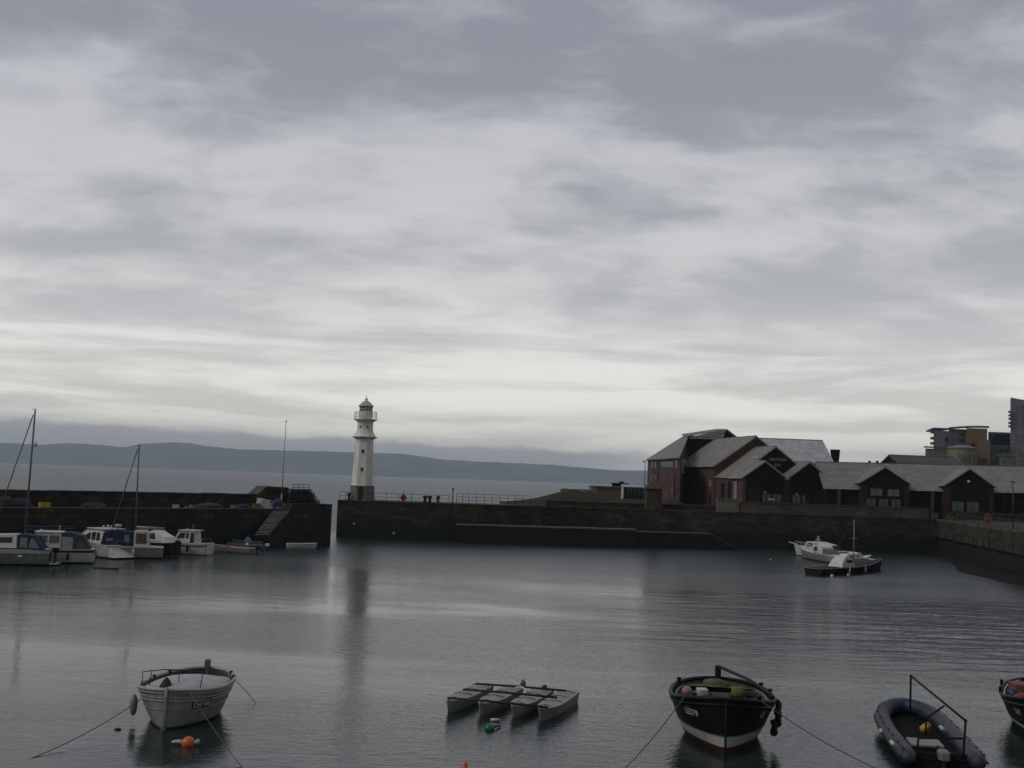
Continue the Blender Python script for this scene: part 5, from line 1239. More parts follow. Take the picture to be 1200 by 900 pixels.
b_.build('ball', o_); b_ = MB(); b_.lathe([(.05, .12), (.045, .26), (.02, .28)], (.03, 0, 0), M_ORANGE, 8); b_.build('neck', o_)

# ---- 2 pontoon raft
rf_ = thing('pontoon_raft', 'raft of four pale narrow pontoons lashed under three dark cross poles', 'raft')
fronts = [G(525.5, 835.5), G(563.5, 838.5), G(568 + 34, 841.5), G(627 + 7, 845)]
dr = Vector((1.15, 3.55, 0)); Lp = dr.length
M_PTOP = mat('pale_deck_fibreglass', (.30, .30, .275), .6, .2, 3, stain=.45)
for k, f0 in enumerate(fronts):
    Sp = make_surf(Lp, .40, -.28, .36, .42, .38, False, .5, 3.2, .8, .22, sf=.92, rake=.12)
    sub = bpy.data.objects.new('pontoon', None)
    mbp = MB(); ts = [1 - (1 - i / 20) ** 1.3 for i in range(21)]; rows = 8
    dirv = -dr.normalized(); angp = math.atan2(dirv.y, dirv.x); cen = Vector((f0.x, f0.y, 0)) + dr / 2; Mx = Matrix.Translation(cen) @ Matrix.Rotation(angp, 4, 'Z')
    for s_ in (1, -1):
        for i in range(20):
            for j in range(rows):
                qd = [Mx @ Sp(ts[i], j / rows, s_), Mx @ Sp(ts[i + 1], j / rows, s_), Mx @ Sp(ts[i + 1], (j + 1) / rows, s_), Mx @ Sp(ts[i], (j + 1) / rows, s_)]
                mbp.poly(qd if s_ < 0 else qd[::-1], M_PONT, True)
    for i in range(20):
        a0, a1 = Sp(ts[i], 1, -1), Sp(ts[i], 1, 1); c0, c1 = Sp(ts[i + 1], 1, -1), Sp(ts[i + 1], 1, 1); m0 = (a0 + a1) / 2 + Vector((0, 0, .045)); m1 = (c0 + c1) / 2 + Vector((0, 0, .045))
        mbp.poly([Mx @ a0, Mx @ c0, Mx @ m1, Mx @ m0], M_PTOP, True); mbp.poly([Mx @ m0, Mx @ m1, Mx @ c1, Mx @ a1], M_PTOP, True)
    mbp.poly([Mx @ Sp(0, j / rows, 1) for j in range(rows + 1)] + [Mx @ Sp(0, j / rows, -1) for j in range(rows, -1, -1)], M_PONT)
    po = mbp.build('pontoon', rf_)
    mb = MB()
    for fx in (.12, .38, .62, .86):
        w_ = Sp.hb(fx) * .85; mb.tube([Mx @ Vector((-Lp / 2 + Lp * fx, -w_, .40)), Mx @ Vector((-Lp / 2 + Lp * fx, 0, .455)), Mx @ Vector((-Lp / 2 + Lp * fx, w_, .40))], .012, M_DARKWOOD, 5)
    mb.build('lashing', po)
for (a, b_) in (((524.5, 817.8), (642, 829)), ((542.5, 808), (653, 817.5)), ((557.5, 801.2), (663.5, 809.5))):
    mb = MB(); mb.tube([G(*a, .50), (G(*a, .50) + G(*b_, .50)) / 2 + Vector((0, 0, .02)), G(*b_, .50)], .04, M_DARKWOOD, 8); mb.build('cross_pole', rf_)
q = G(613, 802.5, .55); mb = MB(); mb.ball((0, 0, .05), .11, mat('brown_yellow_float', (.17, .115, .05), .7, .3, 6), n=9); mb.lathe([(.04, .14), (.03, .19)], (0, 0, 0), M_DARKWOOD, 8); tag(mb.build('pot_buoy', None, tuple(q)), 'brownish yellow float lying on the raft by the rear pole', 'float')
q = G(614, 808.5, .45); mb = MB(); mb.tube([(-.3, .05, .06), (-.1, 0, .10), (.05, -.1, .04), (.12, -.35, .03)], .04, M_PLASTICW, 6); tag(mb.build('rope_coil', None, tuple(q)), 'white rope bundle below the brown float on the raft', 'rope')
q = G(638, 805.5, .5); mb = MB(); mb.lathe([(.10, 0), (.11, .03), (.05, .08), (.02, .10)], (0, 0, 0), mat('faded_red_rag', (.12, .035, .035), .9), 8); tag(mb.build('rag_bundle', None, tuple(q)), 'small faded red bundle on the raft rear pole', 'bundle')
q = G(573.5, 855); o_ = thing('net_float', 'dark green ball float with a dark tail before the raft', 'buoy', (q.x, q.y, .02)); mb = MB(); mb.ball((0, 0, 0.02), .16, M_GREEN, 1, 1, .9, 9); mb.build('ball', o_)
mb = MB(); mb.tube([(.12, .05, .03), (.22, .2, .05), (.34, .45, .02)], .03, M_RUBBER, 6); mb.build('tail', o_)
q = G(580, 845.3); mb = MB(); mb.tube([(-.15, 0, .04), (.15, .03, .05)], .05, M_PLASTICW, 8); tag(mb.build('bottle_float', None, tuple(q)), 'white bottle float drifting between the raft and the green float', 'float')

# ---- 3 black boat
bb_ = thing('fishing_boat', 'black open fishing boat with white and red bands, lettered LE379, bow on', 'boat')
bow = G(850, 884); stern = Vector((XatY(841, 39.6, 1.0), 39.6, 0)); Lb = place(bb_, (bow.x, bow.y + .05), (stern.x, stern.y))
S3 = make_surf(Lb, 1.66, -.55, 1.22, 1.60, 1.30, True, .50, 2.7, .50, .20, rake=.10, bowf=1.05)
hull_parts(bb_, S3, [(.20, M_ANTIF), (.50, M_HWHITE), (3, M_BLACK)], M_OLIVE, M_BLACK, floor=.35, th=.16, gun_r=.075, rails=[(.93, .045, M_BLACK), (-.515, .016, M_GREENL)], NT_=36)
mb = MB(); mb.tube([S3(1, 0) + Vector((-.01, 0, 0)), S3(1, .5) + Vector((.01, 0, 0)), S3(1, 1) + Vector((.03, 0, .10))], .03, M_BLACK, 6); mb.build('stem_post', bb_)
mb = MB(); mb.box((-Lb / 2 - .1, -.10, .1), (-Lb / 2 + .2, .10, 1.78), M_BLACK, bev=.03); mb.build('stern_post', bb_)
mb = MB(); mb.box((-Lb / 2 - .5, -.04, -.3), (-Lb / 2 - .11, .04, 1.35), M_BLACK, bev=.02); mb.build('rudder', bb_)
hull_text(bb_, S3, 'LE379', .27, .83, .7, -1, mat('letter_white', (.6, .6, .58), .5), 1, zc=.98, stretch=.95)
hull_text(bb_, S3, 'LE', .25, .86, .7, 1, mat('letter_white', (.6, .6, .58), .5), -1, zc=1.0, stretch=.9)
for s_ in (1, -1):
    mb = MB(); mb.tube([S3(t_, 1, s_) + Vector((0, -s_ * .2, -.06)) for t_ in [.1 + .06 * k for k in range(13)]], .03, mat('pale_inner_rail', (.26, .26, .23), .6, .3, 5, stain=.5), 6); mb.build('inner_rail', bb_)
for t_ in (.2, .42, .66, .86):
    w_ = S3.hb(t_) - .1; x_ = S3(t_, 1).x; mb = MB(); mb.box((x_ - .13, -w_, S3.sheer(t_) - .28), (x_ + .13, w_, S3.sheer(t_) - .22), M_GREYWOOD if t_ < .8 else M_OLIVE, bev=.01); mb.build('thwart', bb_)
mb = MB()
for k in range(5):
    x_ = -Lb / 2 + 1 + k * .66; mb.tube([(x_, -S3.hb((x_ + Lb / 2) / Lb) + .22, .95), (x_, -.8, .4), (x_, 0, .37), (x_, .8, .4), (x_, S3.hb((x_ + Lb / 2) / Lb) - .22, .95)], .035, M_GREYWOOD, 5)
mb.build('frames', bb_)
# stern deck
mb = MB(); pts_ = [S3(t_, 1, s_) for s_, tr in ((1, (.02, .06, .1, .14, .18)), (-1, (.18, .14, .1, .06, .02))) for t_ in tr]; mb.poly([(p.x, p.y * .9, S3.sheer(.1) - .08) for p in pts_], mat('green_grey_deck', (.085, .09, .06), .8, .4, 5)); mb.build('stern_deck', bb_)
mb = MB(); mb.box((-.9, -.42, .38), (.5, .38, 1.0), M_OLIVE, bev=.05); mb.box((-.5, -.3, 1.0), (.2, .25, 1.2), M_DARKWOOD, bev=.04); mb.build('engine_box', bb_)
for (x_, y_, h_, s_) in ((-Lb / 2 + 1.1, .78, .3, 1), (-.6, 1.62, .3, 1), (1.2, 1.50, .28, 1), (-1.7, -1.28, .3, 1), (Lb / 2 - .5, .45, .2, 1)):
    t_ = (x_ + Lb / 2) / Lb; sg_ = 1 if y_ > 0 else -1; yy = sg_ * (S3.hb(t_) - .05); mb = MB(); mb.lathe([(.06, 0), (.06, .09), (.085, .10), (.085, .15), (.03, .17)], (x_, yy, S3.sheer(t_) + .05), M_BLACK, 8); mb.build('bollard', bb_)
def boat_item(root, mbx, name, label, cat, group=None):
    o = mbx.build(name); o.location = root.location; o.rotation_euler = root.rotation_euler; return tag(o, label, cat, group)
# sides: local +y is to the viewer's right when the bow points at the viewer
mb = MB(); mb.ball((.3, -1.12, 1.36), .165, M_PINK, n=11); mb.lathe([(.05, -.18), (.04, -.24)], (.3, -1.12, 1.36), M_RUBBER, 8); boat_item(bb_, mb, 'round_buoy', 'faded pink ball buoy inside the left side of the black boat', 'buoy')
mb = MB(); mb.tube([(-Lb / 2 + .1, .02, 1.75), (-1.0, .95, 1.62), (.9, 1.50, 1.52), (1.0, 1.52, 1.5)], .06, M_DARKWOOD, 8, r2=.045); boat_item(bb_, mb, 'long_oar', 'long dark oar laid from the stern post along the right side of the black boat', 'oar')
mb = MB(); mb.tube([(-1.9, .35, .95), (.4, .15, .9)], .05, M_GREYWOOD, 6); mb.tube([(-1.6, -.5, .92), (.2, -.3, .95)], .04, M_PALEMAST, 6); boat_item(bb_, mb, 'loose_spars', 'loose grey spars lying amidships in the black boat', 'spars')
mb = MB(); mb.lathe([(.2, 0), (.25, .1), (.22, .3), (.05, .33)], (-1.1, .6, 1.02), mat('yellow_green_net', (.14, .13, .05), .9, .5, 8, bump=.03), 10); boat_item(bb_, mb, 'net_bundle', 'yellowish green net bundle aft in the black boat', 'fishing net')
mb = MB(); mb.box((-1.75, -.75, .95), (-1.35, -.4, 1.15), M_PLASTICW, rz=.2, bev=.03); boat_item(bb_, mb, 'bait_box', 'white bait box on the left aft of the black boat', 'box')
mb = MB(); mb.box((-.6, -.8, .78), (-.2, -.45, 1.0), mat('grey_lid', (.2, .2, .17), .7), rz=-.3, bev=.03); boat_item(bb_, mb, 'small_box', 'grey box amidships left of the engine box in the black boat', 'box')
M_TYRE = mat('old_tyre', (.012, .012, .013), .85, .3, 6, bump=.01)
for (t_, dz, r_, lab) in ((.62, -.10, .20, 'uppermost black tyre fender on the right side of the black boat'), (.66, -.38, .22, 'middle black tyre fender on the right side of the black boat'), (.70, -.68, .18, 'lowest black tyre fender, close to the water at the right of the black boat')):
    p = S3(t_, .9, 1); mb = MB(); yy = S3.hb(t_) + .09 - (.1 if dz < -.6 else 0)
    mb.tube([(p.x + r_ * math.cos(a * .3927), yy + .03 * math.sin(a), S3.sheer(t_) + dz - .1 + r_ * math.sin(a * .3927)) for a in range(17)], .085, M_TYRE, 8, caps=False); boat_item(bb_, mb, 'tyre_fender', lab, 'tyre')
q1 = toworld(bb_, S3(.93, 1, 1) + Vector((.1, .12, .06))); rope('mooring_rope', [q1, G(1032, 903, -.05)], .015, 'dark mooring rope from the black boat bow to the lower right', M_ROPE, .12)
q1 = toworld(bb_, S3(.90, 1, -1) + Vector((.1, -.12, .06))); rope('mooring_rope', [q1, G(728, 905, -.05)], .015, 'dark mooring rope from the black boat bow to the lower left', M_ROPE, .10)

def lump(root, name, label, cat, x, y, z, sx, sy, sz, mt, seed):
    mb = MB(); n, m_ = 14, 7; vs = []; fs = []
    for j in range(m_):
        for i in range(n):
            th = 2 * math.pi * i / n; f = j / (m_ - 1); rr = (1 - f ** 2) ** .5 * (1 + .45 * mnoise.noise(Vector((math.cos(th) * 1.3, math.sin(th) * 1.3, f * 2 + seed)))); vs.append((x + math.cos(th) * rr * sx, y + math.sin(th) * rr * sy, z + f * sz))
    for j in range(m_ - 1):
        for i in range(n): fs.append((j * n + i, j * n + (i + 1) % n, (j + 1) * n + (i + 1) % n, (j + 1) * n + i))
    fs.append(tuple(range((m_ - 1) * n, m_ * n))); mb.mesh(vs, fs, mt, True); return boat_item(root, mb, name, label, cat)
def coil(root, label, x, y, z, r, mt, k=4):
    mb = MB(); mb.tube([(x + (r - .012 * a / 12) * math.cos(a * .5236), y + (r - .012 * a / 12) * math.sin(a * .5236), z + .035 * a / 12 + .01 * math.sin(a * 1.7)) for a in range(12 * k + 1)], .02, mt, 5); return boat_item(root, mb, 'rope_coil', label, 'rope')
lump(bb_, 'net_pile', 'dark brown net pile right amidships in the black boat', 'fishing net', .6, 1.0, .95, .45, .35, .38, M_NET, 3)
lump(bb_, 'folded_sheet', 'olive folded sheet on the stern deck of the black boat', 'sheet', -2.1, -.1, 1.2, .45, .4, .22, mat('olive_sheet', (.11, .10, .055), .9, .4, 6, bump=.02), 5)
lump(bb_, 'sack', 'pale brown sack between the thwarts of the black boat', 'sack', -.2, -.55, 1.05, .26, .22, .26, mat('pale_sack', (.17, .145, .10), .9, .4, 8, bump=.02), 9)
lump(bb_, 'net_pile', 'grey green net pile forward on the left of the black boat', 'fishing net', 1.5, -.6, 1.0, .4, .4, .34, mat('grey_green_net', (.05, .055, .035), .95, .5, 9, bump=.02), 12)
coil(bb_, 'pale rope coil on the forward deck of the black boat', 1.75, .35, 1.25, .2, M_PALEROPE)
coil(bb_, 'dark rope coil aft on the right side of the black boat', -1.5, 1.05, 1.0, .22, M_ROPE)
mb = MB(); mb.box((-1.0, -.95, .98), (.9, -.82, 1.03), M_GREYWOOD, rz=.12); boat_item(bb_, mb, 'loose_plank', 'grey plank lying fore and aft on the left of the black boat', 'plank')
# ---- 4 grey inflatable
ri = thing('inflatable_boat', 'large grey inflatable boat with a blue bow and black pipe frame', 'inflatable boat')
stern = Vector((13.0, 33.3, 0)); bow = Vector((XatY(1057, 40.0, .5), 40.0, 0)); Lr = place(ri, (bow.x, bow.y), (stern.x, stern.y))
hw, rt_ = .98, .255
path = [(-Lr / 2 - .25, hw, .28), (-Lr / 2 + .2, hw, .29), (-Lr / 4, hw + .02, .30), (0, hw + .03, .33), (Lr / 4, hw - .05, .40), (Lr * .36, hw * .72, .50), (Lr * .43, hw * .4, .58), (Lr * .46, 0, .60)]
full_ = path + [(x, -y, z) for x, y, z in path[-2::-1]]
# smooth with catmull-rom
def catmull(P, n=6):
    P = [Vector(p) for p in P]; out = []
    for i in range(len(P) - 1):
        p0, p1, p2, p3 = P[max(i - 1, 0)], P[i], P[i + 1], P[min(i + 2, len(P) - 1)]
        for k in range(n):
            t_ = k / n; out.append(.5 * ((2 * p1) + (-p0 + p2) * t_ + (2 * p0 - 5 * p1 + 4 * p2 - p3) * t_ ** 2 + (-p0 + 3 * p1 - 3 * p2 + p3) * t_ ** 3))
    out.append(P[-1]); return out
tp_ = catmull(full_, 7); nT = len(tp_) - 1
def rr_(f):
    e = min(f, 1 - f) * nT; return rt_ * min(1, .25 + .75 * math.sqrt(min(1, e / 6)))
i0, i1 = int(nT * .38), int(nT * .62)
mb = MB()
mb.tube(tp_[:i0 + 1], lambda f: rr_(f * i0 / nT), M_RIB, 16); mb.tube(tp_[i1:], lambda f: rr_((i1 + f * (nT - i1)) / nT), M_RIB, 16)
mb.build('side_tube', ri)
mb = MB(); mb.tube(tp_[i0:i1 + 1], rt_ * .999, M_RIBL, 16); mb.build('bow_tube', ri)
mb = MB()
for s_ in (1, -1): mb.tube([(p.x, p.y + s_ * 0 + (rt_ * .98 if p.y > 0 else -rt_ * .98), p.z) for p in tp_[3:int(nT * .34)]] if s_ > 0 else [(p.x, p.y - rt_ * .98, p.z) for p in tp_[int(nT * .66):-3]], .03, M_RUBBER, 6)
mb.build('rubbing_strip', ri)
Sr = make_surf(Lr * .94, .98, -.28, .22, .36, .2, False, .45, 2.4, .8, .5, sf=.95)
hull_parts(ri, Sr, [(.0, M_RUBBER), (2, M_RUBBER)], M_RUBBER, M_RUBBER, open_=False, deck_m=mat('dark_rib_floor', (.007, .007, .008), .9, spec=.1), gun_r=.03)
mb = MB()
for s_ in (1, -1):
    for kk in range(9):
        i_ = int(nT * (.04 + .035 * kk)) if s_ > 0 else nT - int(nT * (.04 + .035 * kk)); p_ = tp_[i_]; a_ = [p_ + Vector((.0, s_ * .12, rt_ * .90)), p_ + Vector((.0, s_ * .14, rt_ * .97)), p_ + Vector((.06, s_ * .14, rt_ * .97))]; mb.tube(a_, .022, M_RUBBER, 5)
pl_ = [tp_[i] + Vector((0, (.17 if tp_[i].y > 0 else -.17), rt_ * .86 + .02 * math.sin(i * 1.3))) for i in range(3, nT - 2) if abs(tp_[i].y) > .5]
h_ = len(pl_) // 2; mb.tube(pl_[:h_], .012, M_ROPE, 5); mb.tube(pl_[h_:], .012, M_ROPE, 5); mb.build('grab_line', ri)
mb = MB()
for f_ in (.12, .24, .36, .64, .76, .88):
    i_ = int(nT * f_); a_, b_ = tp_[i_ - 1], tp_[i_ + 1]; d_ = (b_ - a_).normalized() * .02; mb = MB(); mb.tube([tp_[i_] - d_, tp_[i_] + d_], rt_ * 1.012, mat('hypalon_seam', (.016, .019, .026), .7), 16, caps=False); mb.build('tube_seam', ri)
mb = MB(); mb.box((-Lr / 2 + .25, -.78, .0), (-Lr / 2 + .33, .78, .40), M_RUBBER, bev=.02); mb.build('transom', ri)
mb = MB(); mb.box((-Lr / 2 + .75, -.2, .44), (-Lr / 2 + 1.7, .74, .50), mat('pale_board', (.26, .25, .20), .7, .2, 3, stain=.4), bev=.01); mb.build('bench', ri)
for (x_, y_, w_) in ((-Lr / 2 + 1.6, .95, .12), (-Lr / 2 + .55, -.93, .10), (-Lr / 2 + 2.4, -1.18, .09)):
    pass
for px_, py_, zz_ in ((1104, 853.5, .58), (1046, 871, .56), (1033.8, 857, .34)):
    q = tolocal(ri, G(px_, py_, zz_)); mb = MB(); mb.tube([(q.x - .16, q.y, q.z), (q.x + .16, q.y + .02, q.z + .01)], .06, M_PLASTICW, 8); mb.build('lifting_patch', ri)
fm = MB()
def wl(px_, py_, Y): return tolocal(ri, W(px_, py_, Y))
A_, B_, C_ = wl(1067.5, 792, 37.9), wl(1131.6, 844.6, 33.2), wl(1128.7, 888, 33.2); A0_ = wl(1066.5, 833, 37.9); Md, Md2 = wl(1106, 827.5, 34.95), wl(1085, 842, 36.3)
fm.tube([A0_, A_], .035, M_RUBBER, 8); fm.tube([A_, B_], .035, M_RUBBER, 8); fm.tube([B_, C_], .035, M_RUBBER, 8); fm.tube([Md, Md2, Md2 + Vector((0, 0, -.55))], .03, M_RUBBER, 8); fm.tube([wl(1076, 865, 33.9), wl(1129, 865.5, 33.5)], .03, M_RUBBER, 8); fm.tube([wl(1076, 865, 33.9), wl(1075.5, 876, 33.8)], .03, M_RUBBER, 8)
fm.ball(A_, .05, M_RUBBER, n=6); fm.ball(B_, .05, M_RUBBER, n=6)
fm.build('pipe_frame', ri)
q = G(1080, 857, .36); mb = MB(); mb.lathe([(.12, 0), (.17, .05), (.18, .25), (.1, .33), (.05, .36)], (0, 0, 0), M_YELLOW, 12); o_ = tag(mb.build('yellow_canister', None, (q.x, q.y, .40)), 'yellow canister lying on the bench of the grey inflatable', 'canister'); o_.rotation_euler = (.9, .3, .4); o_.scale = (.72, .72, .8)
q = G(1087, 851.5, .5); mb = MB(); mb.ball((0, 0, 0), .13, mat('dull_orange', (.30, .12, .05), .6), n=8); tag(mb.build('round_float', None, (q.x, q.y, .52)), 'dull orange float beside the yellow canister in the inflatable', 'float')
ob = thing('outboard_engine', 'pale green and white outboard engine on the inflatable stern', 'engine'); q = toworld(ri, (-Lr / 2 + .3, -.05, 0)); ob.location = q; ob.rotation_euler = ri.rotation_euler
mb = MB(); mb.box((-.42, -.16, .22), (.06, .16, .52), mat('pale_green_cowl', (.16, .19, .13), .5, .2, 5), bev=.07); mb.build('cowl', ob); mb = MB(); mb.box((-.28, -.06, -.5), (-.12, .06, .22), M_DSTEEL, bev=.02); mb.build('shaft', ob)
mb = MB(); mb.tube([(0, 0, .35), (.45, .05, .5)], .025, M_RUBBER, 6); mb.build('tiller', ob)

# ---- 5 boat at right edge
eb = thing('fishing_boat', 'black fishing boat with red gear aboard, cut off by the right edge', 'boat')
bow = G(1227, 873); stern = Vector((XatY(1222, 43.5, 1), 43.5, 0)); Le = place(eb, (bow.x, bow.y), (stern.x, stern.y))
S5 = make_surf(Le, 1.45, -.5, 1.02, 1.38, 1.05, True, .5, 2.6, .52, .20, rake=.1, bowf=.95)
hull_parts(eb, S5, [(.24, M_RUBBER), (.36, M_HWHITE), (3, mat('blue_black_paint', (.006, .006, .011), .6, spec=.2))], mat('brown_deck', (.07, .05, .04), .8, .4, 5), M_BLACK, floor=.35, th=.15, gun_r=.06, rails=[(.9, .03, M_INNER)], NT_=32)
for s_ in (1, -1):
    mb = MB(); mb.tube([S5(t_, 1, s_) + Vector((0, -s_ * .14, 0)) for t_ in [.1 + .065 * k for k in range(13)]], .03, M_HWHITE, 6); mb.build('inner_rail', eb)
hull_text(eb, S5, 'LH7', .27, .85, .7, -1, M_HWHITE, 1, zc=.74, stretch=.85)
for (x_, y_, s_) in ((1.2, -.75, .3), (.3, -1.0, .25)): 
    mb = MB(); mb.lathe([(s_ * .7, 0), (s_, .12), (s_ * .8, .32), (.05, .42)], (x_, y_, .8), M_RED if x_ > 1 else M_BLUEP, 9); boat_item(eb, mb, 'gear_bag', ('red' if x_ > 1 else 'blue') + ' gear bag inside the black boat at the right edge', 'bag')
mb = MB(); mb.box((-.9, -1.1, .7), (-.1, -.3, 1.3), mat('dull_red_crate', (.16, .04, .05), .7), rz=.3, bev=.04); boat_item(eb, mb, 'crate', 'dull red crate aft in the black boat at the right edge', 'crate')
mb = MB(); mb.box((1.0, -.55, .85), (1.5, -.15, 1.12), M_PLASTICW, rz=.5, bev=.04); boat_item(eb, mb, 'bait_box', 'white box near the bow of the black boat at the right edge', 'box')
mb = MB(); mb.box((.5, -.4, 1.0), (.9, -.1, 1.25), M_YELLOW, rz=.2, bev=.04); boat_item(eb, mb, 'yellow_box', 'yellow box behind the white one in the right-edge boat', 'box')
for t_ in (.3, .55): x_ = S5(t_, 1).x; mb = MB(); mb.box((x_ - .12, -S5.hb(t_) + .1, .8), (x_ + .12, S5.hb(t_) - .1, .85), M_GREYWOOD); mb.build('thwart', eb)
for t_, s_ in ((.62, -1), (.35, -1)):
    p = S5(t_, 1, s_); mb = MB(); mb.lathe([(.05, 0), (.05, .16), (.08, .18), (.02, .22)], (p.x, p.y, p.z + .04), M_BLACK, 8); mb.build('bollard', eb)

# ---- moored cruisers --------------------------------------------------------
def cabin(root, prof, hw0, m_wall, tilt=.12, z0=None, name='cabin', m_roof=None, hwf=None):
    """side profile [(x,z)...] counter-clockwise from lower aft; width hw0 at base narrowing with height"""
    zb0 = min(z for x, z in prof); n = len(prof); mb = MB()
    Yw = lambda x, z: (hwf(x) if hwf else hw0) - tilt * (z - zb0)
    L_ = [Vector((x, Yw(x, z), z)) for x, z in prof]; R_ = [Vector((x, -Yw(x, z), z)) for x, z in prof]
    mb.poly(L_[::-1], m_wall); mb.poly(R_, m_wall)
    for i in range(n):
        j = (i + 1) % n; mb.poly([L_[i], L_[j], R_[j], R_[i]], m_wall)
    o = mb.build(name, root)
    import bmesh
    bm = bmesh.new(); bm.from_mesh(o.data); bmesh.ops.remove_doubles(bm, verts=bm.verts, dist=.001); bmesh.ops.recalc_face_normals(bm, faces=bm.faces)
    bmesh.ops.bevel(bm, geom=[e for e in bm.edges], offset=.035, segments=2, affect='EDGES', clamp_overlap=True); bm.to_mesh(o.data); bm.free()
    o.data.materials.clear(); o.data.materials.append(m_wall)
    return Yw
def side_win(root, Yw, quads, mt=M_GLASS):
    for q in quads:
        for s_ in (1, -1):
            mb = MB(); out = [Vector((x, s_ * (Yw(x, z) + .015), z)) for x, z in q]; inn = [Vector((x, s_ * (Yw(x, z) - .03), z)) for x, z in q]
            mb.poly(out if s_ < 0 else out[::-1], mt)
            for i in range(len(q)): j = (i + 1) % len(q); mb.poly([out[i], inn[i], inn[j], out[j]], M_RUBBER)
            mb.build('window', root)
def cross_win(root, x0, z0, x1, z1, hw, mt=M_GLASS, name='windscreen', n=1, lift=.02):
    """panel across the boat between (x0,z0) and (x1,z1)"""
    d = Vector((x1 - x0, 0, z1 - z0)).normalized(); nn_ = Vector((d.z, 0, -d.x)) * (1 if x1 < x0 or True else -1)
    for k in range(n):
        a = -hw + 2 * hw * k / n + .03; b_ = -hw + 2 * hw * (k + 1) / n - .03; mb = MB(); o1 = nn_ * lift
        mb.box((0, 0, 0), (.001, .001, .001), mt) if False else None
        for sgn_ in (1, -1): mb.poly([Vector((x0, a, z0)) + o1 * sgn_, Vector((x0, b_, z0)) + o1 * sgn_, Vector((x1, b_, z1)) + o1 * sgn_, Vector((x1, a, z1)) + o1 * sgn_], mt)
        mb.build(name, root)
def pulpit(root, S, t0, t1, h, mt=M_STEEL, n=4):
    mb = MB(); path = [S(t_, 1, 1) + Vector((0, -.05, h)) for t_ in [t0 + (t1 - t0) * k / 6 for k in range(7)]] + [S(t_, 1, -1) + Vector((0, .05, h)) for t_ in [t1 - (t1 - t0) * k / 6 for k in range(7)]]
    mb.tube(path, .016, mt, 5)
    for k in range(n):
        t_ = t0 + (t1 - t0) * k / (n - 1)
        for s_ in (1, -1): p = S(t_, 1, s_); mb.tube([p, p + Vector((0, -s_ * .05, h))], .014, mt, 5)
    mb.build('pulpit_rail', root)
def fenders(root, S, ts_, side, mt, label, z=.55):
    for k, t_ in enumerate(ts_):
        p = S(t_, .8, side); mb = MB(); mb.lathe([(.03, -.28), (.11, -.2), (.11, .2), (.04, .3), (.01, .55)], (p.x, p.y + side * .12, z), mt, 10)
        boat_item(root, mb, 'fender', label[k], 'fender')
def outboard(root, x, y, z, label, mt=M_RUBBER, s_=1.0):
    o = thing('outboard_engine', label, 'engine'); o.location = toworld(root, (x, y, z)); o.rotation_euler = root.rotation_euler; o.scale = (s_,) * 3
    mb = MB(); mb.box((-.5, -.17, .25), (0, .17, .62), mt, bev=.07); mb.build('cowl', o); mb = MB(); mb.box((-.3, -.07, -.7), (-.12, .07, .25), M_DSTEEL, bev=.02); mb.build('shaft', o)
    mb = MB(); mb.tube([(0, 0, .3), (.4, .04, .36)], .02, M_RUBBER, 5); mb.build('tiller', o)

# a: white cruiser with blue screen cover at left edge
ca = thing('motor_cruiser', 'white motor cruiser with blue canopy screens, cut off by the left edge', 'boat')
st = G(60, 662); place(ca, (st.x - 7.3, st.y - 1.6), (st.x, st.y)); Lc = 7.47
Sa = make_surf(Lc, 1.3, -.35, 1.32, 1.6, 1.18, False, .4, 2.2, .9, .22, sf=.88, rake=.5)
hull_parts(ca, Sa, [(.12, M_RUBBER), (.86, M_OLDWHITE), (3, M_WHITE)], M_WHITE, M_RUBBER, open_=False, deck_m=M_WHITE, gun_r=.04, rails=[(-.9, .03, M_RUBBER)])
Yw = cabin(ca, [(-1.3, 1.25), (3.0, 1.38), (2.3, 1.75), (.9, 1.95), (.4, 2.35), (-1.2, 2.4)], 1.08, M_WHITE, .25)
side_win(ca, Yw, [[(-.9, 1.75), (.7, 1.72), (.3, 2.15), (-.9, 2.18)], [(1.0, 1.5), (2.2, 1.5), (2.0, 1.68), (1.0, 1.7)]])
cbn = cabin(ca, [(-3.3, 1.2), (-1.32, 1.25), (-1.32, 2.38), (-1.7, 2.42), (-2.5, 2.3)], 1.1, M_NAVY, .25, name='canopy')
side_win(ca, cbn, [[(-3.0, 1.32), (-2.15, 1.4), (-2.25, 2.1), (-2.5, 2.1)], [(-2.05, 1.4), (-1.5, 1.4), (-1.5, 2.18), (-2.0, 2.15)]], mat('clear_canopy_screen', (.16, .18, .20), .25, .3, 3))
for y_ in (-1.05, 1.0):
    mb = MB(); mb.box((-Lc / 2 - .16, y_ - .12, .35), (-Lc / 2 + .0, y_ + .12, 1.1), M_NAVY, bev=.05); mb.build('transom_fender_cover', ca)
mb = MB(); mb.box((-Lc / 2 - .6, -.95, .10), (-Lc / 2, .95, .18), M_WHITE, bev=.03); mb.build('bathing_platform', ca)
pulpit(ca, Sa, .55, .97, .55)
outboard(ca, -Lc / 2 - .05, .1, .75, 'dark outboard engine on the stern of the left-edge cruiser')
mb = MB(); mb.ball((0, 0, 0), .16, M_WHITE, 1.4, 1, .8, 8); p = Sa(.28, .6, 1); mb2 = mb
boat_item(ca, MB().ball((p.x, p.y + .12, .72), .15, M_PLASTICW, 1.3, .8, .8, 8), 'fender', 'small white fender on the side of the left-edge cruiser', 'fender')

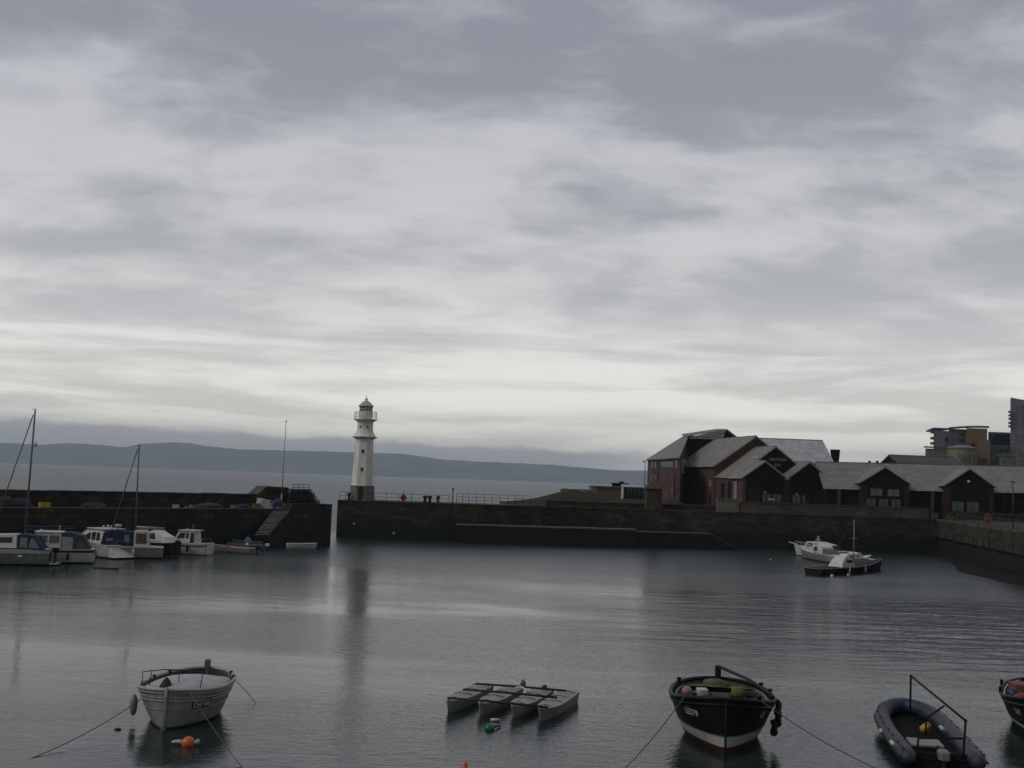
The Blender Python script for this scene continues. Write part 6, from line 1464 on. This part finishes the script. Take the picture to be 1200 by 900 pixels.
# yacht behind a
ya = thing('sailing_yacht', 'sailing yacht with tall grey mast and blue boom cover, left of the cruisers', 'yacht')
yc = Vector((XatY(27, 95.5, .5), 95.5, 0)); place(ya, (yc.x - 4.2, yc.y - 2.2), (yc.x + 3.6, yc.y + 1.9)); Ly = 8.8
Sy = make_surf(Ly, 1.3, -.4, 1.0, 1.25, .95, False, .42, 2.0, .9, .25, sf=.7, rake=.7)
hull_parts(ya, Sy, [(.15, M_NAVY), (.3, M_WHITE), (3, M_WHITE)], M_WHITE, M_WOOD, open_=False, deck_m=M_WHITE, gun_r=.035)
Yw = cabin(ya, [(-1.6, .98), (2.0, 1.05), (1.5, 1.45), (-1.5, 1.5)], .8, M_WHITE, .2); side_win(ya, Yw, [[(-.9, 1.15), (1.2, 1.15), (1.0, 1.35), (-.9, 1.36)]])
def mast(root, base, px_top, py_top, px_base, py_base, Y, mt=M_MAST, r=.075, stays=(), sp=.55):
    b_ = tolocal(root, W(px_base, py_base, Y)); t_ = tolocal(root, W(px_top, py_top, Y)); b_ = b_ + (b_ - t_) * ((b_.z - base) / (t_.z - b_.z))
    mb = MB(); mb.tube([b_, t_], r, mt, 10, r2=r * .7); o = mb.build('mast', root)
    m_ = b_.lerp(t_, sp); mb = MB(); mb.tube([m_ + Vector((0, -.55, 0)), m_ + Vector((0, .55, 0))], .025, mt, 6); mb.build('spreader', o)
    for s_ in stays: mb = MB(); mb.tube([t_.lerp(b_, .015), s_], .012 if len(stays) > 1 else .02, M_DSTEEL, 5); mb.build('stay', root)
    mb = MB(); mb.tube([t_, t_ + Vector((0, 0, .25))], .012, M_DSTEEL, 5); mb.tube([t_ + Vector((-.15, 0, .05)), t_ + Vector((.25, 0, .05))], .02, M_DSTEEL, 5); mb.build('masthead_gear', o)
    return b_, t_
b_, t_ = mast(ya, 1.0, 41.3, 480.5, 30.5, 612, 95.3, M_MAST, .10, stays=())
mb = MB(); fs0, fs1 = tolocal(ya, W(39, 486, 95.3)), tolocal(ya, W(8.5, 573, 94.5)); fs1 = fs0.lerp(fs1, 1.55); mb.tube([fs0, fs1], .05, M_MAST, 7); mb.build('furled_foresail', ya)
mb = MB(); c0, c1 = tolocal(ya, W(30.5, 618, 95.3)), tolocal(ya, W(87, 617.5, 96.2)); mb.tube([c0.lerp(c1, k / 8) + Vector((0, 0, .04 * math.sin(k * 2.1))) for k in range(9)], lambda f: .17 - .09 * f, M_BLUEC, 10); mb.tube([c0 + Vector((0, 0, -.2)), c1 + Vector((0, 0, -.12))], .06, M_MAST, 7); mb.build('boom_cover', ya)
boat_item(ya, MB().ball(tolocal(ya, W(41.5, 521, 95.3)), .18, M_PLASTICW, .8, .8, 1.2, 8), 'radar_reflector', 'pale radar reflector high on the left yacht mast', 'radar reflector')
mb = MB(); mb.ball((0, 0, 0), .13, M_YG, n=7)
# b: white pilothouse with teal canvas
cb = thing('cabin_boat', 'white cabin boat with teal aft canopy and square wheelhouse windows', 'boat')
st = G(110, 659.5); place(cb, (st.x - 6.2, st.y - 1.9), (st.x, st.y)); Lc = 6.48
Sb = make_surf(Lc, 1.3, -.35, 1.08, 1.45, 1.12, False, .4, 2.2, .9, .22, sf=.9, rake=.4)
hull_parts(cb, Sb, [(.12, M_RUBBER), (.88, M_WHITE), (3, mat('dark_teal_topside', (.02, .04, .045), .5))], M_WHITE, M_WHITE, open_=False, deck_m=M_WHITE, gun_r=.035)
Yw = cabin(cb, [(-.7, 1.1), (3.0, 1.25), (1.95, 1.5), (1.25, 2.35), (-.7, 2.45)], 1.05, M_WHITE, .08)
side_win(cb, Yw, [[(.35, 1.65), (1.45, 1.62), (1.02, 2.2), (.35, 2.22)], [(-.55, 1.62), (.2, 1.65), (.2, 2.22), (-.55, 2.22)]])
mb = MB(); mb.box((-.85, -1.02, 2.45), (1.35, 1.02, 2.52), M_WHITE, bev=.03); mb.build('roof', cb)
Yc_ = cabin(cb, [(-3.0, 1.12), (-.72, 1.1), (-.72, 2.42), (-1.3, 2.5), (-2.4, 2.25)], 1.12, M_TEAL, .1, name='canopy')
side_win(cb, Yc_, [[(-1.6, 1.15), (-.75, 1.15), (-.75, 2.15), (-1.6, 2.1)]], mat('grey_canvas_screen', (.30, .31, .30), .6, .15, 3))
side_win(cb, Yc_, [[(-2.8, 1.2), (-1.9, 1.2), (-1.95, 1.85), (-2.3, 1.85)]], M_WOOD)
mb = MB(); mb.box((-Lc / 2 - .03, -.3, .62), (-Lc / 2, .3, .9), M_NAVY, rz=0, bev=.01); mb.build('transom_emblem', cb)
mb = MB(); mb.lathe([(.12, 0), (.14, .08), (.02, .16)], (.9, .2, 2.52), M_WHITE, 10); mb.lathe([(.03, 0), (.02, .5)], (-.4, -.5, 2.52), M_WHITE, 6); mb.build('roof_aerial', cb)
pulpit(cb, Sb, .6, .97, .5)
# c: white cruiser with arched windows, three-quarter stern
cc = thing('motor_cruiser', 'white cruiser with three arched side windows between teal and navy canopies', 'boat')
st = G(139, 655); place(cc, (st.x - 5.2, st.y + 4.2), (st.x - .1, st.y + .4)); Lc = 6.4
Sc = make_surf(Lc, 1.25, -.35, 1.15, 1.5, 1.1, False, .4, 2.2, .9, .22, sf=.88, rake=.5)
hull_parts(cc, Sc, [(.12, M_RUBBER), (.5, M_WHITE), (3, M_WHITE)], M_WHITE, M_WHITE, open_=False, deck_m=M_WHITE, gun_r=.04)
Yw = cabin(cc, [(-2.0, 1.15), (2.4, 1.25), (1.5, 1.8), (.6, 2.3), (-1.6, 2.45), (-2.1, 2.3)], 1.1, M_WHITE, .15)
side_win(cc, Yw, [[(-1.7, 1.5), (-1.15, 1.5), (-1.15, 2.15), (-1.55, 2.15)], [(-1.0, 1.5), (-.4, 1.5), (-.4, 2.15), (-1.0, 2.18)], [(-.25, 1.5), (.6, 1.5), (.35, 1.95), (-.05, 2.1), (-.25, 2.1)]])
cross_win(cc, -2.07, 1.3, -2.09, 2.1, .85, M_GLASS, 'door', 2)
mb = MB(); mb.box((-2.4, -1.05, 2.44), (.4, 1.05, 2.52), M_WHITE, bev=.03); mb.build('roof', cc)
mb = MB()
for x_, y_ in ((-1.2, .4), (-.5, -.5), (-1.8, 0)): mb.lathe([(.05, 0), (.05, .1), (.1, .12), (.1, .22), (.03, .26)], (x_, y_, 2.52), M_WHITE, 8)
mb.build('roof_lamp', cc)
mb = MB(); mb.mesh([(-Lc / 2 - .9, -1.0, .15), (-Lc / 2 - .9, 1.0, .15), (-Lc / 2, 1.1, .15), (-Lc / 2, -1.1, .15), (-Lc / 2 - .75, -.9, .25), (-Lc / 2 - .75, .9, .25), (-Lc / 2 - .003, 1.1, .95), (-Lc / 2 - .003, -1.1, .95)], [(3, 2, 1, 0), (0, 1, 5, 4), (4, 5, 6, 7), (1, 2, 6, 5), (3, 0, 4, 7)], M_WHITE); mb.build('swim_platform', cc)
pulpit(cc, Sc, .55, .97, .5)
# d: sailing yacht with navy canopy
cd = thing('sailing_yacht', 'cream hulled sailing yacht with navy canopy and leaning mast', 'yacht')
st = G(189, 654.5); place(cd, (st.x - 5.6, st.y - 1.3), (st.x, st.y + .4)); Lc = 5.85
Sd = make_surf(Lc, 1.2, -.35, 1.0, 1.3, .95, False, .42, 2.1, .9, .22, sf=.8, rake=.5)
hull_parts(cd, Sd, [(.12, M_RUBBER), (.85, M_CREAM), (3, M_WHITE)], M_WHITE, M_WHITE, open_=False, deck_m=M_WHITE, gun_r=.04, rails=[(-.88, .025, M_RUBBER)])
Yw = cabin(cd, [(-.4, 1.1), (2.3, 1.15), (2.1, 2.2), (1.0, 2.4), (-.4, 2.3)], 1.0, M_NAVY, .12, name='canopy')
side_win(cd, Yw, [[(-.1, 1.45), (.35, 1.45), (.35, 2.05), (.0, 2.05)], [(1.3, 1.5), (1.9, 1.5), (1.85, 1.75), (1.3, 1.75)]], mat('grey_blue_screen', (.16, .18, .26), .4))
Yw2 = cabin(cd, [(-1.8, 1.0), (-.42, 1.05), (-.42, 2.42), (-1.6, 2.42)], 1.0, M_WHITE, .08, name='wheelhouse'); side_win(cd, Yw2, [[(-1.5, 1.3), (-.6, 1.3), (-.6, 2.2), (-1.45, 2.2)]], M_WOOD)
b_, t_ = mast(cd, 1.1, 163.2, 522.5, 159, 612, st.y - .3, M_MAST, .085, stays=())
mb = MB(); fs0, fs1 = tolocal(cd, W(161.5, 526, st.y - .3)), tolocal(cd, W(131, 620, st.y - 1.3)); mb.tube([fs0, fs1], .05, M_MAST, 7); mb.build('furled_foresail', cd)
mb = MB(); c0, c1 = tolocal(cd, W(160, 617.5, st.y - .3)), tolocal(cd, W(193, 620, st.y)); mb.tube([c0, c1], .12, M_PALEMAST, 8); mb.build('boom', cd)
boat_item(cd, MB().lathe([(.1, -.12), (.28, -.1), (.28, .1), (.1, .14)], tolocal(cd, W(138.5, 616, st.y - 1)), M_PLASTICW, 12), 'radar_dome', 'white radar dome above the navy canopy of the cream yacht', 'radar dome')
mb = MB(); q = tolocal(cd, W(138.5, 616, st.y - 1)); mb.tube([(q.x, q.y, 1.2), (q.x, q.y, q.z - .1)], .04, M_STEEL, 6); mb.build('radar_post', cd)
fenders(cb, Sb, (.30, .62), 1, M_NAVY, ['navy fender near the stern of the teal canopied boat', 'navy fender near the bow of the teal canopied boat'], .55)
fenders(cd, Sd, (.42,), 1, M_PLASTICW, ['white cylinder fender on the side of the cream yacht'], .55)
# e: dark hull with rusty cabin
ce = thing('motor_boat', 'dark hulled boat with white foredeck gear behind the cream yacht', 'boat')
st = G(203, 652.5); place(ce, (st.x - 4.4, st.y + 2.2), (st.x, st.y + .5)); Lc = 4.7
Se = make_surf(Lc, 1.05, -.35, 1.2, 1.5, 1.25, False, .42, 2.1, .9, .25, sf=.85, rake=.4)
hull_parts(ce, Se, [(.12, M_ANTIF), (.5, M_BLACK), (3, M_BLACK)], M_WHITE, M_WHITE, open_=False, deck_m=M_WHITE, gun_r=.035)
Yw = cabin(ce, [(-1.9, 1.25), (.6, 1.3), (.3, 2.1), (-.4, 2.35), (-1.0, 2.0), (-1.7, 1.7)], .8, M_WHITE, .15); side_win(ce, Yw, [[(-.7, 1.5), (.1, 1.5), (.0, 2.0), (-.5, 2.05)]])
outboard(ce, -Lc / 2, 0, .9, 'dark outboard engine on the black-hulled boat left of the pilothouse boat', M_RUBBER, .9)
# f: pilothouse
cf = thing('pilothouse_boat', 'small white pilothouse boat with a black rubbing strip and two dark fenders', 'boat')
st = G(246, 650.5); place(cf, (st.x - 4.3, st.y + .6), (st.x, st.y)); Lc = 4.35
Sf = make_surf(Lc, .95, -.3, 1.0, 1.35, 1.08, False, .42, 2.1, .9, .22, sf=.9, rake=.35)
hull_parts(cf, Sf, [(.06, M_RUBBER), (.8, M_WHITE), (3, M_WHITE)], M_WHITE, M_WHITE, open_=False, deck_m=M_WHITE, gun_r=.03, rails=[(.87, .05, M_RUBBER)])
Yw = cabin(cf, [(-.95, 1.0), (1.35, 1.15), (1.1, 1.45), (.7, 2.15), (-.85, 2.2)], .78, M_WHITE, .08)
side_win(cf, Yw, [[(.1, 1.5), (.85, 1.48), (.55, 2.02), (.1, 2.02)], [(-.3, 1.5), (-.02, 1.5), (-.02, 2.02), (-.3, 2.02)], [(-.85, 1.1), (-.45, 1.1), (-.45, 2.02), (-.82, 2.02)]])
mb = MB(); mb.box((-1.15, -.8, 2.2), (.75, .8, 2.26), M_WHITE, bev=.02); mb.build('roof', cf)
mb = MB(); mb.tube([(-.5, .3, 2.26), (-.5, .3, 2.8)], .015, M_WHITE, 5); mb.lathe([(.07, 0), (.07, .12), (.01, .15)], (.2, 0, 2.26), M_WHITE, 8); mb.build('roof_aerial', cf)
fenders(cf, Sf, (.42, .68), 1, M_RUBBER, ['black fender nearer the stern of the pilothouse boat', 'black fender nearer the bow of the pilothouse boat'], .55)
mb = MB(); mb.tube([(-1.0, .7, 1.45), (-1.9, .75, 1.45), (-1.95, .7, 1.1)], .018, M_STEEL, 5); mb.tube([(-1.0, -.7, 1.45), (-1.9, -.75, 1.45), (-1.95, -.7, 1.1)], .018, M_STEEL, 5); mb.build('cockpit_rail', cf)
pulpit(cf, Sf, .65, .97, .4); pulpit(cd, Sd, .05, .95, .5, n=7)
# white tender hidden between e and f
# g: dinghies
def dinghy(px0, py0, px1, py1, B, hh, m_out, m_in, label, name='dinghy', cat='dinghy', band=None, thw=M_GREYWOOD, zf=.12):
    r_ = thing(name, label, cat); a, b_ = G(px0, py0), G(px1, py1); L_ = place(r_, (a.x, a.y), (b_.x, b_.y))
    S = make_surf(L_, B, -.15, hh, hh * 1.3, hh, False, .42, 2.1, .85, .25, sf=.8, rake=.25)
    hull_parts(r_, S, [(.1, m_out), (.2, m_out), (3, band or m_out)], m_in, M_WHITE if m_out is M_WHITE else band or m_out, NT_=16, floor=zf, th=.06, gun_r=.04)
    for t_ in (.3, .6): x_ = S(t_, 1).x; mb = MB(); mb.box((x_ - .1, -S.hb(t_) + .05, hh * .75), (x_ + .1, S.hb(t_) - .05, hh * .75 + .03), thw); mb.build('thwart', r_)
    return r_, S
dinghy(369, 643, 336, 642, .62, .45, M_WHITE, M_RED, 'white rowing boat with red interior under the breakwater head', 'rowing_boat', 'rowing boat')
r1, s1_ = dinghy(249, 645.5, 300, 649.5, .8, .5, M_OLDWHITE, M_RED, 'low white dinghy with red interior right of the pilothouse boat')
r2, s2_ = dinghy(268, 643.5, 311, 645.5, .8, .5, mat('blue_grey_grp', (.09, .13, .16), .5, .2, 3), M_INNER, 'blue grey dinghy tied outside the steps')
r3, s3_ = dinghy(274, 642.3, 306, 643.2, .7, .65, mat('grey_blue_grp', (.13, .17, .19), .5, .2, 3), M_NAVY, 'small blue grey dinghy innermost by the landing steps')
mb = MB(); mb.lathe([(.5, 0), (.45, .35), (.2, .7), (.05, .8)], (0, 0, .4), mat('pale_blue_cover', (.10, .15, .17), .8, .3, 4), 10); boat_item(r3, mb, 'spray_cover', 'pale blue cover heaped on the innermost dinghy', 'cover')
mb = MB(); mb.ball((.6, .3, .55), .18, M_RED, n=7); boat_item(r1, mb, 'round_float', 'red float inside the low white dinghy', 'float')
mb = MB(); mb.ball((.1, -.2, .5), .2, M_PLASTICW, n=7); boat_item(r2, mb, 'round_float', 'white float inside the blue grey dinghy', 'float')
outboard(r2, -s2_.L / 2, 0, .25, 'white outboard engine on the blue grey dinghy', M_PLASTICW, .8)
outboard(r1, -s1_.L / 2, 0, .25, 'black outboard engine on the low white dinghy', M_RUBBER, .8)
mb = MB(); q = G(125, 666.5); mb.tube([(-1, 0, .02), (-.3, .1, .03), (.2, -.1, .01), (.9, .1, .03)], .07, M_RUBBER, 6); tag(mb.build('floating_log', None, (q.x, q.y, 0)), 'dark floating log in front of the arched window cruiser', 'log')

# ---- boats before the right-hand quay
def simple_cruiser(bowpx, sternpx, B, zm, label, hullm, name='motor_cruiser', cat='boat', cab=None, wins=(), deck=M_WHITE, zb=None, gun=M_WHITE):
    r_ = thing(name, label, cat); a, b_ = G(*bowpx), G(*sternpx); L_ = place(r_, (a.x, a.y), (b_.x, b_.y))
    S = make_surf(L_, B, -.35, zm, zb or zm * 1.35, zm, False, .42, 2.1, .9, .24, sf=.82, rake=.5)
    hull_parts(r_, S, [(.1, M_RUBBER), (zm * .55, hullm), (3, hullm)], deck, gun, open_=False, deck_m=deck, gun_r=.045, NT_=20)
    return r_, S, L_
g1, sg1, L1 = simple_cruiser((934, 651), (990, 656.5), 1.15, .95, 'white cruiser with bowsprit and pyramid mast, rearmost of the three by the quay', M_WHITE)
Yw = cabin(g1, [(-1.9, 1.0), (1.9, 1.1), (1.5, 1.85), (-.2, 1.9), (-1.9, 1.6)], .85, M_WHITE, .12); side_win(g1, Yw, [[(.5, 1.25), (1.5, 1.25), (1.3, 1.7), (.5, 1.72)], [(-.6, 1.25), (.2, 1.25), (.2, 1.72), (-.6, 1.7)], [(-1.7, 1.25), (-.9, 1.25), (-.9, 1.5), (-1.7, 1.45)]])
mb = MB(); mb.tube([(L1 / 2 - .1, 0, 1.35), (L1 / 2 + 1.3, 0, 1.55)], .06, M_WHITE, 6); mb.build('bowsprit', g1)
mb = MB(); q = Vector((.35, 0, 0)); zq = zat(961.5, 629, g1.location.y)
for dx, dy in ((-.3, -.25), (.3, -.25), (-.3, .25), (.3, .25)): mb.tube([(q.x + dx, dy, 1.85), (q.x, 0, zq - .1)], .03, M_WHITE, 5)
mb.ball((q.x, 0, zq), .09, M_WHITE, n=6); mb.build('tripod_mast', g1); pulpit(g1, sg1, .55, .95, .5, M_WHITE)
g1b, sg1b, L1b = simple_cruiser((941, 654), (993, 662), 1.1, .85, 'white cabin cruiser alongside, middle of the three boats by the quay', M_OLDWHITE)
Yw = cabin(g1b, [(-1.0, .9), (1.6, 1.0), (1.1, 1.75), (.2, 1.95), (-.6, 1.7)], .8, M_WHITE, .12); side_win(g1b, Yw, [[(.3, 1.15), (1.2, 1.12), (.9, 1.6), (.3, 1.65)]]); pulpit(g1b, sg1b, .55, .95, .45, M_WHITE)
cabin(g1, [(-2.6, .98), (-1.95, 1.0), (-1.95, 1.55), (-2.3, 1.5)], .8, M_NAVY, .1, name='canopy')
cabin(g1b, [(-2.2, .88), (-1.02, .9), (-.75, 1.5), (-1.6, 1.35)], .78, mat('grey_canopy', (.10, .11, .12), .8), .1, name='canopy')
mb = MB()
for x_ in (-2.0, -1.2, -.4, .4): mb.tube([(x_, 1.0, .95), (x_, 1.0, 1.35)], .015, M_STEEL, 5)
mb.tube([(-2.0, 1.0, 1.35), (.4, 1.0, 1.35)], .015, M_STEEL, 5); mb.build('side_rail', g1b)
g2, sg2, L2 = simple_cruiser((975, 664), (1020, 664), 1.1, .8, 'small sailing yacht with thin mast behind the dark hulled boat', M_WHITE, 'sailing_yacht', 'yacht')
Yw = cabin(g2, [(-1.0, .85), (1.4, .9), (1.0, 1.35), (-.8, 1.4)], .7, M_WHITE, .15); side_win(g2, Yw, [[(-.5, 1.0), (.8, 1.0), (.6, 1.2), (-.5, 1.22)]])
b_, t_ = mast(g2, .9, 1001, 609, 1000.5, 650, 114.5, M_PALEMAST, .06, stays=())
mb = MB(); c0 = tolocal(g2, W(1000.5, 653, 114.5)); c1 = tolocal(g2, W(1018, 656, 114)); mb.tube([c0, c1], .11, M_PALEROPE, 8); mb.build('boom', g2)
mb = MB(); mb.tube([tolocal(g2, W(991, 625, 114.5)), tolocal(g2, W(981, 642, 113))], .03, M_DSTEEL, 5); mb.build('stay', g2)
g3, sg3, L3 = simple_cruiser((1031, 668.5), (953, 674), 1.2, .62, 'dark red-brown hulled boat with small white cabin, front one by the quay', mat('dark_red_hull', (.014, .007, .006), .6, .3, 3, spec=.2), deck=mat('dark_deck', (.02, .024, .02), .8, spec=.2), name='fishing_boat', gun=mat('green_grey_rail', (.16, .19, .17), .6), zb=1.15)
Yw = cabin(g3, [(-2.6, .62), (.3, .62), (-.2, 1.2), (-.75, 1.65), (-1.5, 1.65), (-2.2, 1.2)], .75, M_WHITE, .15); side_win(g3, Yw, [[(-1.5, 1.05), (-.3, 1.05), (-.55, 1.32), (-1.4, 1.32)]])
pulpit(g3, sg3, .4, .95, .35, M_STEEL)
fenders(g3, sg3, (.35, .6), -1, M_PLASTICW, ['white fender near the stern of the dark red-brown boat', 'white fender amidships on the dark red-brown boat'], .3)
g4, sg4, L4 = simple_cruiser((1018, 661.5), (986, 663), .9, .75, 'small white cuddy boat tucked between the yacht and the dark hulled boat', M_WHITE, 'cuddy_boat')
Yw = cabin(g4, [(-.6, .8), (.7, .85), (.3, 1.4), (-.5, 1.45)], .6, M_WHITE, .1); side_win(g4, Yw, [[(-.4, 1.0), (.35, 1.0), (.15, 1.3), (-.4, 1.3)]])
for k, (px_, py_, r_, lab) in enumerate(((975, 676, .17, 'white round buoy left in front of the dark red-brown boat'), (994, 674.5, .13, 'smaller white buoy under the bow of the dark red-brown boat'), (903, 656.5, .1, 'tiny pale buoy before the dark quay wall left of the moored boats'))):
    q = G(px_, py_); mb = MB(); mb.ball((0, 0, .06), r_, M_PLASTICW, n=8); mb.lathe([(.03, .1), (.03, r_ + .14), (.005, r_ + .16)], (0, 0, 0), M_STEEL, 6); tag(mb.build('mooring_buoy', None, tuple(q)), lab, 'buoy')

# ------------------------------------------------------------------ haze
mh_, nt, b = newmat('haze'); nt.n.remove(b); out = [n_ for n_ in nt.n if n_.type == 'OUTPUT_MATERIAL'][0]
pv = nt.add('ShaderNodeVolumePrincipled', {'Color': (.77, .89, 1.0, 1), 'Density': 1.15e-4, 'Anisotropy': .0}); nt.l.new(pv.outputs[0], out.inputs['Volume'])
mb = MB(); mb.box((-9100, -400, -2), (9100, 10000, 335), mh_); hz = mb.build('haze'); struct(hz, 'stuff')

SC.view_settings.view_transform = 'Standard'; SC.view_settings.look = 'None'; SC.view_settings.gamma = 1; SC.view_settings.exposure = 0; SC.view_settings.use_curve_mapping = False
cy = SC.cycles if hasattr(SC, 'cycles') else None
SC.render.engine = 'CYCLES'
SC.cycles.use_denoising = True; SC.cycles.volume_bounces = 1; SC.cycles.max_bounces = 8; SC.cycles.caustics_reflective = False
